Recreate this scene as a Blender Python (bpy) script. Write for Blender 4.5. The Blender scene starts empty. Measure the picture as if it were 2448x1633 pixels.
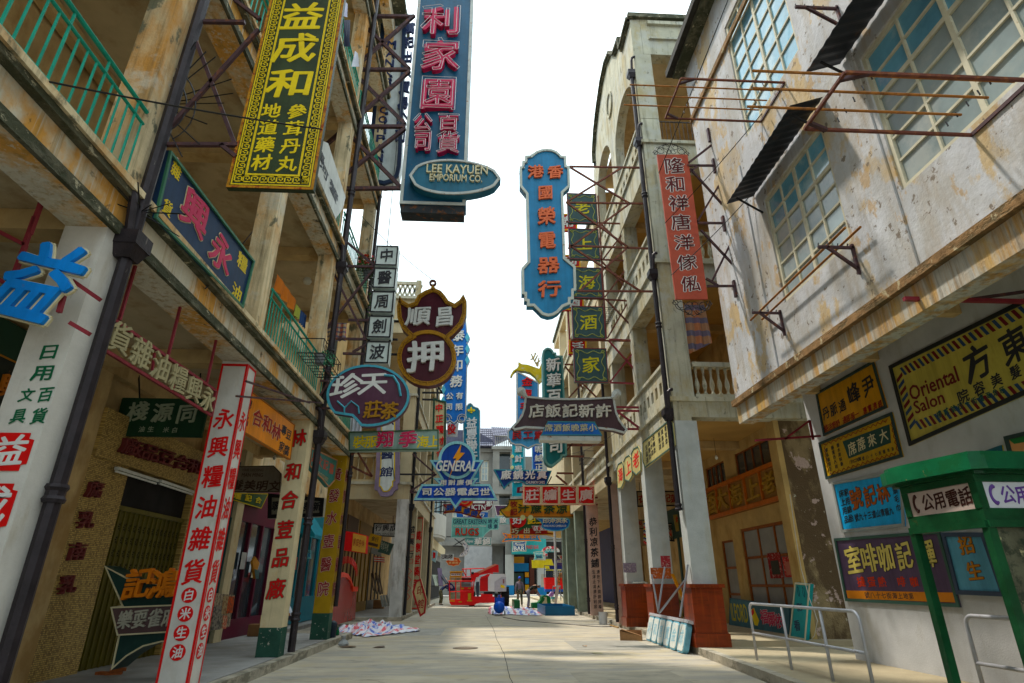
import bpy,math,random
from mathutils import Vector,Matrix
R=math.radians
random.seed(7)
sc=bpy.context.scene
col=sc.collection
# ---------------------------------------------------------------- camera, sky, sun, exposure
PITCH,YAW,FPX,CAMH=math.atan(578.5/1374.),math.atan(-74/1490.8),1374.,1.45
cam=bpy.data.cameras.new('camera');cam.sensor_width=36;cam.lens=36*FPX/2448;cam.clip_end=1500
co=bpy.data.objects.new('camera',cam);col.objects.link(co)
co.location=(0,0,CAMH);co.rotation_euler=(math.pi/2+PITCH,0,YAW);sc.camera=co
SUN_EL,SUN_AZ=R(64),R(-58) # azimuth measured from +Y (down the street) towards +X
sd=Vector((math.sin(SUN_AZ)*math.cos(SUN_EL),math.cos(SUN_AZ)*math.cos(SUN_EL),math.sin(SUN_EL)))
sl=bpy.data.lights.new('sun','SUN');sl.energy=1.9;sl.angle=R(3);sl.color=(1,.93,.82)
so=bpy.data.objects.new('sun',sl);col.objects.link(so);so.rotation_euler=sd.to_track_quat('Z','Y').to_euler();so.location=(0,0,60)
w=bpy.data.worlds.new('World');sc.world=w;w.use_nodes=True;nt=w.node_tree;nt.nodes.clear()
N=nt.nodes.new;L=nt.links.new
out=N('ShaderNodeOutputWorld');b1=N('ShaderNodeBackground');b2=N('ShaderNodeBackground');mx=N('ShaderNodeMixShader')
sky=N('ShaderNodeTexSky');sky.sky_type='NISHITA';sky.sun_disc=False;sky.sun_elevation=SUN_EL;sky.sun_rotation=SUN_AZ;sky.dust_density=3
b1.inputs[1].default_value=.12;L(sky.outputs[0],b1.inputs[0])
b2.inputs[0].default_value=(.80,.935,.975,1)
tc=N('ShaderNodeTexCoord');sz=N('ShaderNodeSeparateXYZ');ov=N('ShaderNodeMapRange');ov.inputs[1].default_value=0;ov.inputs[2].default_value=1;ov.inputs[3].default_value=.5;ov.inputs[4].default_value=1.75;sq=N('ShaderNodeMath');sq.operation='POWER';sq.inputs[1].default_value=2 # overcast: the zenith is brighter than the horizon
L(tc.outputs['Generated'],sz.inputs[0]);L(sz.outputs[2],sq.inputs[0]);L(sq.outputs[0],ov.inputs[0]);L(ov.outputs[0],b2.inputs[1]);no=N('ShaderNodeTexNoise');no.inputs['Scale'].default_value=1.6;no.inputs['Detail'].default_value=4
mr=N('ShaderNodeMapRange');mr.inputs[1].default_value=.35;mr.inputs[2].default_value=.62;mr.inputs[3].default_value=.8;mr.inputs[4].default_value=1
L(tc.outputs['Generated'],no.inputs['Vector']);L(no.outputs[0],mr.inputs[0]);L(mr.outputs[0],mx.inputs[0])
L(b1.outputs[0],mx.inputs[1]);L(b2.outputs[0],mx.inputs[2]);L(mx.outputs[0],out.inputs[0])
sc.view_settings.view_transform='Standard';sc.view_settings.look='None';sc.view_settings.exposure=1.22;sc.view_settings.gamma=1
sc.view_settings.use_curve_mapping=False
try:sc.cycles.max_bounces=6;sc.cycles.diffuse_bounces=4;sc.cycles.use_denoising=True
except Exception:pass
# ---------------------------------------------------------------- measuring: a point of the reference crops -> a ray -> a point on a real plane
ZT={0:(0,0,1/1.04125),1:(0,0,2.8),2:(0,540,2.8),3:(0,1073,2.8),4:(540,0,2.8),5:(540,540,2.8),6:(540,1073,2.8),
      11:(1160,340,3.267),12:(1160,800,4.355),13:(1000,1060,4.6125),14:(1360,1060,4.127),15:(1000,1340,4.198),16:(1400,0,2.8),
      17:(1830,0,2.8),18:(1560,540,2.943),21:(1900,680,3.409),22:(1900,1073,2.8),23:(1440,1073,2.8),31:(560,0,3.136),
      32:(700,480,3.92),33:(840,1060,5.807),34:(1360,340,2.8),35:(1180,1040,6.03),36:(1180,1260,6.532),37:(1030,1330,10.45),
      38:(540,1240,4.9),41:(1380,300,6.03),42:(900,1000,6.817),43:(1400,840,5.6),44:(640,1160,6.534),45:(1020,780,5.6)}
_cp,_sp,_cy,_sy=math.cos(PITCH),math.sin(PITCH),math.cos(-YAW),math.sin(-YAW)
FW=Vector((_sy*_cp,_cy*_cp,_sp));RT=Vector((_cy,-_sy,0));UP=RT.cross(FW);CO=Vector((0,0,CAMH))
def ray(n,x,y):
    a,b,s=ZT[n];x=a+x/s;y=b+y/s
    return RT*((x-1224)/FPX)-UP*((y-816.5)/FPX)+FW
def PX(X,n,x,y):d=ray(n,x,y);return CO+d*(X/d.x)
def PY(Y,n,x,y):d=ray(n,x,y);return CO+d*(Y/d.y)
def PZ(Z,n,x,y):d=ray(n,x,y);return CO+d*((Z-CAMH)/d.z)
class Fr:
    "a plane: origin o, u to the right and v up as seen by someone facing it, n towards them"
    def __init__(s,o,u,v,n):s.o,s.u,s.v,s.n=Vector(o),Vector(u).normalized(),Vector(v).normalized(),Vector(n).normalized()
    def at(s,a,b,d=0):return s.o+s.u*a+s.v*b+s.n*d
    def px(s,n,x,y):
        d=ray(n,x,y);t=(s.o-CO).dot(s.n)/d.dot(s.n);p=CO+d*t-s.o
        return(p.dot(s.u),p.dot(s.v))
def FY(y):return Fr((0,y,0),(1,0,0),(0,0,1),(0,-1,0))
def FL(x):return Fr((x,0,0),(0,1,0),(0,0,1),(1,0,0)) # faces +X (left side of the street)
def FRt(x):return Fr((x,0,0),(0,-1,0),(0,0,1),(-1,0,0)) # faces -X (right side)
def FZ(z):return Fr((0,0,z),(1,0,0),(0,1,0),(0,0,1))
# ---------------------------------------------------------------- materials
MATS={}
def vivid(c):
    g=.3*c[0]+.6*c[1]+.1*c[2];return tuple(max(.004,(g+(x-g)*1.22)*.96)for x in c)
def mat(name,c,rough=.6,metal=0,var=.12,vs=2.5,stains=(),bump=0,bs=30,spec=.22,alpha=1,emit=None,streak=0):
    if name in MATS:return MATS[name]
    c=vivid(c);stains=[(s[0],vivid(s[1]),*s[2:])for s in stains]
    m=bpy.data.materials.new(name);m.use_nodes=True;nt=m.node_tree;nd=nt.nodes;P=nd['Principled BSDF']
    N=nd.new;L=nt.links.new
    P.inputs['Roughness'].default_value=rough;P.inputs['Metallic'].default_value=metal;P.inputs['Specular IOR Level'].default_value=spec
    g=N('ShaderNodeNewGeometry')
    def noise(sc3,detail=5,rgh=.6):
        mp=N('ShaderNodeMapping');mp.inputs['Scale'].default_value=sc3;L(g.outputs['Position'],mp.inputs[0])
        n=N('ShaderNodeTexNoise');n.inputs['Scale'].default_value=1;n.inputs['Detail'].default_value=detail;n.inputs['Roughness'].default_value=rgh
        L(mp.outputs[0],n.inputs['Vector']);return n
    def rng(src,lo,hi,a,b):
        r=N('ShaderNodeMapRange');r.inputs[1].default_value=lo;r.inputs[2].default_value=hi;r.inputs[3].default_value=a;r.inputs[4].default_value=b
        L(src,r.inputs[0]);return r.outputs[0]
    cur=None
    rgb=N('ShaderNodeRGB');rgb.outputs[0].default_value=(*c,1);cur=rgb.outputs[0]
    h=None
    if var:
        n=noise((vs,vs,vs),6);hs=N('ShaderNodeHueSaturation');L(cur,hs.inputs['Color']);L(rng(n.outputs[0],.3,.7,1-var,1+var),hs.inputs['Value']);cur=hs.outputs[0]
    if streak:
        n=noise((9,9,.35),4);hs=N('ShaderNodeHueSaturation');L(cur,hs.inputs['Color']);L(rng(n.outputs[0],.35,.7,1,1-streak),hs.inputs['Value']);cur=hs.outputs[0]
    for s in stains:
        sc3,c2,lo,hi,amt=s[:5]
        n=noise(sc3,s[5]if len(s)>5 else 6,.65);mxn=N('ShaderNodeMix');mxn.data_type='RGBA'
        f=rng(n.outputs[0],lo,hi,0,amt);L(f,mxn.inputs[0]);L(cur,mxn.inputs[6]);mxn.inputs[7].default_value=(*c2,1);cur=mxn.outputs[2]
        if h is None:h=f
    L(cur,P.inputs['Base Color'])
    if bump:
        n=noise((bs,bs,bs),4);bp=N('ShaderNodeBump');bp.inputs['Strength'].default_value=bump;bp.inputs['Distance'].default_value=.02
        if h is not None:
            ad=N('ShaderNodeMath');ad.operation='MULTIPLY_ADD';L(h,ad.inputs[0]);ad.inputs[1].default_value=-1.2;L(n.outputs[0],ad.inputs[2]);L(ad.outputs[0],bp.inputs['Height'])
        else:L(n.outputs[0],bp.inputs['Height'])
        L(bp.outputs[0],P.inputs['Normal'])
    if emit:P.inputs['Emission Color'].default_value=(*emit[:3],1);P.inputs['Emission Strength'].default_value=emit[3]
    MATS[name]=m;return m
OR=(.50,.23,.05);DK=(.045,.04,.03);GR=(.10,.11,.08)
plasterL=mat('cream plaster stained orange and grey',(.64,.54,.37),.85,var=.25,vs=1.6,stains=[((1.3,1.3,.55),OR,.46,.64,.85),((8,8,.5),(.10,.085,.05),.5,.70,.75),((.9,.9,1.3),(.60,.58,.5),.55,.63,.6),((3,3,2),GR,.58,.64,.85,10)],bump=.35,bs=22)
beamL=mat('white plaster with rust runs',(.60,.56,.46),.85,var=.2,vs=1.5,stains=[((1.1,1.1,.9),(.60,.30,.07),.47,.60,.85),((11,11,.45),(.30,.20,.08),.5,.68,.75),((14,14,.6),(.66,.64,.58),.55,.62,.6),((4,4,4),DK,.62,.67,.85,10)],bump=.5,bs=18)
mouldL=mat('mildewed moulding',(.13,.125,.09),.9,var=.35,vs=3,stains=[((3,3,6),(.05,.055,.035),.42,.55,.9),((5,5,9),(.5,.46,.34),.6,.64,.7)],bump=.8,bs=30)
innerL=mat('warm inner plaster',(.52,.39,.22),.85,var=.25,vs=1.2,stains=[((1.5,1.5,.8),(.28,.16,.06),.5,.65,.6)],bump=.15)
ceilL=mat('arcade ceiling',(.50,.42,.29),.9,var=.2,vs=1,stains=[((1.6,1.6,1.6),(.24,.14,.06),.5,.66,.5)],bump=.1)
colG=mat('grey painted column',(.44,.46,.45),.8,var=.12,vs=3,stains=[((2,2,.5),(.36,.33,.24),.52,.68,.5),((6,6,6),(.25,.25,.22),.66,.7,.5)],bump=.35,bs=35)
plasC=mat('pale grey plaster',(.45,.435,.35),.85,var=.2,vs=1.4,stains=[((1.4,1.4,.5),(.36,.28,.14),.48,.64,.7),((7,7,.4),(.15,.145,.11),.52,.68,.7),((1.2,1.2,1.2),(.45,.455,.43),.5,.6,.5),((5,5,3),(.12,.115,.09),.60,.66,.7,10)],bump=.25,bs=25)
peel=mat('peeling blue white paint',(.54,.55,.575),.8,var=.16,vs=1.3,stains=[((.8,.8,.6),(.42,.425,.44),.47,.58,.6,8),((.9,.9,.55),(.50,.35,.15),.54,.575,.75,11),((.7,.7,.5),(.40,.39,.37),.47,.60,.75,8),((2.2,2.2,1.2),(.42,.28,.13),.59,.63,.7,10),((2.6,2.6,.5),(.34,.28,.20),.50,.68,.6),((7,7,.6),(.26,.22,.17),.58,.74,.4),((5,5,5),(.16,.13,.10),.61,.64,.85,10)],bump=.4,bs=14)
peelBeam=mat('rust stained beam',(.50,.48,.43),.85,var=.15,vs=1.2,stains=[((5,5,.45),(.44,.25,.08),.46,.60,.85),((8,8,.4),(.16,.14,.11),.52,.66,.7),((2,2,.8),(.55,.36,.14),.52,.62,.7),((13,13,.5),(.28,.24,.18),.52,.66,.6)],bump=.45,bs=20)
rustEdge=mat('rusted ledge',(.24,.15,.08),.9,var=.4,vs=5,stains=[((3,3,8),(.12,.09,.05),.5,.6,.9),((6,6,3),(.5,.44,.3),.6,.66,.8)],bump=.7,bs=25)
greyW=mat('grey painted wall',(.50,.505,.51),.8,var=.12,vs=2,stains=[((2,2,.6),(.33,.31,.26),.54,.7,.6),((9,9,9),(.7,.68,.6),.7,.72,.7)],bump=.2,bs=40)
stainP=mat('brown stained pillar',(.26,.20,.12),.9,var=.3,vs=3,stains=[((1.5,1.5,.8),(.09,.06,.035),.46,.56,.9),((2.2,2.2,2.2),(.52,.40,.36),.6,.62,.85),((4,4,4),(.5,.47,.38),.66,.68,.9)],bump=.8,bs=30)
paveM=mat('grey pavement',(.29,.285,.275),.8,var=.18,vs=2,stains=[((1.2,1.2,1),(.22,.20,.17),.5,.64,.6),((5,5,5),(.5,.46,.38),.62,.7,.6)],bump=.15,bs=50)
roadM=mat('worn concrete road',(.41,.365,.29),.85,var=.14,vs=1.1,stains=[((.45,1.8,1),(.27,.262,.24),.45,.60,.8,9),((1.4,5,1),(.12,.115,.105),.57,.70,.8,9),((.8,1.4,1),(.40,.34,.23),.54,.62,.6),((3.5,8,1),(.17,.13,.09),.63,.69,.6,9),((26,26,26),(.10,.09,.08),.64,.70,.7),((1.2,1.2,1),(.11,.08,.055),.70,.75,.8,9)],bump=.25,bs=60)
kerbM=mat('kerb stone',(.36,.33,.27),.85,var=.25,vs=4,stains=[((2,2,5),(.14,.13,.1),.5,.6,.8)],bump=.3,bs=40)
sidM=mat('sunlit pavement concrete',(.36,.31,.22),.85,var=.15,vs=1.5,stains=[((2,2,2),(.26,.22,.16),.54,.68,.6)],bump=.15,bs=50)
pipeM=mat('dark brown iron pipe',(.028,.023,.026),.45,.3,var=.3,vs=6,stains=[((14,14,3),(.25,.22,.2),.66,.7,.6)],bump=.2)
steelP=mat('purple brown steel',(.075,.045,.05),.5,.3,var=.3,vs=5,stains=[((10,10,10),(.20,.08,.04),.56,.66,.7)],bump=.1)
rust=mat('red oxide steel',(.14,.055,.042),.65,.2,var=.3,vs=6,stains=[((8,8,8),(.30,.13,.06),.52,.66,.7)],bump=.15)
rustO=mat('orange rusted rod',(.32,.15,.06),.8,.2,var=.35,vs=8,stains=[((15,15,15),(.12,.06,.04),.55,.66,.7)],bump=.2)
redBar=mat('maroon painted bar',(.22,.04,.05),.5,.1,var=.2,vs=5)
greenR=mat('teal green railing paint',(.04,.27,.20),.4,var=.2,vs=6,stains=[((20,20,20),(.2,.1,.05),.68,.72,.7)])
blackF=mat('black iron',(.02,.02,.022),.5,.3,var=.2)
frameW=mat('cream window frame',(.56,.53,.42),.6,var=.15,vs=4,stains=[((12,12,12),(.3,.2,.1),.62,.7,.6)],bump=.1)
glassB=mat('window glass with painted sky reflection',(.16,.34,.46),.08,0,var=.35,vs=.9,spec=.9,stains=[((1,1,1),(.42,.56,.62),.48,.6,.8)])  # blue of the reflected sky is put into the pane colour
glassG=mat('dusty grey glass',(.26,.31,.32),.18,0,var=.25,vs=1.2,spec=.7,stains=[((1.5,1.5,1.5),(.42,.44,.42),.5,.66,.7)])
glassD=mat('dark window glass',(.03,.045,.055),.08,0,var=.3,vs=1,spec=.8)
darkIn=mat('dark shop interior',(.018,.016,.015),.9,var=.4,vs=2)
def paint(name,c,rough=.45,r=.5,rc=(.20,.08,.03),var=.14):
    return mat(name,c,rough,0,var=var,vs=2.2,streak=.22,stains=[((5,5,5),rc,.66,.70,r),((16,16,1.1),tuple(x*.45 for x in c),.58,.74,.5),((1.3,1.3,1.3),tuple(min(1,x*1.25+.02)for x in c),.5,.66,.35)],bump=.06,bs=20)
def flat(name,c,rough=.5):return mat(name,c,rough,0,var=.1,vs=6)
# ---------------------------------------------------------------- mesh building
ORG={}
class MB:
    def __init__(s):s.v=[];s.f=[]
    def quad(s,a,b,c,d):i=len(s.v);s.v+=[a,b,c,d];s.f.append((i,i+1,i+2,i+3))
    def hexa(s,P):
        i=len(s.v);s.v+=P
        s.f+=[tuple(i+k for k in q)for q in((0,3,2,1),(4,5,6,7),(0,1,5,4),(1,2,6,5),(2,3,7,6),(3,0,4,7))];return s
    def box(s,x0,x1,y0,y1,z0,z1):
        return s.hexa([Vector(p)for p in((x0,y0,z0),(x1,y0,z0),(x1,y1,z0),(x0,y1,z0),(x0,y0,z1),(x1,y0,z1),(x1,y1,z1),(x0,y1,z1))])
    def fbox(s,fr,a0,a1,b0,b1,d0,d1):
        return s.hexa([fr.at(a0,b0,d0),fr.at(a1,b0,d0),fr.at(a1,b1,d0),fr.at(a0,b1,d0),fr.at(a0,b0,d1),fr.at(a1,b0,d1),fr.at(a1,b1,d1),fr.at(a0,b1,d1)])
    def bar(s,p,q,w,h=None):
        p,q=Vector(p),Vector(q);h=h or w;d=(q-p).normalized();a=d.cross(Vector((0,0,1)))
        if a.length<.05:a=d.cross(Vector((0,1,0)))
        a.normalize();b=a.cross(d).normalized();a=a*w/2;b=b*h/2
        return s.hexa([p-a-b,p+a-b,p+a+b,p-a+b,q-a-b,q+a-b,q+a+b,q-a+b])
    def tube(s,pts,r,n=6,cap=True):
        pts=[Vector(p)for p in pts];rings=[];pa=None
        for k,p in enumerate(pts):
            d=(pts[min(k+1,len(pts)-1)]-pts[max(k-1,0)]).normalized()
            if pa is None:
                pa=d.cross(Vector((0,0,1)))
                if pa.length<.1:pa=d.cross(Vector((0,1,0)))
            a=(pa-d*pa.dot(d)).normalized();pa=a;b=d.cross(a);rr=r[k]if isinstance(r,(list,tuple))else r
            i=len(s.v);s.v+=[p+a*rr*math.cos(2*math.pi*j/n)+b*rr*math.sin(2*math.pi*j/n)for j in range(n)];rings.append(i)
        for k in range(len(rings)-1):
            for j in range(n):s.f.append((rings[k]+j,rings[k]+(j+1)%n,rings[k+1]+(j+1)%n,rings[k+1]+j))
        if cap:s.f.append(tuple(rings[0]+j for j in range(n))[::-1]);s.f.append(tuple(rings[-1]+j for j in range(n)))
        return s
    def lathe(s,c,prof,n=12):
        c=Vector(c);return s.tube([c+Vector((0,0,z))for r,z in prof],[r for r,z in prof],n)
    def prism(s,fr,poly,d0,d1):
        i=len(s.v);n=len(poly);s.v+=[fr.at(a,b,d0)for a,b in poly]+[fr.at(a,b,d1)for a,b in poly]
        s.f.append(tuple(i+k for k in range(n))[::-1]);s.f.append(tuple(i+n+k for k in range(n)))
        for k in range(n):j=(k+1)%n;s.f.append((i+k,i+j,i+n+j,i+n+k))
        return s
    def ring(s,fr,outer,inner,d0,d1):
        i=len(s.v);n=len(outer)
        for d in(d0,d1):s.v+=[fr.at(a,b,d)for a,b in outer]+[fr.at(a,b,d)for a,b in inner]
        for k in range(n):
            j=(k+1)%n
            s.f+=[(i+2*n+k,i+2*n+j,i+3*n+j,i+3*n+k),(i+k,i+j,i+2*n+j,i+2*n+k),(i+3*n+k,i+3*n+j,i+n+j,i+n+k),(i+n+k,i+n+j,i+j,i+k)]
        return s
    def grid(s,fr,As,Bs,filled,d0,d1):
        "wall of cells with openings; filled(i,j) tells whether the cell is solid"
        na,nb=len(As)-1,len(Bs)-1;F=[[filled(i,j)for j in range(nb)]for i in range(na)]
        g=lambda i,j:0<=i<na and 0<=j<nb and F[i][j]
        for i in range(na):
            for j in range(nb):
                if not F[i][j]:continue
                a0,a1,b0,b1=As[i],As[i+1],Bs[j],Bs[j+1];A=fr.at
                s.quad(A(a0,b0,d1),A(a1,b0,d1),A(a1,b1,d1),A(a0,b1,d1));s.quad(A(a0,b1,d0),A(a1,b1,d0),A(a1,b0,d0),A(a0,b0,d0))
                if not g(i-1,j):s.quad(A(a0,b0,d0),A(a0,b0,d1),A(a0,b1,d1),A(a0,b1,d0))
                if not g(i+1,j):s.quad(A(a1,b0,d1),A(a1,b0,d0),A(a1,b1,d0),A(a1,b1,d1))
                if not g(i,j-1):s.quad(A(a0,b0,d0),A(a1,b0,d0),A(a1,b0,d1),A(a0,b0,d1))
                if not g(i,j+1):s.quad(A(a0,b1,d1),A(a1,b1,d1),A(a1,b1,d0),A(a0,b1,d0))
        return s
    def holes(s,fr,a0,a1,b0,b1,hs,d0,d1):
        As=sorted({a0,a1,*[h[0]for h in hs],*[h[1]for h in hs]});Bs=sorted({b0,b1,*[h[2]for h in hs],*[h[3]for h in hs]})
        As=[a for a in As if a0-1e-6<=a<=a1+1e-6];Bs=[b for b in Bs if b0-1e-6<=b<=b1+1e-6]
        def f(i,j):
            a,b=(As[i]+As[i+1])/2,(Bs[j]+Bs[j+1])/2
            return not any(h[0]<a<h[1]and h[2]<b<h[3]for h in hs)
        return s.grid(fr,As,Bs,f,d0,d1)
    def build(s,name,m,parent=None,smooth=False,**k):
        o0=ORG.get(parent.name,Vector((0,0,0)))if parent else(sum((Vector(v)for v in s.v),Vector())/len(s.v)if k.pop('center',True)else Vector())
        me=bpy.data.meshes.new(name);me.from_pydata([Vector(v)-o0 for v in s.v],[],s.f);me.update()
        me.materials.append(m)
        if smooth:me.polygons.foreach_set('use_smooth',[True]*len(me.polygons))
        o=bpy.data.objects.new(name,me);col.objects.link(o);ORG[o.name]=o0
        if parent:o.parent=parent
        else:o.location=o0
        for kk,vv in k.items():o[kk]=vv
        return o
def thing(name,label,cat,loc,group=None,kind=None):
    o=bpy.data.objects.new(name,None);col.objects.link(o);o.location=loc;o.empty_display_size=.1
    ORG[o.name]=Vector(loc);o['label']=label;o['category']=cat
    if group:o['group']=group
    if kind:o['kind']=kind
    return o
def tag(o,label,cat,group=None):
    o['label']=label;o['category']=cat
    if group:o['group']=group
    return o
def struct(name,mb,m,**k):return mb.build(name,m,None,kind='structure',**k)
def inst(src,parent,dloc,name=None):
    "a copy of a part sharing its mesh, moved by dloc, under parent"
    o=src.copy();o.name=name or src.name.split('.')[0];col.objects.link(o);o.parent=parent
    o.location=ORG[src.name]+Vector(dloc)-ORG[parent.name];ORG[o.name]=ORG[src.name]+Vector(dloc)
    return o
def copy_thing(src,dloc,label=None):
    o=src.copy();col.objects.link(o);o.location=src.location+Vector(dloc);ORG[o.name]=Vector(o.location)
    if label:o['label']=label
    for c in list(src.children):
        d=c.copy();col.objects.link(d);d.parent=o;ORG[d.name]=ORG.get(c.name,ORG[src.name])+Vector(dloc)
        for e in list(c.children):
            h=e.copy();col.objects.link(h);h.parent=d
    return o
# ---------------------------------------------------------------- lettering
_g={}
def _raw(t,ext,shear=0,off=0,res=2):
    cu=bpy.data.curves.new('t','FONT');cu.body=t;cu.size=1;cu.resolution_u=res;cu.extrude=ext;cu.shear=shear;cu.offset=off
    cu.align_x='CENTER';o=bpy.data.objects.new('t',cu)
    me=bpy.data.meshes.new_from_object(o);bpy.data.objects.remove(o);bpy.data.curves.remove(cu)
    return me
_ref=_raw('國',0);_xs=[v.co.x for v in _ref.vertices];_ys=[v.co.y for v in _ref.vertices]
EMX,EMY,EMC=max(_xs)-min(_xs),max(_ys)-min(_ys),(max(_ys)+min(_ys))/2
def glyph(t,style='b',flatg=False,shear=0):
    "style r regular, b bold, x heavy, o the fat silhouette used for an outline"
    key=(t,style,flatg,shear)
    if key in _g:return _g[key]
    cjk=len(t)==1 and ord(t)>0x2e00
    me=_raw(t,0 if flatg else.5,shear,0,1 if(cjk and flatg)else 2)
    V=[v.co.copy()for v in me.vertices];F=[tuple(p.vertices)for p in me.polygons];bpy.data.meshes.remove(me)
    if cjk:sx,sy,cx,cy=.94/EMX,.94/EMY,0,EMC
    else:
        xs=[v.x for v in V];ys=[v.y for v in V]
        if '\n' in t or any(c in t for c in 'gjpqy'):pass
        cx,cy=(max(xs)+min(xs))/2,(max(ys)+min(ys))/2;sx,sy=1/max(1e-3,max(xs)-min(xs)),1/max(1e-3,max(ys)-min(ys))
    V=[Vector(((v.x-cx)*sx,(v.y-cy)*sy,v.z))for v in V]
    if cjk: # a brush hand: strokes rise to the right and swell
        rr=random.Random(ord(t));k1,k2=rr.uniform(.05,.09),rr.uniform(-.03,.03)
        V=[Vector((v.x+k2*v.y+.02*math.sin(5*v.y+1),v.y+k1*v.x+.018*math.sin(6*v.x),v.z))for v in V]
    rad={'r':0,'b':.014,'x':.025,'o':.05}[style]
    if not cjk:rad*=.0 if style in 'rt' else 1.
    asp=1 if cjk else sx/sy
    if rad:
        offs=[(0,0)]+[(math.cos(a)*rad*(asp if asp<1 else 1)*1.15,math.sin(a)*rad*.85)for a in[math.pi*2*k/(6 if style!='o' else 8)+.4 for k in range(6 if style!='o' else 8)]]
    else:offs=[(0,0)]
    VV=[];FF=[]
    for i,(dx,dy)in enumerate(offs):
        n=len(VV);zz=(-i*.02 if not flatg else-i*.08)
        VV+=[Vector((v.x+dx,v.y+dy,v.z*(1-.004*i)+(zz if flatg else 0)))for v in V];FF+=[tuple(n+k for k in f)for f in F]
    _g[key]=(VV,FF);return _g[key]
_gm={}
def glyph_mesh(t,style,shear=0):
    key=(t,style,shear)
    if key not in _gm:
        V,F=glyph(t,style,False,shear);me=bpy.data.meshes.new('character');me.from_pydata(V,[],F);me.materials.append(flat('letter',(.5,.5,.5)));_gm[key]=me
    return _gm[key]
def fmat(fr,a,b,d,sx,sy,sz,rot=0):
    u,v=fr.u,fr.v
    if rot:c,s_=math.cos(rot),math.sin(rot);u,v=fr.u*c+fr.v*s_,fr.v*c-fr.u*s_
    M=Matrix((u*sx,v*sy,fr.n*sz)).transposed().to_4x4();M.translation=fr.at(a,b,d);return M
def centres(fr,n,p0,p1,k):
    a0,b0=fr.px(n,*p0);a1,b1=fr.px(n,*p1)
    return[(a0+(a1-a0)*(i/(k-1)if k>1 else 0),b0+(b1-b0)*(i/(k-1)if k>1 else 0))for i in range(k)]
def span(fr,n,x,y,w_,h_):
    a0,b0=fr.px(n,x-w_/2,y);a1,b1=fr.px(n,x+w_/2,y);a2,b2=fr.px(n,x,y+h_/2);a3,b3=fr.px(n,x,y-h_/2)
    return abs(a1-a0),abs(b3-b2)
def raised(root,fr,d,t,n,p0,p1,w_,h_,m,style='b',depth=.05,outline=None,shear=0,tubes=None,rot=0):
    "raised characters, each a part of its own"
    C=centres(fr,n,p0,p1,len(t))if not shear and all(ord(c)>0x2e00 for c in t)else[fr.px(n,*p0)]
    items=list(t)if len(C)==len(t)and len(C)>=1 and ord(t[0])>0x2e00 else[t]
    sw,sh=span(fr,n,(p0[0]+p1[0])/2,(p0[1]+p1[1])/2,w_,h_)
    for ch,(a,b)in zip(items,C):
        if ch=='　':continue
        o=bpy.data.objects.new('character',glyph_mesh(ch,style,shear));col.objects.link(o)
        o.parent=root;M=fmat(fr,a,b,d+depth/2,sw,sh,depth,rot);M.translation-=ORG[root.name];o.matrix_local=M
        o.material_slots[0].link='OBJECT';o.material_slots[0].material=m;ORG[o.name]=ORG[root.name]
        if outline:
            q=bpy.data.objects.new('outline',glyph_mesh(ch,'o',shear));col.objects.link(q);q.parent=o
            q.matrix_local=Matrix.Translation((0,0,-.35))@Matrix.Diagonal((1,1,.4,1));q.material_slots[0].link='OBJECT';q.material_slots[0].material=outline
def printed(root,fr,d,t,n,p0,p1,w_,h_,m,style='b',outline=None,shear=0,name='lettering',rot=0):
    "flat painted writing joined into one part"
    cjk=any(ord(c)>0x2e00 for c in t)
    items=list(t)if cjk else[t];C=centres(fr,n,p0,p1,len(items))if cjk else[fr.px(n,*p0)]
    sw,sh=span(fr,n,(p0[0]+p1[0])/2,(p0[1]+p1[1])/2,w_,h_)
    for st,mm,dd in(((('o',outline,d),)if outline else())+((style,m,d+(.0045 if outline else 0)),)):
        mb=MB()
        for ch,(a,b)in zip(items,C):
            if ch in ' 　':continue
            V,F=glyph(ch,st,True,shear);M=fmat(fr,a,b,dd+.003,sw,sh,.004,rot);k=len(mb.v)
            mb.v+=[M@v for v in V];mb.f+=[tuple(k+i for i in f)for f in F]
        if mb.v:mb.build(name if st!='o' or not outline else 'lettering_outline',mm,root)
def rawtext(root,fr,d,t,a,b,w_,h_,m,style='b',name='lettering'):
    mb=MB();V,F=glyph(t,style,True);M=fmat(fr,a,b,d+.003,w_,h_,.004);mb.v=[M@v for v in V];mb.f=F;mb.build(name,m,root)
# ---------------------------------------------------------------- sign shapes
def ell(cx,cy,rx,ry,n=32,a0=0,a1=360):return[(cx+rx*math.cos(R(a0+(a1-a0)*k/n)),cy-ry*math.sin(R(a0+(a1-a0)*k/n)))for k in range(n if a1-a0==360 else n+1)]
def area(p):return sum(p[i][0]*p[(i+1)%len(p)][1]-p[(i+1)%len(p)][0]*p[i][1]for i in range(len(p)))/2
def inset(p,t):
    q=[];n=len(p);s=1 if area(p)>0 else-1
    for i in range(n):
        a,b,c=Vector(p[i-1]),Vector(p[i]),Vector(p[(i+1)%n]);e1=(b-a).normalized();e2=(c-b).normalized()
        n1=Vector((-e1.y,e1.x))*s;n2=Vector((-e2.y,e2.x))*s;m=n1+n2
        m=n1 if m.length<.2 else m.normalized();k=t/max(.4,m.dot(n1));r=b+m*k;q.append((r.x,r.y))
    return q
def rect(x0,y0,x1,y1):return[(x0,y1),(x1,y1),(x1,y0),(x0,y0)]
def panel(root,fr,pts,m,d0=0,d1=.05,name='panel',bm=None,bw=.05,bd=.02,bname='border'):
    if area(pts)<0:pts=pts[::-1]
    MB().prism(fr,pts,d0,d1).build(name,m,root)
    if bm:MB().ring(fr,pts,inset(pts,bw),d1+.0015,d1+bd).build(bname,bm,root)
    return pts
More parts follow.
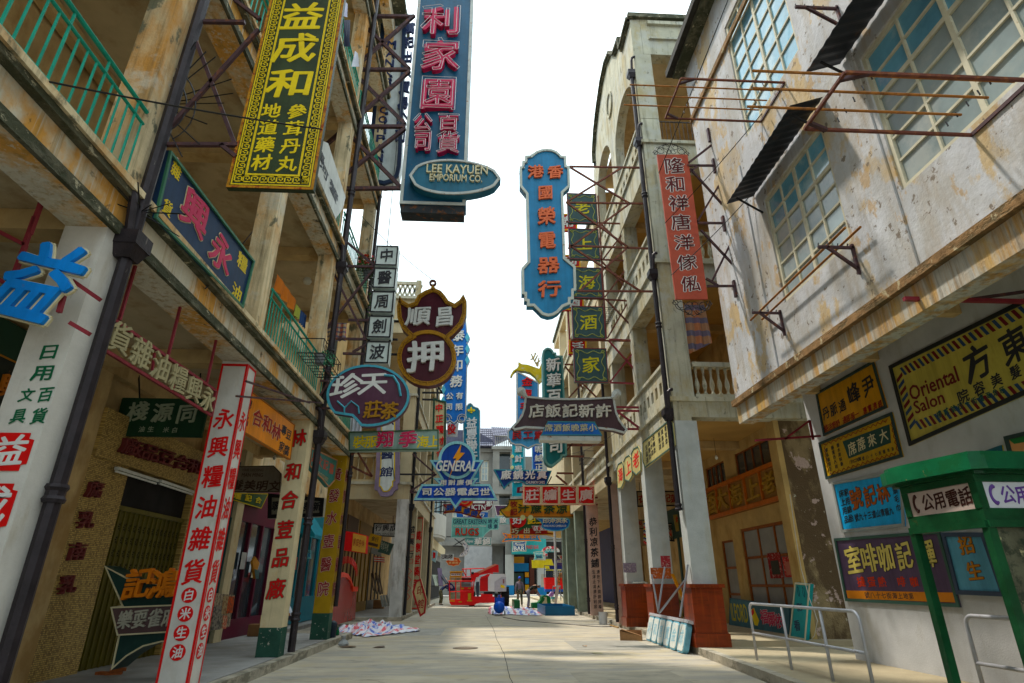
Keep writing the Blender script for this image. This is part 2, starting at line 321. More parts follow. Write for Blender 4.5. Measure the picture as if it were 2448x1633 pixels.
def sign(name,label,cat,fr,n,poly,m,th=.15,bm=None,bw=.05,bd=.02,group=None):
    pts=[fr.px(n,*p)for p in poly];a=sum(p[0]for p in pts)/len(pts);b=min(p[1]for p in pts)
    r=thing(name,label,cat,fr.at(a,b,-th/2),group);panel(r,fr,pts,m,-th,0,bm=bm,bw=bw,bd=bd);return r
def struts(root,m,segs,w_=.06,name='strut'):
    for p,q in segs:MB().bar(p,q,w_).build(name,m,root)
def strutsY(root,m,Y,n,segs,w_=.06):struts(root,m,[(PY(Y,n,*p),PY(Y,n,*q))for p,q in segs],w_)

# ================================================================ ground
road=struct('road',MB().box(-60,60,-25,200,-.3,0),roadM)
mb=MB();rr=random.Random(3);x=.05;pts=[]
for k in range(90):
    y=3+k*.32;x+=rr.uniform(-.012,.012)+(.002 if k<40 else-.003);pts.append((x+.55-y*.012,y))
for k in range(89):
    (x0,y0),(x1,y1)=pts[k],pts[k+1];w_=.006;mb.quad(Vector((x0-w_,y0,.004)),Vector((x0+w_,y0,.004)),Vector((x1+w_,y1,.004)),Vector((x1-w_,y1,.004)))
mb.build('joint',mat('dark joint',(.03,.028,.025),.9),road)
mb=MB()
for yj in(18.63,30.4,42,6.3):mb.quad(Vector((-3.7,yj,.0035)),Vector((4.8,yj,.0035)),Vector((4.8,yj+.02,.0035)),Vector((-3.7,yj+.02,.0035)))
mb.build('joint',MATS['dark joint'],road)
rr=random.Random(21)
for k,(x0,y0)in enumerate(((-2.6,11),(3.2,13),(2.6,9.5),(-1.5,21),(3.6,24),(.8,7.5))):
    mb=MB();x,y,a=x0,y0,rr.uniform(-.6,.6)
    for j in range(26):
        a+=rr.uniform(-.5,.5);a*=.9;x1,y1=x+.13*math.cos(a),y+.13*math.sin(a);w_=.003+.004*rr.random();mb.quad(Vector((x,y-w_,.004)),Vector((x1,y1-w_,.004)),Vector((x1,y1+w_,.004)),Vector((x,y+w_,.004)));x,y=x1,y1
    mb.build('crack',MATS['dark joint'],road)
for k,(x0,x1,y0,y1)in enumerate(((-2.9,-1.2,19.5,22.5),(1.6,3.4,8.2,11.6),(-.9,.9,24,29),(2.3,4.3,15.2,17.6))):MB().box(x0,x1,y0,y1,-.05,.0025).build('patch',mat('road patch %d'%k,((.31,.30,.27),(.34,.31,.25),(.37,.34,.27),(.29,.275,.24))[k],.9,var=.15,vs=2,stains=[((2,4,1),(.2,.19,.17),.5,.65,.7,8)],bump=.3,bs=60),road)
mh=thing('manhole_cover','round dark iron manhole cover set in the concrete road','manhole cover',(-.35,15.8,.004))
MB().lathe((-.35,15.8,.002),[(.31,0),(.31,.006)],24).build('rim',mat('cast iron',(.10,.085,.07),.6,.3,bump=.4,bs=60),mh)
MB().lathe((-.35,15.8,.009),[(.27,0),(.27,.005)],24).build('lid',mat('worn cast iron',(.15,.12,.09),.6,.3,bump=.8,bs=45),mh)
pl=struct('pavement_left',MB().box(-6.6,-3.88,-6,18.7,-.1,.149),paveM)
def kerb(parent,pts,step=.95,top=.152,w_=.17,side=1):
    for(x0,y0),(x1,y1)in zip(pts,pts[1:]):
        n=max(1,round(math.hypot(x1-x0,y1-y0)/step));d=Vector((x1-x0,y1-y0,0));ln=d.length;d.normalize();q=Vector((d.y,-d.x,0))*w_*side
        for k in range(n):
            a=Vector((x0,y0,0))+d*(ln*k/n+.006);b=Vector((x0,y0,0))+d*(ln*(k+1)/n-.006);t=top+random.uniform(-.006,.004);z0=Vector((0,0,-.05));z1=Vector((0,0,t))
            MB().hexa([a+z0,b+z0,b+q+z0,a+q+z0,a+z1,b+z1,b+q+z1,a+q+z1]).build('kerb_stone',kerbM,parent)
kerb(pl,[(-3.70,1),(-3.66,18.7)],side=-1)
kerb(pl,[(-3.7,18.72),(-6.6,18.72)],side=-1)
p2=struct('pavement_left',MB().box(-10,-3.5,26.9,46,-.1,.149),paveM)
kerb(p2,[(-3.30,26.9),(-3.30,46)],side=-1);kerb(p2,[(-3.3,26.88),(-6.5,26.88)],side=-1)
mb=MB();kp=[(4.30,-4),(4.49,9.2),(4.80,14.1),(5.0,19.1),(5.05,34.3),(5.05,70)]
i=0
for(x0,y0),(x1,y1)in zip(kp,kp[1:]):mb.hexa([Vector(p)for p in((x0+.17,y0,-.1),(14,y0,-.1),(14,y1,-.1),(x1+.17,y1,-.1),(x0+.17,y0,.149),(14,y0,.149),(14,y1,.149),(x1+.17,y1,.149))])
pr=struct('pavement_right',mb,sidM)
kerb(pr,kp[:-1]+[(5.05,50)])
stp=struct('step',MB().box(5.45,14,14.15,40,.15,.27),sidM)
far=struct('pavement_end',MB().box(-30,30,70,75.5,-.1,.15),paveM)
# ================================================================ left arcade building with green railings
A=thing('arcade_building','four storey stained yellow plaster arcade building with green balcony railings','building',(-5,8,0))
AY=[-2.3,1.4,5.12,8.97,12.65,16.42];FLA=[(4.78,5.42),(9.05,9.7),(13.35,14.0),(17.7,18.35)]
def painted_col(y,m,x0=-4.27,x1=-3.85,z0=.15,z1=4.8,dy=.34,parent=A):return MB().box(x0,x1,y,y+dy,z0,z1).build('column',m,parent)
whiteP=mat('white painted column',(.62,.60,.56),.6,var=.1,vs=3,stains=[((3,3,1),(.42,.37,.28),.56,.7,.5),((12,12,12),(.3,.27,.22),.68,.72,.6)],bump=.15)
creamP=mat('aged cream column',(.62,.53,.36),.7,var=.15,vs=2,stains=[((2,2,1),(.50,.30,.12),.54,.68,.6),((8,8,.6),(.3,.24,.15),.56,.72,.5)],bump=.2)
yellP=mat('mustard yellow column paint',(.42,.27,.02),.6,var=.12,vs=2,stains=[((2,2,2),(.28,.17,.02),.5,.66,.6),((14,14,14),(.62,.52,.3),.68,.71,.8)],bump=.15)
dgrnP=mat('dark green dado paint',(.025,.07,.05),.6,var=.25,vs=4,stains=[((10,10,10),(.45,.42,.36),.64,.67,.9)],bump=.2)
redP=mat('bright red paint',(.58,.012,.012),.45,var=.08,vs=4)
for y,m in zip(AY,(plasterL,plasterL,whiteP,whiteP,creamP,yellP)):painted_col(y,m)
for y in(12.65,16.42):MB().box(-4.275,-3.845,y-.005,y+.345,.15,.66 if y<14 else.75).build('column_base',dgrnP,A)
for z0,z1 in zip([f[1]for f in FLA],[f[0]for f in FLA[1:]]+[22]):
    for y in AY:MB().box(-4.22,-3.86,y,y+.34,z0,z1).build('post',plasterL,A)
for k,(z0,z1)in enumerate(FLA):
    y1=16.76
    MB().box(-4.26,-3.852,-4,y1,z0+.002,z1-.14).build('beam',beamL,A)
    MB().box(-3.85,-3.80,-4,y1,z0,z0+.12).build('moulding',mouldL,A)
    mb=MB().box(-4.26,-3.72,-4,y1+.03,z1-.135,z1-.06);mb.box(-4.26,-3.78,-4,y1,z1-.058,z1);mb.build('moulding',plasterL,A)
    MB().box(-3.85,-3.755,-4,y1,z1-.21,z1-.137).build('moulding',mouldL,A)
    MB().box(-6.45,-4.262,-4,y1,z0+.22,z1-.02).build('slab',ceilL,A)
    for y in AY:MB().box(-6.44,-4.263,y+.03,y+.31,z0-.02,z0+.215).build('cross_beam',innerL,A)
    MB().box(-6.44,-6.28,-4,y1,z0-.05,z0+.21).build('beam',innerL,A)
MB().box(-6.6,-3.35,-4,17.1,22,22.25).build('eave',mouldL,A);MB().box(-4.2,-3.85,-4,16.76,21.4,21.99).build('beam',beamL,A)
MB().box(-9,-6.5,-4,17,.1,22).build('wall',innerL,A)
for fz in(5.42,9.7,14.0):
    for y in(2.4,6.4,10.2,13.9):
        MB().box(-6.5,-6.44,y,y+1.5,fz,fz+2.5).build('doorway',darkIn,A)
        mb=MB();fr=FL(-6.44);mb.ring(fr,rect(y-.08,fz,y+1.58,fz+2.6),rect(y,fz+.01,y+1.5,fz+2.5),0,.05);mb.fbox(fr,y+.7,y+.78,fz,fz+2.5,.005,.045);mb.fbox(fr,y,y+1.5,fz+1.9,fz+1.96,.006,.044);mb.build('door_frame',mat('dark green joinery',(.03,.06,.045),.6),A)
# railings
def railing(parent,m,x,y0,y1,z,h=.88,sp=.135,tall=4):
    mb=MB()
    for zz,r in((.03,.022),(h-.17,.02),(h,.026)):mb.tube([(x,y0,z+zz),(x,y1,z+zz)],r,6)
    rl=mb.build('railing',m,parent);n=int((y1-y0)/sp);first=None;ft=None
    for k in range(n+1):
        y=y0+.03+(y1-y0-.06)*k/n;t=k%tall==0
        if t:
            if ft is None:ft=MB().tube([(x,y0,z),(x,y0,z+h)],.014,5,False).build('bar',m,rl);ORG[ft.name]=Vector(ORG[rl.name])
            else:pass
            b=ft
        else:
            if first is None:first=MB().tube([(x,y0,z),(x,y0,z+h-.17)],.012,5,False).build('bar',m,rl);ORG[first.name]=Vector(ORG[rl.name])
            b=first
        if(t and k==0):b.location=(0,y-y0,0);continue
        if(not t and k==1):b.location=(0,y-y0,0);continue
        o=b.copy();o.name='bar';col.objects.link(o);o.parent=rl;o.location=(0,y-y0,0)
    return rl
for f,z in enumerate((5.42,9.7,14.0)):
    for i in range(1,5):
        if f==0 and i==2:continue
        railing(A,greenR,-3.83,AY[i]+.34,AY[i+1],z)
# drain pipes, each a thing
def drainpipe(x,y,z0,z1,label,r=.075,hopper=(),collars=(),m=pipeM,elbow=True,side=1):
    t=thing('drainpipe',label,'drainpipe',(x,y,z0));MB().tube([(x,y,z0),(x,y,z1)],r,8).build('pipe',m,t)
    for z in hopper:
        mb=MB();i=[Vector((x+a*s_,y+b*s_,z+c))for c,s_ in((0,.08),(.14,.13))for a,b in((-1,-1),(1,-1),(1,1),(-1,1))]
        mb.hexa(i);mb.box(x-.14,x+.14,y-.14,y+.14,z+.14,z+.3);mb.build('hopper',m,t)
        if elbow:MB().tube([(x,y-.08,z+.28),(x,y-.16,z+.66),(x-.01*side,y-.18,z+.74),(x-.06*side,y-.19,z+.79),(x-.12*side,y-.19,z+.8)],.045,7).build('elbow',m,t)
    for z in collars:
        MB().lathe((x,y,z),[(r*1.25,0),(r*1.4,.03),(r*1.15,.06),(r*1.15,.1),(r*1.4,.13),(r*1.25,.16)],8).build('collar',m,t)
    return t
drainpipe(-3.76,5.38,.3,9.4,'dark downpipe with hopper beside the column with green and red painted writing',.068,(4.55,),(.55,2.1),side=1)
drainpipe(-3.74,13.1,.2,19,'dark downpipe on the cream column with red characters',.075,(4.35,8.75),(.75,2.6,6.5,11.2))
drainpipe(-3.76,16.62,.9,19.5,'dark downpipe behind the mustard yellow column',.06,(),(4.2,))
# --- ground floor shops of the arcade building
mosaic=mat('yellow mosaic tiles',(.42,.27,.06),.35,var=.1,vs=2)
nt=mosaic.node_tree;P=nt.nodes['Principled BSDF'];g=nt.nodes.new('ShaderNodeNewGeometry');vo=nt.nodes.new('ShaderNodeTexBrick');vo.offset=0;vo.inputs['Scale'].default_value=1
vo.inputs['Brick Width'].default_value=.033;vo.inputs['Row Height'].default_value=.028;vo.inputs['Mortar Size'].default_value=.0035;vo.inputs['Color1'].default_value=(.62,.42,.12,1);vo.inputs['Color2'].default_value=(.16,.085,.02,1);vo.inputs['Mortar'].default_value=(.14,.10,.05,1);vo.inputs['Bias'].default_value=-.25
mp=nt.nodes.new('ShaderNodeMapping');mp.inputs['Rotation'].default_value=(0,R(90),R(90));sx_=nt.nodes.new('ShaderNodeSeparateXYZ');cb=nt.nodes.new('ShaderNodeCombineXYZ')
nt.links.new(g.outputs['Position'],sx_.inputs[0]);nt.links.new(sx_.outputs[1],cb.inputs[0]);nt.links.new(sx_.outputs[2],cb.inputs[1]);nt.links.new(cb.outputs[0],vo.inputs['Vector']);nt.links.new(vo.outputs['Color'],P.inputs['Base Color'])
MF=FL(-6.3)
ms=thing('shop_front','shop front faced with yellow mosaic tiles around a patterned folding gate','shop front',(-6.35,11,.15))
MB().fbox(MF,9.55,10.65,.15,3.35,-.2,0).build('pilaster',mosaic,ms);MB().fbox(MF,13.15,13.45,.15,3.35,-.2,0).build('pilaster',mosaic,ms)
MB().fbox(MF,9.55,13.45,3.35,4.15,-.2,.06).build('fascia',mosaic,ms)
mar=flat('maroon letter',(.13,.03,.03));gatem=paint('olive folding gate',(.10,.085,.025),.5)
G=FL(-6.42);MB().fbox(G,10.65,13.15,.15,2.7,-.04,0).build('gate',gatem,ms);MB().fbox(G,10.65,13.15,2.7,3.35,-.06,-.02).build('fanlight',darkIn,ms)
mb=MB()
for k in range(16):mb.fbox(G,10.7+k*.16,10.72+k*.16,.15,2.66,.002,.03)
mb.fbox(G,10.65,13.15,2.64,2.72,.003,.05);mb.build('gate_rib',paint('olive gate rib',(.13,.11,.03)),ms)
mb=MB()
for r_ in range(4):
    for k in range(15):
        cy,cz=10.86+k*.16,1.72+r_*.22
        for q in range(8):a=q*math.pi/4;mb.prism(G,[(cy+.02*math.cos(a),cz+.02*math.sin(a)),(cy+.06*math.cos(a-.22),cz+.06*math.sin(a-.22)),(cy+.07*math.cos(a),cz+.07*math.sin(a)),(cy+.06*math.cos(a+.22),cz+.06*math.sin(a+.22))],.001,.004)
mb.build('flower_cutout',darkIn,ms,kind='stuff')
raised(ms,MF,.06,'廠品豆合和',3,(840,-10),(1270,120),110,110,mar,'b',.08)
raised(ms,MF,0,'腐乳南乳',3,(620,275),(440,910),105,120,mar,'b',.06)
tube=mat('fluorescent tube',(.75,.75,.7),.4,spec=.5)
for a in((3,780,130,1050,215),(3,1070,215,1290,290)):
    p,q=PX(-6.2,a[0],a[1],a[2]),PX(-6.2,a[0],a[3],a[4]);lt=thing('tube_light','white fluorescent tube under the mosaic fascia, '+('nearer' if a[1]<900 else 'farther')+' of the two','lamp',p)
    MB().bar(p,q,.07,.05).build('batten',flat('white batten',(.6,.6,.56)),lt);MB().tube([p-Vector((0,0,.05)),q-Vector((0,0,.05))],.018,6).build('tube',tube,lt)
def shopfront(label,x,y0,y1,m,glass=glassD,h=3.0,panes=3,stall=.6,top=4.4):
    t=thing('shop_front',label,'shop front',(x,(y0+y1)/2,.15));fr=FL(x);w_=(y1-y0)/panes
    MB().fbox(fr,y0,y1,.15,stall,-.1,0).build('stall_riser',m,t);MB().fbox(fr,y0,y1,h,top,-.1,0).build('fascia',m,t)
    for k in range(panes+1):MB().fbox(fr,y0+k*w_-(.05 if k else 0),y0+k*w_+(.05 if k<panes else 0),stall,h,-.1,.02).build('mullion',m,t)
    for k in range(panes):MB().fbox(fr,y0+k*w_+.05,y0+(k+1)*w_-.05,stall,h,-.08,-.06).build('pane',glass,t)
    return t
shopfront('dim shop front with teal frame behind the red and white column',-6.4,13.5,15.6,mat('dark teal joinery',(.03,.09,.10),.5))
shopfront('maroon shop front behind the cream column with red characters',-6.4,16.05,18.9,mat('maroon joinery',(.10,.012,.03),.45))
MB().box(-6.6,-6.3,15.6,16.05,.15,4.8).build('pilaster',creamP,A)
MB().box(-6.6,-6.3,9.1,9.55,.15,4.8).build('pilaster',innerL,A);MB().box(-6.6,-6.3,13.45,13.5,.15,4.8).build('pilaster',innerL,A)
# recessed wing between the two left blocks
W=thing('recessed_building','recessed cream building with a blue green shop front set back from the street','building',(-7,22,0))
MB().box(-9,-6.72,17,26.9,.15,14).build('wall',innerL,W);MB().box(-6.72,-6.5,17,26.9,4.5,5.1).build('beam',plasterL,W);MB().box(-6.72,-6.5,17,26.9,9.0,9.6).build('beam',plasterL,W)
MB().box(-7.2,-6.6,17,26.9,14,14.4).build('parapet',plasterL,W)
for y in(18,20.5,23):
    for z in(6,10.3):MB().fbox(FL(-6.72),y,y+1.3,z,z+2,.0,.04).build('window',glassD,W)
struct('pavement_recess',MB().box(-9,-6.1,18.75,26.7,-.1,.12),paveM)
tealJ=mat('teal painted joinery',(.015,.20,.26),.45,var=.12,vs=3)
sf=shopfront('bright teal painted shop front with panelled door',-6.6,21.2,26.4,tealJ,panes=4,stall=1.0,h=3.1)
MB().prism(FY(23.6),[(-6.6,3.15),(-5.9,2.95),(-5.9,3.05),(-6.6,3.9)],0,1.9).build('awning',tealJ,sf)
# ================================================================ left second block (loggia facing the camera)
B=thing('loggia_building','cream corner building with balustraded loggia facing down the street','building',(-5,32,0))
fB=FY(27);creamB=mat('cream block plaster',(.46,.40,.28),.8,var=.14,vs=1.5,stains=[((1.5,1.5,.8),(.46,.36,.22),.5,.66,.6),((9,9,.5),(.25,.23,.17),.56,.74,.5)],bump=.2)
greyC=mat('grey washed column',(.50,.49,.47),.8,var=.2,vs=2,stains=[((3,3,.8),(.24,.22,.19),.5,.62,.7)],bump=.3)
MB().box(-3.86,-3.34,27,27.45,.15,4.97).build('column',greyC,B)
for y,m in((30.6,creamB),(34.2,creamB),(37.8,creamB),(41.4,creamB)):MB().box(-3.86,-3.34,y,y+.45,.15,4.97).build('column',m,B)
for zz0,zz1 in((4.97,5.62),(9.2,9.85),(13.2,13.8)):
    MB().box(-10,-3.34,27,27.3,zz0,zz1).build('beam',creamB,B);MB().box(-10,-3.26,26.92,27.3,zz1+.002,zz1+.12).build('moulding',plasC,B)
    MB().box(-3.7,-3.342,27.3,42,zz0,zz1).build('beam',creamB,B);MB().box(-3.7,-3.26,27.3,42,zz1+.002,zz1+.12).build('moulding',plasC,B)
    MB().box(-10,-3.71,27.31,42,zz0+.2,zz1).build('slab',ceilL,B)
def baluster_prof(h):return[(.055,0),(.055,.06*h),(.03,.1*h),(.035,.16*h),(.07,.34*h),(.06,.45*h),(.03,.62*h),(.026,.78*h),(.045,.82*h),(.03,.86*h),(.05,.92*h),(.05,h)]
def balustrade(parent,m,p,q,h=1.0,n=6,seg=8,cap=.13,name='balustrade'):
    p,q=Vector(p),Vector(q);mb=MB().bar(p+Vector((0,0,.05)),q+Vector((0,0,.05)),.2,.1);mb.bar(p+Vector((0,0,h-cap/2)),q+Vector((0,0,h-cap/2)),.24,cap);b=mb.build(name,m,parent)
    f=None;hh=h-cap-.1
    for k in range(n):
        c=p.lerp(q,(k+.5)/n)
        if f is None:f=MB().lathe(c+Vector((0,0,.1)),baluster_prof(hh),seg).build('baluster',m,b,smooth=True);c0=c
        else:o=f.copy();o.name='baluster';col.objects.link(o);o.parent=b;o.location=c-c0
    return b
balustrade(B,creamB,(-9.4,27.1,5.74),(-3.9,27.1,5.74),1.25,16,6);balustrade(B,creamB,(-3.5,27.5,5.74),(-3.5,41,5.74),1.1,30,6)
for z0,z1 in((5.74,9.2),(9.97,13.2),(13.9,15.1)):
    MB().box(-3.86,-3.34,27.001,27.45,z0,z1).build('pier',creamB,B)
    for y in(30.6,34.2,37.8,41.4):MB().box(-3.86,-3.36,y,y+.45,z0,z1).build('pier',creamB,B)
MB().box(-10,-6.2,27.32,42,.15,15.1).build('wall',innerL,B);MB().box(-10,-3.87,27.02,27.3,13.9,15.1).build('wall',creamB,B);MB().box(-3.72,-3.4,27.46,42,13.9,15.1).build('wall',creamB,B)
MB().box(-10,-6.1,27.02,27.3,9.97,13.2).build('wall',creamB,B)
MB().box(-10,-3.2,26.86,42,15.1,15.25).build('cornice',plasC,B)
mb=MB()
for k in range(26):
    x0=-9.9+k*.25
    for s_ in(-1,1):mb.bar((x0+.12-s_*.12,27,15.27),(x0+.12+s_*.12,27,15.95),.05,.1)
mb.box(-10,-3.5,26.93,27.07,15.95,16.12);mb.box(-3.7,-3.45,26.92,27.17,15.25,16.2);mb.build('lattice_parapet',plasC,B)
drainpipe(-3.25,27.35,.2,15,'black downpipe beside the grey washed column',.07,(4.5,),(7,2.4),m=blackF,elbow=False)
drainpipe(-3.25,38.1,.2,15,'black downpipe farther along the second left block',.07,(4.4,),(7,),m=blackF,elbow=False)
for i,(y0,y1,m,lb)in enumerate(((27.9,30.3,mat('brown joinery',(.09,.05,.03),.5),'brown'),(30.8,34,mat('ochre joinery',(.22,.14,.04),.5),'ochre'),(34.4,38,mat('grey joinery',(.12,.12,.11),.5),'grey'))):
    shopfront('%s shop front inside the arcade of the second left block'%lb,-6.15,y0,y1,m)
# third left block with a white rounded balcony
F_=thing('balcony_building','grey building with a white rounded balcony far along the left side','building',(-6,55,0))
gG=mat('grey render',(.22,.22,.21),.85,var=.15,vs=1);wB=mat('white balcony plaster',(.40,.40,.38),.7,var=.06,vs=2)
MB().box(-12,-4.6,46,70,.1,12).build('wall',gG,F_)
pb=[(-4.6+1.3*math.sin(R(a)),55-4*math.cos(R(a)))for a in range(0,181,15)]
mb=MB();mb.prism(FZ(5.3),pb,0,1.75);mb.prism(FZ(5.1),[(x-.05,y)for x,y in pb],0,.198);mb.build('balcony',wB,F_)
MB().box(-4.6,-3.5,51.2,58.8,10.1,10.4).build('canopy',gG,F_)
for k in range(9):
    a=math.pi*(k+.5)/9;x,y=-4.6+1.2*math.sin(a),55-3.8*math.cos(a);MB().tube([(x,y,7.05),(x,y,10.1)],.04,5).build('window_bar',blackF,F_)
MB().box(-4.62,-4.1,51.6,58.4,7.06,10.0).build('window',glassB,F_)
MB().box(-4.59,-4.1,47,69,4.2,5.0).build('beam',creamB,F_);MB().fbox(FL(-4.6),47,69,.15,3.6,0,.02).build('shutter',darkIn,F_)

# ================================================================ right near building: peeling wall
D=thing('peeling_building','white building with peeling paint, steel windows and an overhanging upper floor','building',(6,5,0))
XD=5.5;fD=FRt(XD)
def ab(n,x,y):return fD.px(n,x,y)
def window(parent,fr,a0,a1,b0,b1,cols,rows,m,glass,fw=.07,mw=.035,thick=(),inset_=.06,rnd=0):
    wn=MB().ring(fr,rect(a0,b0,a1,b1),rect(a0+fw,b0+fw,a1-fw,b1-fw),-inset_-.04,-inset_+.03)
    As=[a0+fw+(a1-a0-2*fw)*k/cols for k in range(cols+1)];Bs=[b0+fw+(b1-b0-2*fw)*k/rows for k in range(rows+1)]
    o=wn.build('window',m,parent)
    for k in range(1,cols):MB().fbox(fr,As[k]-(mw if('c',k)in thick else mw/2),As[k]+(mw if('c',k)in thick else mw/2),b0+fw,b1-fw,-inset_-.03,-inset_+.02).build('mullion',m,o)
    for k in range(1,rows):MB().fbox(fr,a0+fw,a1-fw,Bs[k]-(mw if('r',k)in thick else mw/2),Bs[k]+(mw if('r',k)in thick else mw/2),-inset_-.028,-inset_+.018).build('transom',m,o)
    rr=random.Random(rnd)
    for i in range(cols):
        for j in range(rows):
            g_=glass(i,j,cols,rows);t=rr.uniform(-.004,.004);A_,B_=fr.at(As[i]+.005,Bs[j]+.005,-inset_-.012+t),fr.at(As[i+1]-.005,Bs[j]+.005,-inset_-.012)
            C_,D_=fr.at(As[i+1]-.005,Bs[j+1]-.005,-inset_-.012+rr.uniform(-.004,.004)),fr.at(As[i]+.005,Bs[j+1]-.005,-inset_-.012+t)
            mb=MB();mb.quad(A_,B_,C_,D_);mb.build('pane',g_,o)
    return o
# openings measured on the wall plane: (a, b) with a = -Y
w1=(ab(16,1190,1340)[0],ab(17,380,880)[0],ab(18,910,560)[1],ab(16,1190,1340)[1])
w2=(ab(17,680,620)[0]+.05,ab(17,680,620)[0]+3.4,ab(17,910,1280)[1],ab(17,640,430)[1]+.1)
w3=(ab(16,1040,700)[0]-.05,ab(16,1430,330)[0],ab(16,1095,890)[1],ab(16,1095,890)[1]+3.3)
w4=(w3[1]+1.9,w3[1]+4.6,w3[2],w3[3])
print('D windows',[tuple(round(v,2)for v in w_)for w_ in(w1,w2,w3,w4)])
TOP=14.9
MB().holes(fD,-11.86,4,5.13,TOP,[w1,w2,w3,w4],-.3,0).build('wall',peel,D)
gl1=lambda i,j,c,r:glassB if j>=r-2 else glassG
window(D,fD,*w1,4,6,frameW,gl1,thick=(('r',4),('c',2)),rnd=1)
window(D,fD,*w2,5,6,frameW,gl1,thick=(('r',4),('c',2),('c',4)),rnd=2)
window(D,fD,*w3,4,7,frameW,lambda i,j,c,r:glassB,thick=(('c',2),),rnd=3)
window(D,fD,*w4,4,7,frameW,lambda i,j,c,r:glassB,thick=(('c',2),),rnd=4)
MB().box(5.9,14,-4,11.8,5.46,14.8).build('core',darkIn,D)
MB().box(XD-.004,5.8,-4,11.86,4.62,5.0).build('beam',peelBeam,D);MB().box(XD-.1,5.9,-4,11.88,5.002,5.128).build('ledge',rustEdge,D)
MB().box(5.9,7.2,-4,11.86,5.32,5.45).build('slab',ceilL,D)
for y in(-.3,1.6,3.5,5.4,7.3,9.2,11.1):MB().box(5.9,7.0,y,y+.16,5.12,5.318).build('cross_beam',innerL,D)
MB().box(7.0,7.3,-4,11.82,.15,5.32).build('wall',greyW,D)
MB().box(XD-.45,6.2,-4,12.1,TOP+.001,TOP+.22).build('eave',mat('dark mildewed eave',(.04,.038,.034),.9,var=.4,vs=4,bump=.5),D);MB().box(XD-.3,6.2,-4,12,TOP-.14,TOP).build('moulding',mouldL,D)
MB().box(XD-.06,XD-.001,-4,11.86,13.0,13.14).build('moulding',rustEdge,D)
for y in(9.85,6.1):MB().box(XD-.03,XD-.001,y,y+.12,5.13,9.9).build('pilaster_strip',peel,D)
corrM=mat('dark corrugated sheet',(.035,.038,.045),.5,.3,var=.3,vs=3,stains=[((4,4,4),(.12,.07,.05),.58,.68,.6)],bump=.1)
def canopy(label,y0,y1,z,out_=.62,drop=.22):
    t=thing('canopy',label,'canopy',(XD,(y0+y1)/2,z));mb=MB();n=int((y1-y0)/.035)
    for k in range(n):
        ya,yb=y0+(y1-y0)*k/n,y0+(y1-y0)*(k+1)/n;za,zb=.009*math.sin(k*1.25),.009*math.sin((k+1)*1.25)
        A_,B_,C_,D_=Vector((XD-.02,ya,z+za)),Vector((XD-.02,yb,z+zb)),Vector((XD-out_,yb,z-drop+zb)),Vector((XD-out_,ya,z-drop+za));e=Vector((0,0,.006))
        mb.quad(A_,B_,C_,D_);mb.quad(D_+e,C_+e,B_+e,A_+e);mb.quad(A_,A_+e,B_+e,B_);mb.quad(D_,C_,C_+e,D_+e)
    mb.build('corrugated_sheet',corrM,t)
    for y in(y0+.2,y1-.2):MB().bar((XD,y,z-.55),(XD-out_*.8,y,z-drop*.8-.03),.03).build('bracket',blackF,t)
canopy('small corrugated canopy above the lower four column window',-w1[1]-.25,-w1[0]+.3,w1[3]+.32)
canopy('corrugated canopy above the larger near window',-w2[1]-.1,-w2[0]+.35,w2[3]+.30)
canopy('corrugated canopy above the upper storey window',-w4[1]-.1,-w4[0]+.35,w4[3]+.2)
# clothes drying frames
def rack(label,n,wall_a,wall_b,out_a,rods,zf=None):
    pa,pb=PX(XD,n,*wall_a),PX(XD,n,*wall_b);z=pa.z;pb.z=z;oa=PZ(z,n,*out_a);ob=Vector((oa.x,pb.y,z));oa.y=pa.y
    t=thing('drying_rack',label,'drying rack',pa);struts(t,rust,[(pa,oa),(oa,ob),(ob,pb)],.032,'frame_bar');struts(t,steelP,[(pa,pb)],.045,'frame_bar')
    struts(t,steelP,[(oa+Vector((.25,0,0)),oa+Vector((0,(ob-oa).y*.12,0))),(ob+Vector((.25,0,0)),ob+Vector((0,-(ob-oa).y*.12,0)))],.04,'brace')
    for f in rods:
        y=pa.y+(pb.y-pa.y)*f[0];MB().tube([(oa.x-f[1],y,z+.06),(XD-f[2],y,z+.06)],.015,6).build('rod',rustO,t)
    for f in(.12,.3,.5,.7,.88):
        for xx in(oa.x+.35,XD-.35):MB().tube([(xx,pa.y+(pb.y-pa.y)*f,z+.03),(xx,pa.y+(pb.y-pa.y)*f+.01,z+.1)],.01,4).build('hook',blackF,t)
    return t
rack('large rusted drying frame with three orange rods across the near window',17,(1385,905),(1760,480),(265,860),((.3,.75,.3),(.62,.8,.2),(.9,.9,.1)))
rack('smaller rusted drying frame with three thin rods beside the upper window',16,(1175,815),(1330,540),(540,775),((.25,.9,.15),(.5,.9,.1),(.75,.9,.1)))
def wallbracket(label,y,z,l=.55,d=.45):
    t=thing('wall_bracket',label,'bracket',(XD,y,z));struts(t,steelP,[((XD-.02,y,z+.06),(XD-.02,y,z-d)),((XD,y,z),(XD-l,y,z)),((XD-.02,y,z-d*.8),(XD-l*.75,y,z))],.04,'bracket_bar')
    for k in range(4):MB().tube([(XD-l+k*.15,y,z),(XD-l+k*.15+.02,y,z+.07)],.01,4).build('hook',blackF,t)
pa=PX(XD,18,905,615);pb=PX(XD,18,1415,155)
wallbracket('farther black pole bracket under the lower window',pa.y,pa.z);wallbracket('nearer black pole bracket under the lower window',pb.y,pb.z)
for l,a,b in(('lower thin wooden pole resting on the wall brackets',.12,.1),('upper thin wooden pole resting on the wall brackets',.35,.08)):
    o=MB().tube([(XD-a,pa.y+.5,pa.z+b),(XD-a,pb.y-.4,pb.z+b)],.02,6).build('wooden_pole',rustO);tag(o,l,'pole')
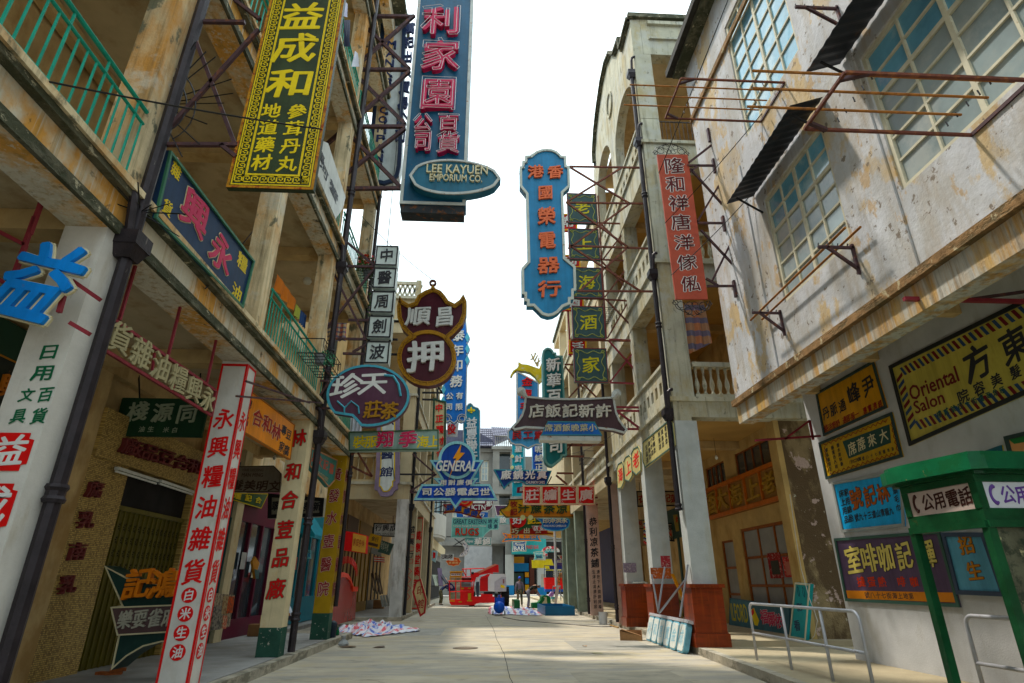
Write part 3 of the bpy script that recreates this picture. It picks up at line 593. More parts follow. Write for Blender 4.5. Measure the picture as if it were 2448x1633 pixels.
c=PX(XD,16,1690,60);wallbracket('dark bracket high on the peeling wall between two windows',c.y,c.z,.7,.5)
tr=thing('steel_arm','red steel arm under the ceiling beside the barber board','bracket',PX(6.9,21,1500,130))
struts(tr,redBar,[(PX(6.9,21,1868,140),PY(PX(6.9,21,1868,140).y,21,890,118))],.05);struts(tr,steelP,[(PX(6.9,21,1868,60),PY(PX(6.9,21,1868,140).y,21,1440,120))],.035)
tr=thing('steel_arm','thin dark steel arm pointing out beside the stained pillar','bracket',PX(6.95,18,1100,1500));y_=PX(6.95,18,1180,1480).y
struts(tr,redBar,[(PY(y_,18,1180,1478),PY(y_,18,720,1510)),(PY(y_,18,1105,1370),PY(y_,18,930,1500)),(PY(y_,18,1105,1370),PY(y_,18,1130,1505))],.04)
# ================================================================ right second building with arches
C=thing('arched_building','tall grey cream building with arched top floor and pierced parapets','building',(6.5,18,0))
XC=4.9;fC=FRt(XC);YC=[14.2,17.45,20.75]
for y in YC:MB().box(XC,5.47,y,y+.42,.27,5.32).build('column',colG,C)
for z0,z1 in((5.95,9.35),(10.1,13.4),(14.5,15.4)):
    MB().box(XC,5.5,14.2,14.62,z0,z1).build('pier',plasC,C)
    for y in YC[1:]:MB().box(XC+.02,5.4,y,y+.4,z0,z1).build('pier',plasC,C)
PARA=((5.95,6.95,6.28,6.62),(10.1,11.15,10.45,10.8),(14.5,15.3,14.62,14.92))
YE=21.6
for(z0,z1,h0,h1)in PARA:
    hs=[];y=14.95
    while y<YE-.4:
        if not any(abs(y+.11-c_-.2)<.32 for c_ in YC):hs.append((-(y+.22),-y,h0,h1))
        y+=.43
    MB().holes(fC,-YE,-14.62,z0,z1,hs,-.18,-.002).build('parapet',plasC,C);MB().box(XC-.06,XC+.22,14.62,YE,z1+.001,z1+.09).build('coping',plasC,C)
for z0,z1 in((5.32,5.83),(9.35,9.98),(13.4,14.38)):
    MB().box(XC,XC+.45,14.2,YE,z0,z1).build('beam',plasC,C);MB().box(XC-.07,XC+.45,14.13,YE,z1+.001,z1+.118).build('moulding',plasC,C)
    MB().box(XC+.451,9.9,14.2,14.6,z0+.1,z1).build('beam',plasC,C);MB().box(XC+.451,9.9,14.13,14.6,z1+.001,z1+.118).build('moulding',plasC,C)
    MB().box(XC+.452,9.9,14.61,YE,z0+.25,z1+.1).build('slab',mat('orange ceiling',(.46,.30,.13),.9,var=.15,vs=1),C)  # slab has an orange base colour with slight random variation
    for y in YC[1:]:MB().box(XC+.452,9.9,y+.05,y+.35,z0+.02,z0+.249).build('cross_beam',innerL,C)
balustrade(C,plasC,(5.55,14.32,5.95),(7.6,14.32,5.95),1.0,10,8);balustrade(C,plasC,(5.55,14.32,10.1),(7.8,14.32,10.1),1.0,10,8)
rb=MB()
for zz in(14.5,15.35):rb.bar((5.5,14.3,zz+.04),(8,14.3,zz+.04),.03)
for k in range(18):rb.bar((5.6+k*.14,14.3,14.54),(5.6+k*.14,14.3,15.38),.015)
rb.build('railing',blackF,C)
MB().box(8.3,10,14.6,YE,.27,20).build('wall',innerL,C);MB().box(5.3,8.29,YE-.2,YE,5.9,18).build('wall',innerL,C)
MB().box(XC+.001,5.5,14.2,14.62,15.42,18.3).build('pier',plasC,C)
gab=[(-14.2,18.3),(-14.2,20.0),(-15.45,20.0),(-15.45,20.55),(-16.3,20.75),(-16.9,21.5),(-17.7,21.8),(-18.6,21.7),(-19.6,21.25),(-20.4,20.7),(-21,19.9),(-21,19.3),(-YE,19.3),(-YE,15.4),(-21.1,15.4)]
ar2=[(-19.65+1.4*math.cos(R(a)),17.2+1.5*math.sin(R(a)))for a in range(180,-1,-15)];ar1=[(-16.1+1.45*math.cos(R(a)),16.8+1.3*math.sin(R(a)))for a in range(180,-1,-15)]
poly=gab+[(-21.05,15.4)]+ar2+[(-18.25,15.4),(-17.55,15.4)]+ar1+[(-14.65,15.4),(-14.62,15.4),(-14.62,18.3)]
MB().prism(fC,poly[::-1],-.35,-.003).build('gable',plasC,C)
top=gab[1:12];MB().ring(fC,top+[(a,b-.16)for a,b in top[::-1]],[(a,b-.03)for a,b in top]+[(a,b-.13)for a,b in top[::-1]],0,.09).build('gable_moulding',mouldL,C)
mb=MB()
for(a0,b0),(a1,b1)in zip(top,top[1:]):mb.bar(fC.at(a0,b0+.03,-.05),fC.at(a1,b1+.03,-.05),.4,.12)
mb.build('gable_coping',mouldL,C)
o_=ell(-17.75,19.55,.36,.5,20);MB().ring(fC,o_,inset(o_,-.09)if area(o_)<0 else inset(o_,.09),.001,.06).build('oval_ring',plasC,C)
MB().box(XC+.36,9.9,14.2,14.6,18.31,20.0).build('frieze',plasC,C);MB().box(XC-.08,9.9,14.08,14.7,20.002,20.2).build('cornice',mouldL,C);MB().box(5.5,9.9,14.12,14.199,19.0,19.08).build('moulding',plasC,C);MB().box(5.5,9.9,14.1,14.199,19.7,19.85).build('moulding',plasC,C)
MB().box(XC+.36,9.9,14.61,YE,18.35,18.5).build('slab',ceilL,C)
drainpipe(4.8,14.35,3.1,17.4,'brown downpipe with two hoppers on the corner of the arched building',.07,(5.35,9.5,14.35,17.3),(3.1,8,12.4),side=-1)
# wooden pedestals boxed round the columns
pedM=mat('varnished red brown wood',(.17,.035,.015),.3,var=.3,vs=2,stains=[((1.5,1.5,14),(.10,.025,.012),.48,.62,.7),((14,14,.8),(.24,.06,.02),.52,.62,.6)])
for y,lb in zip(YC,('nearest wooden pedestal box, beside the leaning blue and white panels','middle wooden pedestal box round the column with torn posters','farthest wooden pedestal box with a white cloth on top')):
    t=thing('pedestal',lb,'pedestal',(5.24,y+.2,.15));q=lambda e,z0,z1:MB().box(4.80-e,5.52+e,y-.12-e,y+.56+e,z0,z1)
    q(.0,.27,1.36).build('body',pedM,t);q(.04,.15,.42).build('plinth',pedM,t);q(.05,1.361,1.44).build('cap',pedM,t);q(.015,.421,.44).build('trim',flat('dark wood trim',(.14,.03,.012)),t)
# posters on the columns
def poster(label,fr,n,x0,y0,x1,y1,m,d=.004,extra=()):
    a0,b0=fr.px(n,x0,y1);a1,b1=fr.px(n,x1,y0);t=thing('poster',label,'poster',fr.at((a0+a1)/2,b0,d));MB().fbox(fr,min(a0,a1),max(a0,a1),min(b0,b1),max(b0,b1),d,d+.004).build('sheet',m,t)
    for(f0,g0,f1,g1,mm)in extra:MB().fbox(fr,a0+(a1-a0)*f0,a0+(a1-a0)*f1,b0+(b1-b0)*g0,b0+(b1-b0)*g1,d+.0042,d+.006).build('print',mm,t)
    return t
bill=lambda nm,c:mat(nm,c,.8,var=.25,vs=8,stains=[((18,18,18),(.55,.5,.45),.55,.62,.7)],bump=.2)
poster('torn red handbill on the middle column',FY(17.44),14,913,1110,995,1222,bill('torn red paper',(.35,.05,.06)));poster('orange red paper band round the middle column',FY(17.44),14,812,1228,1003,1335,bill('torn orange paper',(.38,.10,.04)))
poster('faded blue and red paper band on the farther column',FY(20.74),14,540,1180,662,1275,bill('faded blue red paper',(.22,.18,.24)))
# shop wall of the arched building
XS=8.0;fS=FRt(XS);S=thing('shop_front','brown framed shop front with orange wooden signboard under the arches','shop front',(XS,18,.3))
ochre=mat('ochre plaster',(.46,.33,.16),.85,var=.2,vs=1.5,stains=[((2,2,.8),(.30,.18,.07),.52,.68,.6)],bump=.15)
a=lambda x,y:fS.px(23,x,y)
wood=mat('orange brown joinery',(.26,.085,.025),.45,var=.2,vs=4,streak=.3);greyP=mat('grey papered pane',(.26,.26,.25),.5,var=.15,vs=2)
wl=(a(945,700)[0],a(1300,700)[0],.55,3.0);wr=(a(805,700)[0],a(885,700)[0],.3,2.75);u1=(a(690,150)[0],a(820,150)[0],4.55,5.25);u2=(a(890,100)[0],a(1200,100)[0],4.55,5.25)
MB().holes(fS,-21.3,-14.91,.27,5.9,[wl,wr,u1,u2],-.25,0).build('wall',ochre,S)
window(S,fS,*wl,3,3,wood,lambda i,j,c,r:greyP,fw=.08,mw=.07,rnd=5);window(S,fS,*wr,1,3,wood,lambda i,j,c,r:greyP,fw=.06,mw=.07,rnd=6)
window(S,fS,*u1,4,1,wood,lambda i,j,c,r:glassD,fw=.04,mw=.05);window(S,fS,*u2,5,1,wood,lambda i,j,c,r:glassD,fw=.04,mw=.05)
fb=FY(14.45)
MB().box(7.6,7.74,14.44,14.85,.27,5.6).build('pilaster',ochre,S);MB().box(7.741,9.9,14.46,14.9,.15,5.6).build('pier',stainP,C)
poster('red poster of a figure on the shop window, the single one',fS,23,1118,692,1178,868,bill('red dark poster',(.25,.03,.03)),d=-.04,extra=((.2,.15,.8,.7,flat('poster dark figure',(.03,.03,.02))),))
poster('wide pair of red posters on the shop window',fS,23,1215,712,1325,860,bill('red pink poster',(.42,.05,.05)),d=-.04,extra=((.1,.1,.42,.75,flat('poster pink figure',(.45,.16,.12))),(.55,.1,.9,.7,flat('poster pink figure',(.45,.16,.12)))))
# right far blocks
XR=4.9
D2=thing('balcony_block','cream block with iron balconies farther along the right side','building',(6.5,30,0))
pinkP=mat('faded pink column',(.52,.38,.33),.75,var=.15,vs=3,stains=[((3,3,1),(.36,.30,.24),.55,.7,.6)],bump=.2);greenC=mat('weathered grey green column',(.26,.30,.24),.75,var=.2,vs=3,stains=[((3,3,.8),(.14,.17,.13),.5,.65,.6),((9,9,9),(.42,.40,.3),.66,.7,.7)],bump=.25)
CR=((22.4,pinkP),(27.9,pinkP),(31.5,greenC),(34.9,greenC))
for y,m in CR:MB().box(XR,5.45,y,y+.42,.15,5.0).build('column',m,D2)
for z0,z1 in((5.0,5.6),(9.0,9.6),(13,13.6)):
    MB().box(XR-.02,XR+.4,21.61,38,z0,z1).build('beam',creamB,D2);MB().box(XR-.1,XR+.4,21.61,38,z1+.001,z1+.12).build('moulding',plasC,D2);MB().box(XR+.401,9.5,21.61,38,z0+.2,z1).build('slab',ceilL,D2)
    for y,m in CR:MB().box(XR,5.4,y,y+.42,z1+.12,z1+3.4).build('pier',creamB,D2)
    for y0,y1 in((22.82,27.9),(28.3,31.5),(31.9,34.9)):
        balustrade(D2,plasC,(XR+.12,y0,z1+.12),(XR+.12,y1,z1+.12),.95,int((y1-y0)/.3),6)
MB().box(8.2,10,21.61,38,.15,17).build('wall',innerL,D2);MB().box(XR+.01,5.3,21.61,38,16.95,17.4).build('parapet',creamB,D2)
MB().box(XR-.1,5.3,21.61,38,17.402,17.6).build('cornice',mouldL,D2)
drainpipe(4.8,22.15,.2,9,'brown downpipe on the faded pink column near the pedestals',.06,(4.9,),(.6,2.6),elbow=False)
drainpipe(4.82,28.0,.2,13,'brown downpipe beside the pink column with a row of black characters',.06,(),(.7,3.2),elbow=False)
drainpipe(4.75,39.3,1.3,6.1,'white plastic downpipe on the farther right block',.08,(),(5.9,),m=flat('white plastic',(.62,.62,.6)),elbow=False)
D3=thing('curved_block','cream block with curved balcony beyond the green columns','building',(7,45,0))
pc=[(5.0,38.2),(4.7,39.2),(4.6,42),(4.7,48),(5.3,52),(6.5,55),(9,56.5),(14,57),(14,38.2)]
mb=MB().prism(FZ(5.6),pc[::-1],0,.9);mb.build('balcony',wB,D3);MB().prism(FZ(6.5),[(x+.6,y)for x,y in pc][::-1],0,8).build('wall',creamB,D3)
MB().prism(FZ(5.3),[(x+.15,y)for x,y in pc][::-1],0,.298).build('ceiling',ochre,D3);MB().box(9.5,12,38.2,57,.15,5.3).build('wall',mat('blue purple wall',(.05,.05,.10),.7),D3)
MB().box(5.1,5.5,38.3,38.75,.15,5.3).build('column',greenC,D3)
# ================================================================ end of the street
E_=thing('corner_tower_building','grey stone corner tower with tiled roof closing the street','building',(1,80,0));stone=mat('pale grey stone',(.185,.18,.165),.85,var=.25,vs=.5,stains=[((.5,.5,.3),(.32,.31,.28),.5,.7,.5)])
fE=FY(80)
def ePX(x,y,n=13):return fE.px(n,x,y)
MB().holes(fE,-12,1.3,6.0,18.9,[(-1.1,.25,7.2,8.6),(-4,-2.6,9,11),(-.3,.7,9.0,12.2),(-.3,.7,14.4,17.2),(-4,-2.6,14,16.5)],-3,0).build('wall',stone,E_)
for w_ in((-4,-2.6,9,11),(-.3,.7,9.0,12.2),(-.3,.7,14.4,17.2),(-4,-2.6,14,16.5)):window(E_,fE,*w_,2,3,frameW,lambda i,j,c,r:glassG,fw=.12,mw=.06,inset_=.3)
MB().box(3.95,22,84,86,6,18.6).build('wall',stone,E_)
tw=[(1.3,80),(1.3,79),(4.2,79),(4.2,80)]
for z0,z1 in((6.0,8.6),(12.4,13.4),(18.2,18.9)):MB().box(1.3,4.6,79,83,z0,z1).build('wall',stone,E_)
for x in(1.3,3.7):
    for z0,z1 in((8.6,12.4),(13.4,18.2)):MB().box(x,x+.9,79.002,79.9,z0,z1).build('pier',stone,E_)
MB().box(2.2,3.7,80.5,83,8.6,18.2).build('room',glassD,E_)
for z in(8.62,13.42):balustrade(E_,stone,(2.2,79.2,z),(3.7,79.2,z),1.4,6,6)
balustrade(E_,stone,(1.5,79.1,18.9),(4.6,79.1,18.9),1.6,12,6)
for z in(6.0,12.3,18.3):MB().box(-12,1.29,79.6,79.99,z,z+.5).build('cornice',stone,E_);MB().box(1.1,4.8,78.7,78.999,z+.2,z+.6).build('cornice',stone,E_)
slate=mat('grey violet roof tiles',(.06,.06,.09),.6,var=.3,vs=3);tileM=mat('light ridge tile',(.17,.17,.21),.6,var=.3)
def roofface(p,u_,v_,nu,nv):
    mb=MB();P0=Vector(p);u_,v_=Vector(u_),Vector(v_);n_=u_.cross(v_).normalized()
    if n_.y>0 and n_.z<0:n_=-n_
    for i in range(nu):
        for j in range(nv):
            t=j/nv;sh=0;a_=P0+u_*(i/nu)+v_*t;b_=P0+u_*((i+.78)/nu)+v_*t;c_=P0+u_*((i+.78)/nu)+v_*((j+.95)/nv);d_=P0+u_*(i/nu)+v_*((j+.95)/nv);o=n_*.12
            mb.quad(a_+o,b_+o,c_+o*.3,d_+o*.3);mb.quad(a_,b_,b_+o,a_+o)
    mb.build('roof_tiles',tileM,E_,kind='stuff')
mb=MB();mb.prism(FY(79.2),[(-12,18.9),(1.2,18.9),(1.2,20),(-1.5,21.3),(-12,21.3)],-3,-.2);mb.build('roof',slate,E_)
v0=[Vector(p)for p in((-3,78.9,18.95),(1.3,78.9,18.95),(1.3,82,22.2),(-3,82,22.2))];mb=MB();mb.quad(*v0);mb.quad(Vector((1.3,78.9,18.95)),Vector((4.4,79.6,20.5)),Vector((4.4,82,22)),Vector((1.3,82,22.4)));mb.build('roof',slate,E_)
roofface((-3,78.88,18.95),(4.3,0,0),(0,3.1,3.3),14,9);roofface((1.3,78.9,20.4),(3.0,.4,0),(-.3,2.4,1.9),10,6)
gpan=mat('grey stage board',(.33,.33,.33),.8,var=.15,vs=.6,stains=[((.6,.6,.6),(.24,.24,.25),.5,.6,.7)])
MB().box(-14,3.0,81,83,0,6.0).build('wall',gG,E_);st=thing('stage_board','large grey board standing at the end of the street','board',(-.4,79,.2));MB().box(-2.2,1.35,79,79.3,1.2,5.9).build('panel',gpan,st);MB().box(-2.3,1.6,78.6,79.3,.15,1.2).build('base',stone,st)
bl=mat('blue column base',(.02,.16,.33),.5);bG=thing('bar_building','bar front with white and blue columns at the street end','building',(5,78,0))
for x in(2.95,6.9):MB().box(x,x+1.05,76,77,.15,4.75).build('column',wB,bG);MB().box(x-.03,x+1.08,75.97,77.03,.15,1.25).build('column_base',bl,bG);MB().box(x,x+1.05,76,77,4.75,6.6).build('pier',stone,bG)
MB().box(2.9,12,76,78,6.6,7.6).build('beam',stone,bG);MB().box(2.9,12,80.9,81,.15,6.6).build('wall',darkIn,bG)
for x0,x1,z0,z1,c in((4.0,6.2,2.9,3.9,(.02,.13,.26)),(4.0,5.6,3.9,4.7,(.30,.15,.02)),(5.7,6.2,2.2,2.8,(.55,.25,.02)),(5.7,6.2,1.4,2.1,(.02,.15,.3)),(5.7,6.2,.6,1.3,(.55,.3,.02)),(6.3,6.9,.2,4.6,(.09,.03,.02)),(7.9,10.5,3.0,4.4,(.5,.4,.08)),(4.1,5.5,.3,2.7,(.03,.05,.04))):
    MB().box(x0,x1,80.6,80.88,z0,z1).build('panel',flat('panel %.2f %.2f %.2f'%c,c),bG)
tl=mat('teal bar fascia',(.03,.19,.19),.45);fp=[(3.7+4.2*k/10,74.5-1.6*math.sin(math.pi*k/10))for k in range(11)]+[(7.9,76),(3.7,76)]
MB().prism(FZ(4.75),fp[::-1],0,1.75).build('fascia',tl,bG)

# ================================================================ signs
WHT=flat('white letter',(.70,.70,.68));YEL=flat('yellow letter',(.72,.56,.03));BLK=flat('black letter',(.025,.025,.03));RED=flat('red letter',(.60,.02,.02));ORG_=flat('coral letter',(.62,.16,.08))
PNK=flat('rose letter',(.50,.05,.11));DRED=flat('deep red letter',(.25,.012,.02));DGRN=flat('dark green letter',(.02,.12,.06));CRM=flat('cream letter',(.62,.56,.38));ORNG=flat('orange letter',(.65,.22,.02));NEON=flat('neon tube white',(.72,.68,.70),.3);NAVY=flat('navy letter',(.02,.03,.09))
yellB=flat('yellow border paint',(.66,.50,.02));silver=mat('weathered white rim',(.50,.52,.50),.6,var=.15,vs=3,stains=[((9,9,9),(.28,.10,.03),.62,.67,.9),((14,14,2),(.24,.2,.15),.6,.7,.5)],bump=.15)
# 1 green sign with greek key border
g1=thing('hanging_sign','tall dark green sign with yellow characters and yellow key pattern border','sign',(-2.4,5.4,5.5));F1=FY(5.4);p1=rect(-2.93,5.53,-1.97,9.9)
panel(g1,F1,p1,paint('dark green sign paint',(.035,.05,.025),var=.3),-.07,0,bm=mat('rusted yellow rim',(.40,.20,.03),.6,var=.3,vs=8,stains=[((12,12,12),(.2,.02,.01),.5,.6,.8)]),bw=.03,bd=.006)
mb=MB();p1=p1[::-1];mb.ring(F1,inset(p1,.04),inset(p1,.056),.001,.004);mb.ring(F1,inset(p1,.175),inset(p1,.2),.001,.004)
def key(mb,a,b,s,ax,sgn):
    "one meander unit inside a square of side s"
    t=s*.16
    for(x0,y0,x1,y1)in((0,0,t,1*s),(0,s-t,.86*s,s),(.86*s-t,.3*s,.86*s,s),(.34*s,.3*s,.86*s,.3*s+t),(.34*s,.3*s,.34*s+t,.66*s),(0,0,s*1.0,t)):
        if ax:x0,y0,x1,y1=y0,x0,y1,x1
        mb.fbox(F1,min(a+x0*sgn,a+x1*sgn),max(a+x0*sgn,a+x1*sgn),b+y0,b+y1,.001,.004)
s_=.092
for k in range(46):
    key(mb,-2.865,5.61+k*s_,s_,1,1);key(mb,-2.035,5.61+k*s_,s_,1,-1)
for k in range(8):key(mb,-2.77+k*s_,5.605,s_,0,1)
mb.build('key_pattern',yellB,g1,kind='stuff')
for t,p0,w_,h_ in(('益',(510,115),260,180),('成',(465,325),270,190),('和',(435,560),290,185)):printed(g1,F1,.002,t,4,p0,p0,w_,h_,YEL,'x')
printed(g1,F1,.002,'參茸丹丸',4,(475,750),(410,1100),120,100,YEL,'x');printed(g1,F1,.002,'地道藥材',4,(305,745),(240,1090),120,100,YEL,'x')
strutsY(g1,steelP,5.4,1,[((1310,145),(1640,150)),((1100,968),(1590,970)),((1130,860),(1730,200)),((1310,270),(1570,960)),((1570,0),(1740,130)),((1480,970),(1580,1050))],.045)
struts(g1,steelP,[((-3.76,5.4,PY(5.4,1,1100,968).z),PY(5.4,1,1120,968))],.045)
# 2 big blue neon sign
F2=FY(13.1);p2_=rect(-2.42,10.97,-.62,19.35)
s2=thing('neon_sign','tall deep blue sign box with rose neon characters and a lens shaped plate','sign',(-1.5,13.3,10.97));panel(s2,F2,p2_,paint('deep blue sign metal',(.012,.085,.16),.4,.7),-.45,0,bm=silver,bw=.09,bd=.03)
MB().box(-2.38,-.66,13.12,13.53,10.72,10.968).build('sign_bottom',mat('dark rusty underside',(.03,.035,.04),.7,var=.3,vs=5,stains=[((6,6,6),(.2,.08,.03),.55,.65,.8)]),s2)
for t,p,w_,h_ in(('利',(1448,168),230,175),('家',(1437,400),225,190),('園',(1425,655),215,200),('百',(1492,848),125,100),('公',(1320,848),110,100),('貨',(1490,985),135,125),('司',(1322,972),110,125)):
    raised(s2,F2,.0,t,4,p,p,w_,h_,PNK,'x',.16)
    mb=MB();V,Fc=glyph(t,'r',False);a_,b_=F2.px(4,*p);sw,sh=span(F2,4,*p,w_*1.06,h_*1.08)
    me=_raw(t,0,0,.0,1);E_key={}
    for pl_ in me.polygons:
        vs_=list(pl_.vertices)
        for i_,v_ in enumerate(vs_):e_=tuple(sorted((v_,vs_[(i_+1)%len(vs_)])));E_key[e_]=E_key.get(e_,0)+1
    for(i0,i1),c_ in E_key.items():
        if c_==1:
            q0,q1=me.vertices[i0].co,me.vertices[i1].co;f_=lambda q:F2.at(a_+q.x/EMX*sw,b_+(q.y-EMC)/EMY*sh,.2)
            if(f_(q0)-f_(q1)).length>.01:mb.tube([f_(q0),f_(q1)],.009,4,False)
    bpy.data.meshes.remove(me);mb.build('neon_tube',NEON,s2)
lens=[(-1,0)]+[(math.cos(R(a)),.42*math.sin(R(a)))for a in range(150,29,-10)]+[(1,0)]+[(math.cos(R(a)),.42*math.sin(R(a)))for a in range(-30,-151,-10)]
cx_,cz_=PY(12.9,0,1045,410).x,PY(12.9,0,1045,410).z;rx_=(PY(12.9,0,1150,410).x-PY(12.9,0,940,410).x)/2
lp=[(cx_+a*rx_,cz_+b*rx_*1.12*(1-.1*a))for a,b in lens];Fl=FY(12.85);panel(s2,Fl,lp,paint('mid blue plate',(.03,.13,.20)),-.28,0,'plate',silver,.07,.04,'plate_rim')
raised(s2,Fl,0,'LEE KAYUEN',0,(1050,391),(1050,391),140,19,CRM,'b',.06);raised(s2,Fl,0,'EMPORIUM CO.',0,(1047,411),(1047,411),120,15,CRM,'b',.06)
for zz in(.35,.55):mb=MB();mb.tube([Fl.at(a*.93+cx_*.07,b*.9+cz_*.1,.05)for a,b in lp[2:12]],.009,4,False);mb.build('neon_tube',NEON,s2);break
strutsY(s2,steelP,13.2,31,[((780,120),(1350,125)),((730,522),(1315,523)),((640,948),(1285,950)),((590,1416),(1245,1412)),((720,660),(1350,118)),((915,130),(1315,520)),((640,1130),(1315,535)),((870,520),(1280,930)),((700,1412),(1280,965)),((810,955),(1245,1400))],.095)
# 3 white pill sign
F3=FY(16.5);q=[(1105,150),(1290,150),(1258,1150),(1252,1250),(1235,1330),(1190,1375),(1125,1395),(1060,1380),(1010,1330),(990,1250),(1010,1150),(1098,270)]
s3=sign('hanging_sign','long white sign with navy rounded border and black letters stacked downward','sign',F3,31,q,paint('white sign enamel',(.56,.60,.60)),.3,paint('navy rim',(.015,.03,.07)),.14,.1)
for i,ch in enumerate('MANKEE COMPANY'):
    if ch==' ':continue
    x_=1182+(1075-1182)*i/13;y_=345+(1262-345)*i/13;raised(s3,F3,0,ch,31,(x_,y_),(x_,y_),62,50,NAVY,'x',.1)
raised(s3,F3,0,'萬記出入貿易公司',31,(1318,225),(1245,1030),75,85,NAVY,'x',.1)
strutsY(s3,steelP,16.6,31,[((865,300),(1100,304)),((865,740),(1050,740)),((735,1176),(1000,1176))],.1)
# 4 white cloth-like sign on the railing
F4=FL(-3.70);s4=sign('banner_board','white board with black characters tied to the upper railing','sign',F4,31,[(652,1050),(705,1075),(835,1480),(812,1568),(760,1640),(620,1300)],paint('off white board',(.55,.56,.52)),.05)
for t,x_,y_ in(('海',645,1150),('河',672,1275),('蟹',745,1440)):printed(s4,F4,.002,t,31,(x_,y_),(x_,y_),75,110,BLK,'x')
# 5 five white boxes
F5=FY(13.05);s5=thing('hanging_sign','column of five white light boxes in black frames, one black character each','sign',PY(13.05,32,800,1515));whb=paint('white light box',(.56,.62,.60),.35,.3)
for(x0,y0,x1,y1),ch in zip(((787,425,992,605),(766,632,974,816),(746,850,955,1046),(720,1080,935,1280),(692,1318,912,1522)),'中醫周劍波'):
    a0,b0=F5.px(32,x0,y1);a1,b1=F5.px(32,x1,y0);mid=(F5.px(32,(x0+x1)/2,(y0+y1)/2));w_,h_=.70,(b1-b0);a0,a1=-2.62-w_/2*.78,-2.62+w_/2*.78
    xs_=-2.615;a0,a1=xs_-.285,xs_+.285;P_=rect(a0,b0,a1,b1);panel(s5,F5,P_,whb,-.3,0,'light_box',blackF,.035,.012,'frame')
    o=bpy.data.objects.new('character',glyph_mesh(ch,'b'));col.objects.link(o);o.parent=s5;M_=fmat(F5,xs_,(b0+b1)/2,.01,.33,.38,.02);M_.translation-=ORG[s5.name];o.matrix_local=M_;o.material_slots[0].link='OBJECT';o.material_slots[0].material=BLK
struts(s5,blackF,[((-2.87,13.2,6.4),(-2.87,13.2,9.5)),((-2.36,13.2,6.4),(-2.36,13.2,9.5))],.05)
strutsY(s5,steelP,13.15,32,[((395,612),(765,618)),((345,1292),(690,1298)),((320,1195),(760,640)),((385,680),(680,1290)),((520,1118),(720,1122)),((560,1420),(700,1340)),((470,1432),(690,1436)),((440,330),(770,615))],.055)
# 6 pawn shop shape
F6=FY(16.7);bat=[(1165,468),(1180,500),(1225,528),(1262,515),(1285,470),(1330,440),(1370,425),(1385,400),(1405,425),(1440,440),(1470,475),(1490,505),(1530,525),(1565,500),(1590,462),(1612,510),(1610,590),(1585,660),(1530,720),(1490,755)]
cir=[(1345+198*math.cos(R(a)),885-188*math.sin(R(a)))for a in range(38,-219,-14)];left=[(1235,745),(1180,690),(1150,620),(1145,550)]
s6=sign('pawn_shop_sign','maroon bat and coin shaped sign with ochre key edging and large white characters','sign',F6,5,bat+cir+left,paint('maroon sign metal',(.075,.012,.02),.45),.3,paint('ochre rim',(.42,.22,.015),.5),.13,.06)
ca,cb=F6.px(5,1345,885);rw=span(F6,5,1345,885,396,376);arc=[(ca+rw[0]/2*math.cos(R(a)),cb+rw[1]/2*math.sin(R(a)))for a in range(28,153,10)]
mb=MB()
for(a0,b0),(a1,b1)in zip(arc,arc[1:]):mb.bar(F6.at(a0,b0-.06,.03),F6.at(a1,b1-.06,.03),.06,.12)
mb.build('ochre_band',MATS['ochre rim'],s6)
pts=[F6.px(5,*p)for p in bat+cir+left];pts=pts if area(pts)>0 else pts[::-1];mid_=inset(pts,.065);mb=MB()
for i in range(len(mid_)):
    a_,b_=Vector(mid_[i]),Vector(mid_[(i+1)%len(mid_)]);n=max(1,int((b_-a_).length/.17))
    for k in range(n):p0,p1=a_.lerp(b_,(k+.15)/n),a_.lerp(b_,(k+.85)/n);q_=(p1-p0).normalized();nn=Vector((-q_.y,q_.x))*.03;mb.tube([F6.at(p0.x,p0.y,.07),F6.at(p0.x+nn.x,p0.y+nn.y,.07),F6.at(p1.x+nn.x,p1.y+nn.y,.07),F6.at(p1.x,p1.y,.07),F6.at(p1.x-nn.x,p1.y-nn.y,.07)],.009,4)
mb.build('key_pattern',flat('dark ochre line',(.16,.07,.01)),s6,kind='stuff')
raised(s6,F6,0,'順',5,(1290,612),(1290,612),150,120,WHT,'x',.1);raised(s6,F6,0,'昌',5,(1465,615),(1465,615),120,125,WHT,'x',.1);raised(s6,F6,0,'押',5,(1340,882),(1340,882),235,205,WHT,'x',.12)
mb=MB();c0=PY(16.7,5,1385,382);mb.ring(F6,[(c0.x+.12*math.cos(R(a)),c0.z+.12*math.sin(R(a)))for a in range(0,360,30)],[(c0.x+.06*math.cos(R(a)),c0.z+.06*math.sin(R(a)))for a in range(0,360,30)],-.06,.02);mb.build('hanging_ring',rust,s6)
strutsY(s6,blackF,16.85,5,[((790,855),(1200,862)),((800,628),(1160,640)),((700,755),(1150,762))],.06)
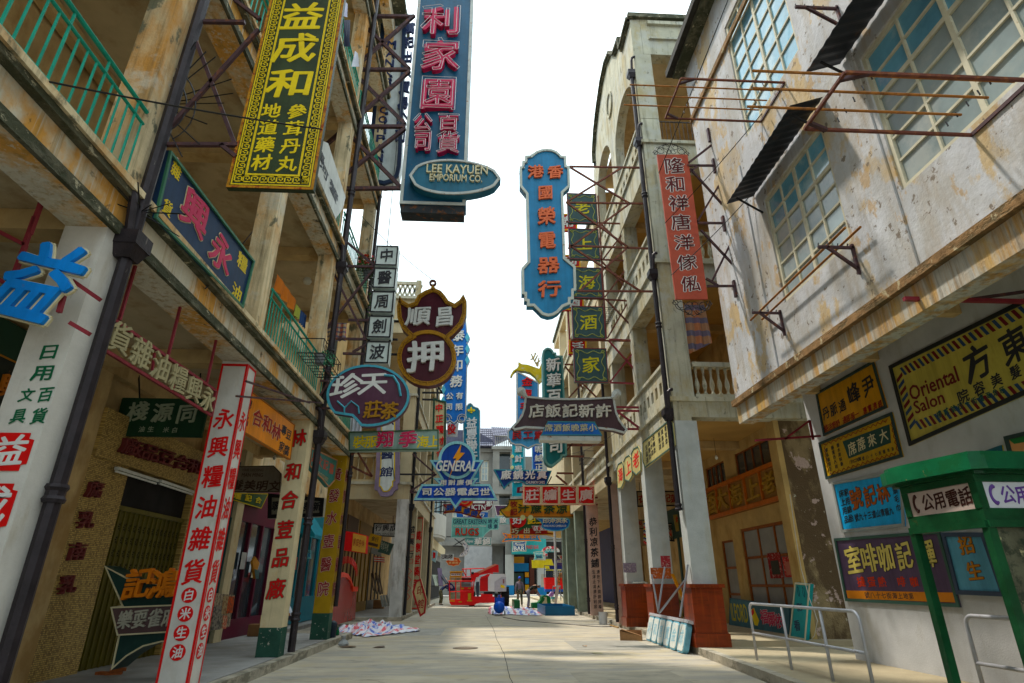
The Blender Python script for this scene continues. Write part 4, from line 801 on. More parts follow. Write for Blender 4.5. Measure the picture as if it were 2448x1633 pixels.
# 7 oval tea sign
F7=FY(12.9);el=[(952+278*math.cos(R(a)),1137-207*math.sin(R(a)))for a in range(-100,216,9)]+[(760,1262),(845,1275),(880,1312)]
s7=sign('oval_sign','oval plum coloured sign with light blue rim, white and ochre characters','sign',F7,5,el,paint('plum sign paint',(.085,.035,.06),.45),.16,paint('sky blue rim',(.10,.34,.44)),.055,.02)
for t,x_,y_,w_,h_ in(('珍',805,1075,190,160),('天',985,1057,175,150)):printed(s7,F7,.002,t,5,(x_,y_),(x_,y_),w_,h_,WHT,'x')
for t,x_,y_ in(('莊',985,1232),('茶',1095,1242)):raised(s7,F7,0,t,5,(x_,y_),(x_,y_),110,110,flat('ochre letter',(.32,.17,.03)),'x',.04)
mb=MB();mb.tube([PY(12.88,5,745+24*k+22*math.sin(k*1.55),1215-42*math.cos(k*1.55))for k in range(0,7)],.02,5);mb.tube([PY(12.88,5,*p)for p in((1060,1000),(1120,1005),(1155,1060),(1170,1140))],.03,5);mb.build('blue_scroll',MATS['sky blue rim'],s7)
strutsY(s7,steelP,13.0,5,[((590,1035),(690,1040)),((600,1220),(720,1222)),((640,920),(700,1005)),((600,1180),(690,1050))],.045)
# 8 horizontal green grey sign
F8=FY(14.6);s8=sign('hanging_sign','long pale grey green sign with two big crimson and four yellow characters','sign',F8,5,[(822,1378),(1425,1362),(1425,1500),(822,1508)],paint('pale grey green sign',(.26,.36,.32)),.2,paint('moss green frame',(.06,.11,.06)),.035,.02)
printed(s8,F8,.002,'裝服',5,(895,1448),(975,1446),80,80,YEL,'x');printed(s8,F8,.002,'海上',5,(1318,1446),(1392,1444),72,80,YEL,'x');raised(s8,F8,0,'翔',5,(1068,1432),(1068,1432),105,105,PNK,'x',.03,WHT);raised(s8,F8,0,'季',5,(1218,1430),(1218,1430),110,105,PNK,'x',.03,WHT)
strutsY(s8,rust,14.8,33,[((0,320),(290,460)),((90,130),(290,460)),((0,160),(60,110))],.05)
# 9 white medical sign
F9=FY(26.4);q=[(360,-560),(400,-640),(470,-680),(540,-680),(610,-640),(665,-560),(665,530),(660,545),(640,560),(640,635),(600,655),(560,715),(480,738),(400,728),(360,655),(318,640),(325,560),(345,300)]
s9=sign('hanging_sign','white arched sign with purple and yellow edging in front of the loggia','sign',F9,33,q,paint('lilac sign rim',(.24,.19,.28)),.25)
pp=[F9.px(33,*p)for p in q];pp=pp if area(pp)>0 else pp[::-1];MB().prism(F9,inset(pp,.19),.002,.02).build('yellow_band',yellB,s9);MB().prism(F9,inset(pp,.24),.022,.035).build('white_field',paint('white field',(.60,.64,.64),.5,.1),s9)
printed(s9,F9,.037,'跌打醫館',33,(510,-310),(490,400),165,130,NAVY,'x');strutsY(s9,blackF,26.6,33,[((640,430),(1110,432)),((665,300),(665,510))],.07)
# 10..13 left far signs
F10=FY(30);q=[(330,-80),(530,-80),(545,80),(580,155),(545,225),(580,305),(545,380),(578,455),(545,530),(528,1180),(510,1270),(460,1290),(410,1265),(365,1305),(310,1265),(250,1290),(210,1240),(213,1060),(198,1000),(230,930),(198,850),(232,760)]
s10=sign('hanging_sign','tall bright blue sign with white characters and light blue diamonds on its edges','sign',F10,45,q,paint('bright blue sign',(.015,.16,.52),.4),.3,silver,.05,.03)
dm=flat('light blue diamond',(.15,.48,.62))
for x_,y_ in((545,155),(545,305),(543,455),(228,850),(222,1000)):
    o=MB();o.prism(F10,[F10.px(45,x_+dx,y_+dy)for dx,dy in((0,65),(30,0),(0,-65),(-30,0))],.035,.06);o.build('diamond',dm,s10)
raised(s10,F10,.0,'泰年印務',45,(425,130),(395,742),150,150,WHT,'x',.07);raised(s10,F10,0,'有限',45,(440,935),(435,1082),90,90,WHT,'x',.06);raised(s10,F10,0,'公司',45,(308,940),(300,1082),90,90,WHT,'x',.06)
for x_ in(262,468):mb=MB();c_=F10.px(45,x_,1240);mb.tube([F10.at(c_[0]+(.28-.0085*k)*math.cos(k*.5),c_[1]+(.28-.0085*k)*math.sin(k*.5),.04)for k in range(24)],.025,5);mb.build('scroll',silver,s10)
strutsY(s10,blackF,30.1,45,[((-60,890),(230,892)),((-60,980),(100,985)),((130,780),(215,900))],.09)
F11=FY(34);s11=sign('hanging_sign','tall teal blue sign with a yellow fleur ornament on its arched top','sign',F11,42,[(1408,1060),(1410,-120),(1440,-175),(1478,-215),(1500,-240),(1530,-250),(1560,-235),(1590,-195),(1660,-170),(1692,-120),(1690,1060)],paint('teal blue sign',(.03,.20,.30)),.3,silver,.05,.02)
raised(s11,F11,0,'益豐聯行',42,(1548,85),(1552,640),165,180,WHT,'x',.1);mb=MB()
for dx,dy,rx,ry in((0,0,18,45),(-38,12,26,20),(38,12,26,20),(0,45,22,14)):mb.prism(F11,[F11.px(42,1545+dx+rx*math.cos(R(a)),-140+dy+ry*math.sin(R(a)))for a in range(0,360,40)],.025,.05)
mb.build('fleur_ornament',YEL,s11)
F12=FY(28.2);s12=sign('hanging_sign','tall cream sign in dark green frame with small red characters','sign',F12,45,[(88,955),(160,985),(262,1010),(258,1560),(215,2150),(170,2230),(100,2200),(60,2140),(75,1500)],paint('cream sign board',(.55,.48,.30)),.2,paint('dark green frame',(.012,.05,.03)),.09,.05)
raised(s12,F12,0,'中正藥材行',45,(165,1095),(185,1690),95,105,RED,'x',.05)
s13=sign('hanging_sign','small white sign with one red character behind the tall blue sign','sign',FY(33),42,[(1150,70),(1340,70),(1315,300),(1155,290)],paint('white board',(.62,.62,.6)),.12);raised(s13,FY(33),0,'役',42,(1225,180),(1225,180),130,160,RED,'x',.05)
# 14 electric company sign
F14=FY(27);q=[(870,683),(1745,683),(1580,975),(1660,975),(1585,1075),(1850,1075),(1975,1335),(1390,1335),(1285,1475),(1190,1335),(605,1335),(735,1075),(1030,1075),(930,975),(1050,975)]
ltb=paint('pale blue rim',(.30,.58,.64),.5,.25);roy=paint('royal blue sign',(.010,.085,.48),.4,.3)
s14=sign('hanging_sign','large blue winged sign with round disc, orange lightning bolt and white lettering','sign',F14,42,q,roy,.3,ltb,.09,.04)
dsk=[F14.px(42,1312+300*math.cos(R(a)),690+308*math.sin(R(a)))for a in range(0,360,10)][::-1];panel(s14,F14,dsk,paint('deep blue disc',(.008,.06,.30),.4,.2),.042,.1,'disc',ltb,.13,.03,'disc_rim')
MB().prism(F14,[F14.px(42,*p)for p in((1385,432),(1365,572),(1440,575),(1325,705),(1280,760),(1182,1003),(1250,760),(1305,665),(1250,665))][::-1],.132,.17).build('lightning_bolt',flat('orange bolt',(.72,.32,.01)),s14)
raised(s14,F14,.175,'GENERAL',42,(1300,792),(1300,792),640,165,WHT,'x',.1,shear=.25)
raised(s14,F14,0,'用耐廉價',42,(1092,1052),(1505,1050),105,85,WHT,'x',.1);raised(s14,F14,0,'司公器電紀世',42,(825,1205),(1770,1205),160,120,WHT,'x',.12)
strutsY(s14,steelP,27.15,42,[((385,915),(980,918)),((590,580),(950,900)),((520,1210),(960,920)),((520,1212),(700,1205))],.07)
# 15..22 smaller far signs, left
F15=FY(38);q=[(270,672),(360,668),(440,672),(500,690),(560,712),(620,730),(705,740),(672,785),(710,832),(640,822),(560,800),(480,775),(400,762),(330,765),(270,775),(310,725)]
s15=sign('ribbon_sign','wavy orange ribbon sign with maroon edge and blue characters','sign',F15,13,q,paint('orange ribbon',(.62,.27,.02)),.2,flat('maroon edge',(.16,.01,.02)),.07,.03)
for t,x_,y_ in(('錶',348,712),('鐘',440,722),('華',535,752),('時',620,775)):raised(s15,F15,0,t,13,(x_,y_),(x_,y_),70,62,flat('ribbon blue',(.01,.06,.28)),'x',.06)
F15b=FY(38.3);s15b=sign('round_sign','round red and yellow ringed sign above the orange ribbon','sign',F15b,13,[(510+95*math.cos(R(a)),630+72*math.sin(R(a)))for a in range(0,360,20)],paint('orange disc',(.62,.27,.02)),.2)
for r1,m_ in((80,RED),(55,flat('peach',(.6,.3,.16))),(35,RED)):MB().prism(F15b,[F15b.px(13,510+r1*math.cos(R(a)),630+r1*.76*math.sin(R(a)))for a in range(0,360,20)][::-1],.0,.1-r1*.001).build('ring',m_,s15b)
F16=FY(44);s16=sign('hanging_sign','maroon sign with rounded end and boxy white letters behind the ribbon','sign',F16,13,[(560,620),(560,735),(620,748),(740,750),(790,738),(822,700),(830,650),(825,610)],paint('maroon sign',(.16,.01,.03)),.2,silver,.05,.02)
raised(s16,F16,0,'ICTN',13,(665,705),(665,705),150,55,WHT,'b',.05);raised(s16,F16,0,'都',13,(780,665),(780,665),62,62,WHT,'x',.05);MB().fbox(F16,*sorted((F16.px(13,605,660)[0],F16.px(13,735,660)[0])),*sorted((F16.px(13,600,660)[1],F16.px(13,600,635)[1])),.0,.05).build('white_bar',WHT,s16)
F17=FY(41.5);s17=sign('hanging_sign','pale turquoise sign for rugs with a stepped lower corner','sign',F17,13,[(372,820),(890,820),(890,935),(880,952),(795,955),(745,1000),(715,1038),(360,1040)],paint('turquoise sign',(.22,.55,.50),.5,.1),.2,flat('pale turquoise rim',(.40,.66,.62)),.05,.03)
printed(s17,F17,.002,'GREAT EASTERN',13,(568,863),(568,863),365,48,NAVY,'x');printed(s17,F17,.002,'Largest Range & Better Prices',13,(568,912),(568,912),360,22,WHT,'x');raised(s17,F17,0,'RUGS',13,(540,975),(540,975),255,78,flat('brick red letter',(.55,.06,.02)),'x',.08)
printed(s17,F17,.002,'地毯',13,(790,862),(790,918),44,50,NAVY,'x');printed(s17,F17,.002,'大東',13,(853,862),(853,918),44,50,NAVY,'x')
strutsY(s17,blackF,41.7,13,[((160,650),(370,655)),((310,1030),(380,1030)),((60,750),(290,755)),((100,755),(290,680))],.06)
F18=FY(50);s18=sign('hanging_sign','small grey teal sign with two white characters under the turquoise sign','sign',F18,13,[(512,1035),(806,1035),(806,1130),(512,1130)],paint('grey teal',(.10,.26,.26)),.2,silver,.05,.02);raised(s18,F18,0,'華錦',13,(660,1084),(750,1084),80,75,WHT,'x',.05);printed(s18,F18,.002,'Keyes',13,(568,1082),(568,1082),75,42,WHT,'b',shear=.3)
F19=FY(47);oc=[(470+88*math.cos(R(a)),1160-90*math.sin(R(a)))for a in range(75,-106,-12)]+[(465+42*math.cos(R(a)),1165-45*math.sin(R(a)))for a in range(-80,61,14)]
s19=sign('crescent_sign','white crescent shaped sign with blue floral pattern and one black character','sign',F19,13,oc,mat('white with blue flowers',(.62,.65,.68),.5,var=.1,vs=3,stains=[((7,7,7),(.05,.07,.16),.52,.56,.9)]),.15,silver,.04,.02);printed(s19,F19,.002,'大',13,(495,1105),(495,1105),30,30,BLK,'x')
strutsY(s19,blackF,47.1,13,[((380,1130),(480,1135)),((400,1120),(520,1050)),((400,1050),(500,1130))],.07)
F20=FY(50);s20=sign('hanging_sign','small white sign with dark characters low on the left','sign',F20,13,[(245,1220),(392,1220),(388,1292),(250,1285)],paint('white board',(.62,.62,.6)),.15,silver,.04,.02);printed(s20,F20,.002,'社演友英學',13,(268,1250),(365,1250),27,52,BLK,'x')
F21=FY(51);q=[(388+80*math.cos(R(a))*(1+.08*math.cos(R(a*8))),1303+50*math.sin(R(a))*(1+.08*math.cos(R(a*8))))for a in range(0,360,9)]
s21=sign('scalloped_sign','orange red scalloped sign low on the left','sign',F21,13,q,paint('orange red sign',(.60,.10,.01)),.12,flat('pale orange rim',(.7,.4,.2)),.04,.02);printed(s21,F21,.002,'Salome',13,(385,1285),(385,1285),90,22,flat('sand letter',(.75,.5,.25)),'x');printed(s21,F21,.002,'美容院',13,(350,1318),(425,1318),30,26,flat('sand letter',(.7,.5,.3)),'x')
s22=sign('box_sign','pale blue box sign projecting low on the left with a red patch','sign',FY(40),13,[(150,1178),(212,1190),(200,1262),(185,1312),(148,1290)],paint('pale blue box',(.40,.58,.62)),.5);MB().prism(FY(40),[FY(40).px(13,*p)for p in((162,1200),(162,1270),(185,1262),(190,1205))],.001,.01).build('red_patch',RED,s22)
# ================================================================ right side hanging signs
F30=FY(14.5);q=[(268,195),(288,195),(288,152),(310,152),(310,112),(355,110),(395,78),(440,62),(480,58),(520,62),(560,78),(595,112),(632,115),(632,152),(636,190),(658,195),(662,350),(608,400),(625,910),(705,975),(710,1160),(690,1165),(690,1230),(665,1232),(665,1268),(610,1290),(570,1335),(530,1358),(490,1365),(440,1350),(400,1310),(375,1285),(325,1285),(325,1247),(305,1244),(305,1192),(285,1190),(282,990),(332,935),(318,410),(270,350)]
s30=sign('hanging_sign','tall mid blue sign with stepped cream outline and seven coral characters','sign',F30,11,q,paint('mid blue sign',(.035,.20,.38),.4,.35),.22,mat('cream sign rim',(.52,.55,.50),.6,var=.12,vs=4,stains=[((10,10,10),(.3,.14,.05),.66,.7,.8)]),.075,.05)
raised(s30,F30,0,'港',11,(392,240),(392,240),112,95,ORG_,'x',.07);raised(s30,F30,0,'香',11,(545,242),(545,242),112,95,ORG_,'x',.07)
for t,x_,y_,w_,h_ in(('國',470,402,108,105),('榮',478,585,130,130),('電',480,775,128,130),('器',492,968,155,125),('行',500,1152,165,125)):raised(s30,F30,0,t,11,(x_,y_),(x_,y_),w_,h_,ORG_,'x',.07)
strutsY(s30,rust,14.5,11,[((655,190),(1235,200)),((630,472),(1275,480)),((650,808),(1315,832)),((720,1162),(1350,1166)),((640,465),(1065,200)),((660,195),(1130,480)),((640,475),(1115,820)),((650,830),(1130,480)),((665,810),(1215,1165)),((740,1160),(1115,820))],.05)
# restaurant squares
F31=FY(17.75);dgr=paint('slate green panel',(.045,.085,.085),.5,.3);lime=flat('pale lime scroll',(.36,.38,.14));ylw=flat('yellow character',(.58,.50,.03))
s31=thing('hanging_sign','column of five slate green squares with pale scroll borders and yellow characters','sign',PY(17.75,12,900,495))
for ch,zid,(x0,y0,x1,y1)in(('老',11,(632,405,880,628)),('上',11,(640,680,902,912)),('海',11,(655,982,925,1215)),('酒',11,(665,1285,945,1535)),('家',12,(900,145,1292,495))):
    a0,b0=F31.px(zid,x0,y1);a1,b1=F31.px(zid,x1,y0);c_=((a0+a1)/2,(b0+b1)/2);hw,hh=.56,(b1-b0)/2;P_=rect(c_[0]-hw,b0,c_[0]+hw,b1);panel(s31,F31,P_,dgr,-.12,0,'square_panel',redBar,.02,.015,'frame')
    mb=MB()
    for e_,s2_ in((.10,.035),(.10,.0)):
        pts=[]
        for k in range(64):
            t=k/64*4;sd_=int(t);f=t-sd_;w1_=hw-.12;h1_=hh-.12;P0=[(-w1_,-h1_),(w1_,-h1_),(w1_,h1_),(-w1_,h1_)];A0,A1=P0[sd_],P0[(sd_+1)%4];nx,ny=[(0,1),(-1,0),(0,-1),(1,0)][sd_];wv=.045*math.sin(f*math.pi*4)*(1 if s2_ else 0)+.03*math.sin(f*math.pi)
            pts.append(F31.at(c_[0]+A0[0]+(A1[0]-A0[0])*f+nx*wv,c_[1]+A0[1]+(A1[1]-A0[1])*f+ny*wv,.006))
        if s2_:mb.tube(pts+[pts[0]],.014,4)
    for sx in(-1,1):
        for sy in(-1,1):mb.tube([F31.at(c_[0]+sx*(hw-.13+.065*math.cos(R(a))*(1-a/700)),c_[1]+sy*(hh-.13+.065*math.sin(R(a))*(1-a/700)),.007)for a in range(0,420,35)],.014,4)
    mb.build('scroll_border',lime,s31);o=bpy.data.objects.new('character',glyph_mesh(ch,'b'));col.objects.link(o);o.parent=s31;M_=fmat(F31,c_[0],c_[1],.006,.56,.56,.012);M_.translation-=ORG[s31.name];o.matrix_local=M_;o.material_slots[0].link='OBJECT';o.material_slots[0].material=ylw
strutsY(s31,rust,17.8,11,[((630,622),(1165,640)),((640,905),(1080,925)),((655,1212),(1135,1240)),((665,1545),(1255,1555)),((900,635),(1135,870)),((905,925),(1160,1200)),((920,915),(1130,640)),((935,1210),(1190,870)),((940,1225),(1250,1550)),((955,1530),(1135,1215)),((880,420),(945,1535))],.05)
strutsY(s31,redBar,17.8,12,[((1295,500),(1700,515)),((1290,50),(1690,70)),((1290,70),(1690,515)),((1300,495),(1640,60))],.05)
F32=FY(20.8);s32=thing('hanging_sign','column of red squares edged in yellow behind the slate green squares','sign',PY(20.8,11,640,1560));rdp=paint('signal red panel',(.50,.012,.01));ylb=flat('chrome yellow edge',(.72,.42,.02))
for ch,zid,(x0,y0,x1,y1)in(('南',11,(560,560,720,690)),('同',11,(580,880,745,980)),('酒',11,(600,1200,770,1310)),('活',12,(870,55,1055,200))):
    P_=[F32.px(zid,*p)for p in((x0,y1),(x1,y1),(x1,y0),(x0,y0))];panel(s32,F32,P_,rdp,-.15,0,'square_panel',ylb,.06,.02,'frame');raised(s32,F32,0,ch,zid,((x0+x1)/2,(y0+y1)/2),((x0+x1)/2,(y0+y1)/2),(x1-x0)*.62,(y1-y0)*.62,WHT,'x',.03)
struts(s32,redBar,[(PY(20.95,11,600,560),PY(20.95,12,890,230))],.06)
# furniture sign
F33=FY(11);s33=sign('vertical_sign','vertical faded red metal sign with seven dark characters outlined white and iron scrollwork ends','sign',F33,11,[(1342,95),(1580,97),(1740,1225),(1490,1225)],mat('faded red metal',(.40,.10,.07),.6,var=.15,vs=3,stains=[((4,4,4),(.22,.05,.04),.56,.66,.6),((6,6,6),(.16,.12,.14),.66,.69,.9)],bump=.15),.05)
for t,x_,y_ in zip('隆和祥唐洋傢俬',(1475,1487,1510,1530,1553,1577,1606),(187,330,478,628,785,942,1108)):printed(s33,F33,.002,t,11,(x_,y_),(x_,y_),140,118,flat('dark maroon letter',(.10,.018,.02)),'b',WHT)
def scrolls(root,fr,n,x0,x1,y,up,m):
    mb=MB();aL,b0=fr.px(n,x0,y);aR,_=fr.px(n,x1,y);c=(aL+aR)/2;W_=(aR-aL)/2;s_=1 if up else-1
    for sx in(-1,1):
        for(px_,py_,r_,t0,t1,k0)in((.62,.12,.13,0,560,1),(.28,.26,.11,60,560,1),(.9,.04,.07,0,420,1),(.12,.10,.08,0,400,-1)):
            mb.tube([fr.at(c+sx*(px_*W_+r_*(1-a/900)*math.cos(R(a*k0))),b0+s_*(py_*.9+r_*(1-a/900)*math.sin(R(a*k0))+.02),-.02)for a in range(t0,t1,40)],.009,4)
        mb.tube([fr.at(c+sx*W_,b0,-.02),fr.at(c+sx*W_*.6,b0+s_*.26,-.02),fr.at(c,b0+s_*.38,-.02)],.009,4)
    mb.build('iron_scrollwork',m,root)
scrolls(s33,F33,11,1320,1590,92,True,blackF);scrolls(s33,F33,11,1470,1760,1228,False,blackF)
X5=XD-.02;strutsY(s33,steelP,11.0,16,[((680,1108),(965,1110)),((750,1493),(1030,1495)),((700,1130),(1030,1495)),((750,1480),(970,1110)),((690,1090),(930,905)),((700,1150),(760,1105))],.045);strutsY(s33,steelP,11.0,18,[((385,425),(700,422)),((340,30),(690,405)),((610,0),(420,385)),((375,370),(460,420))],.045)
for z_ in(PY(11,16,930,905).z,PY(11,16,965,1110).z,PY(11,16,1030,1495).z,PY(11,18,700,440).z):MB().box(XD-.05,XD-.002,10.96,11.04,z_-.22,z_+.18).build('wall_plate',steelP,s33)
# restaurant scroll sign
F34=FY(17.45);q=[(415,640),(640,662),(870,666),(1100,662),(1310,650),(1340,655),(1352,720),(1365,800),(1400,890),(1440,945),(1482,988),(1450,1035),(1330,1000),(1190,985),(600,985),(420,975),(300,1000),(272,965),(330,905),(375,840),(400,760),(408,690)]
s34=sign('scroll_sign','wide brown sign shaped like a curled scroll with white characters and a blue plate below','sign',F34,12,q,paint('brown sign metal',(.065,.035,.04),.4,.3),.2,silver,.06,.05)
for x_,y_,x2,y2 in((425,650,375,590),(1325,665,1368,612)):mb=MB();mb.tube([PY(17.4,12,x_,y_),PY(17.4,12,x2,y2)],[.06,.13],8);c_=F34.px(12,x2,y2);mb.prism(F34,[(c_[0]+.135*math.cos(R(a)),c_[1]+.135*math.sin(R(a)))for a in range(0,360,30)],-.12,.06);mb.build('scroll_knob',silver,s34)
for t,x_ in zip('店飯記新許',(532,704,878,1050,1225)):raised(s34,F34,0,t,12,(x_,802),(x_,802),150,135,mat('chipped white letter',(.55,.52,.46),.6,var=.1,vs=5,stains=[((14,14,14),(.28,.12,.05),.6,.65,.9)]),'x',.09)
pb_=[F34.px(12,*p)for p in((645,915),(1130,920),(1208,1062),(572,1062))];panel(s34,F34,pb_,paint('cobalt plate',(.01,.14,.48),.4,.3),.055,.15,'plate',flat('teal plate rim',(.06,.22,.26)),.03,.015,'plate_rim');MB().box(PY(17.3,12,572,1080).x,PY(17.3,12,1208,1080).x,17.31,17.7,pb_[3][1]-.14 if pb_[3][1]<pb_[0][1]else pb_[2][1]-.14,min(p[1]for p in pb_)-.002).build('plate_base',silver,s34)
raised(s34,F34,.15,'席酒飯晚菜小',12,(655,985),(1108,985),76,72,flat('pale gold letter',(.5,.46,.34)),'x',.04)
struts(s34,redBar,[(PY(17.45,43,415,748),Vector((XC,17.45,PY(17.45,43,415,748).z))),(PY(17.45,43,420,795),Vector((XC,17.45,PY(17.45,43,420,795).z))),(PY(17.45,43,425,805),Vector((XC,17.45,PY(17.45,43,725,1040).z))),(PY(17.45,43,560,1040),Vector((XC,17.45,PY(17.45,43,560,1040).z)))],.06)
# teal department store
F35=FY(22.6);q=[(592,215),(600,170),(625,146),(650,138),(680,146),(705,168),(712,188),(738,190),(742,220),(806,222),(826,640),(852,1262),(800,1268),(795,1300),(740,1345),(700,1375),(660,1368),(625,1335),(612,1290)]
s35=sign('hanging_sign','tall dark teal sign with rounded top and raised white characters','sign',F35,12,q,paint('dark teal sign',(.025,.15,.16),.45),.35,paint('weathered teal rim',(.16,.32,.30)),.075,.05)
raised(s35,F35,0,'新華百貨公司',12,(706,322),(732,1165),140,140,WHT,'x',.12);strutsY(s35,rust,22.7,35,[((1060,150),(1420,150)),((1040,305),(1300,310)),((910,550),(1150,555)),((900,580),(1060,715)),((1060,220),(1180,60))],.07);strutsY(s35,rust,22.7,12,[((825,310),(960,315)),((830,330),(1020,560)),((1010,505),(870,660)),((1010,505),(1160,655)),((820,1145),(1240,1150))],.06)
# deer topped blue sign
F36=FY(29.5);s36=sign('hanging_sign','cornflower blue sign topped by a yellow animal shape with antlers','sign',F36,12,[(325,375),(560,500),(560,1015),(500,1015),(325,1015)],paint('cornflower sign',(.07,.25,.52),.45),.35,silver,.07,.03)
raised(s36,F36,0,'金鹿毛織',12,(435,495),(410,880),108,92,RED,'b',.08,None);yb=mat('mottled yellow metal',(.50,.40,.03),.5,var=.25,vs=2,stains=[((3,3,3),(.5,.5,.4),.56,.64,.7)])
MB().prism(F36,[F36.px(12,*p)for p in((262,430),(290,380),(330,355),(352,320),(345,290),(380,312),(440,318),(520,345),(560,360),(585,300),(592,480),(560,510),(520,440),(470,400),(420,385),(350,378),(320,378),(295,400),(275,440))],-.3,.08).build('animal_cutout',yb,s36)
mb=MB()
for k,(x0,y0,x1,y1)in enumerate(((545,330,500,250),(500,250,480,200),(500,250,525,190),(515,275,545,215),(545,330,560,240),(500,250,470,260),(530,300,575,270),(520,190,520,215))):mb.tube([PY(29.4,12,x0,y0),PY(29.4,12,x1,y1)],[.05,.03],5)
mb.build('antlers',flat('dull gold',(.36,.28,.12)),s36)
F36b=FY(29.2);q=[(232,1010),(262,975),(340,985),(590,985),(590,1150),(530,1150),(490,1165),(448,1190),(410,1170),(370,1150),(310,1150),(262,1130),(235,1080)];a0=[F36b.px(12,*p)for p in q];panel(s36,F36b,a0,paint('sky blue plate',(.10,.32,.55)),-.2,0,'plate',silver,.06,.05,'plate_rim')
for t,x_ in(('民',330),('工',445),('業',560)):raised(s36,F36b,0,t,12,(x_,1050),(x_,1050),95,85,flat('rust red letter',(.35,.03,.03)),'x',.08)
F37=FY(40);s37=sign('hanging_sign','tall cyan sign with white characters and pale bulbs on one edge','sign',F37,35,[(270,-60),(435,-60),(435,480),(400,880),(272,880)],paint('cyan sign',(.02,.36,.46),.4,.1),.4);raised(s37,F37,0,'金星針表廠',35,(360,60),(355,640),105,100,WHT,'x',.1)
for y_ in(312,470):MB().prism(F37,[F37.px(35,268+24*math.cos(R(a)),y_+24*math.sin(R(a)))for a in range(0,360,24)],.01,.12).build('bulb',flat('pale yellow bulb',(.72,.70,.38)),s37)
MB().fbox(F37,F37.px(35,440,0)[0],F37.px(35,452,0)[0],F37.px(35,440,490)[1],F37.px(35,440,60)[1],-.3,0).build('edge',ltb,s37)
F38=FY(36);s38=sign('hanging_sign','narrow ultramarine sign with white characters between the cyan and teal signs','sign',F38,35,[(555,120),(705,120),(705,500),(560,500)],paint('ultramarine sign',(.012,.11,.56),.4,.15),.3,ltb,.04,.02);raised(s38,F38,0,'呢絨正',35,(650,210),(650,465),110,100,WHT,'x',.1)
# mirror factory
F39=FY(26.8);q=[(0,495),(838,515),(762,722),(480,722),(440,690),(380,665),(310,662),(250,680),(200,720),(152,782)]
s39=sign('hanging_sign','dark blue trapezoid sign with scooped lower edge above the red squares','sign',F39,35,q,paint('navy blue sign',(.008,.05,.24),.4,.2),.25,flat('teal sign rim',(.05,.24,.30)),.045,.03)
raised(s39,F39,0,'廠鏡光真',35,(180,580),(695,580),135,125,WHT,'x',.1);raised(s39,F39,0,'CHUNKWONG',35,(600,684),(600,684),270,42,WHT,'b',.05)
struts(s39,blackF,[(PY(27,35,760,715),PY(27,35,1020,712)),(PY(27,35,835,600),PY(27,35,780,705))],.05)
# four red squares
F40=FY(25.5);s40=thing('hanging_sign','row of four red squares in cream frames with white characters','sign',PY(25.5,35,940,1000));crf=flat('cream frame',(.60,.50,.34));rd2=paint('crimson square',(.58,.012,.015),.45,.15)
for x0,x1,ch in((425,685,'莊'),(685,945,'繡'),(942,1205,'生'),(1205,1462,'廣')):
    P_=[F40.px(35,*p)for p in((x0,1004),(x1,1004),(x1,728),(x0,728))];P_[0]=(P_[3][0]*.5+P_[0][0]*.5,P_[0][1]);panel(s40,F40,[F40.px(35,x0+2,1004),F40.px(35,x1-2,1004),F40.px(35,x1-2,728),F40.px(35,x0+2,728)],rd2,-.2,0,'square_panel',crf,.05,.03,'frame');raised(s40,F40,0,ch,35,((x0+x1)/2,868),((x0+x1)/2,868),175,150,flat('pinkish white letter',(.62,.46,.44)),'x',.05)
    mb=MB()
    for cx_,cy_,s_ in((x1-50,775,1),(x0+45,965,-1)):mb.tube([PY(25.49,35,cx_+s_*a_,cy_+s_*b_)for a_,b_ in((-30,-15),(5,-18),(22,0),(20,40),(0,10),(-10,0))],.012,4)
    mb.build('corner_flourish',flat('pinkish white letter',(.6,.5,.5)),s40)
strutsY(s40,rust,25.6,35,[((1455,720),(1500,716)),((1455,900),(1500,905)),((1480,1005),(1500,1000))],.07)
# boat shaped sign
F41=FY(33);q=[(215,925),(400,920),(1060,925),(1110,990),(1150,1060),(1175,1120),(1188,1190),(180,1192),(130,1140),(90,1092),(90,1062),(150,1052),(190,1020),(212,980)]
s41=sign('boat_shaped_sign','amber sign shaped like a boat with dark brush characters and two pale discs','sign',F41,35,q,paint('amber sign',(.62,.36,.015),.45,.25),.25,flat('black green edge',(.03,.05,.02)),.05,.04);MB().prism(F41,[F41.px(35,*p)for p in((205,1185),(1178,1185),(1165,1100),(135,1100))],.002,.008).build('orange_band',flat('deep orange',(.60,.22,.01)),s41)
raised(s41,F41,.01,'汁蔗茶凉',35,(430,1062),(985,1072),150,130,flat('black green letter',(.03,.06,.02)),'x',.06);raised(s41,F41,.01,'牧記',35,(290,1000),(290,1112),95,92,flat('dark red letter',(.24,.02,.01)),'x',.05)
for x_ in(420,532):MB().prism(F41,[F41.px(35,x_+36*math.cos(R(a)),1192+36*math.sin(R(a)))for a in range(0,360,20)],.05,.12).build('disc',flat('pale yellow disc',(.62,.62,.32)),s41)
F42=FY(38);s42=sign('hanging_sign','dark green and red sign with a round red medallion under the amber boat','sign',F42,35,[(235,1195),(700,1195),(790,1400),(865,1405),(860,1442),(245,1442)],paint('brick red board',(.35,.03,.02)),.25,flat('yellow red edge',(.55,.3,.03)),.05,.03)
MB().prism(F42,[F42.px(35,*p)for p in((300,1440),(430,1350),(640,1340),(700,1200),(470,1200),(350,1380))],.032,.06).build('green_field',paint('bottle green',(.03,.10,.04)),s42)
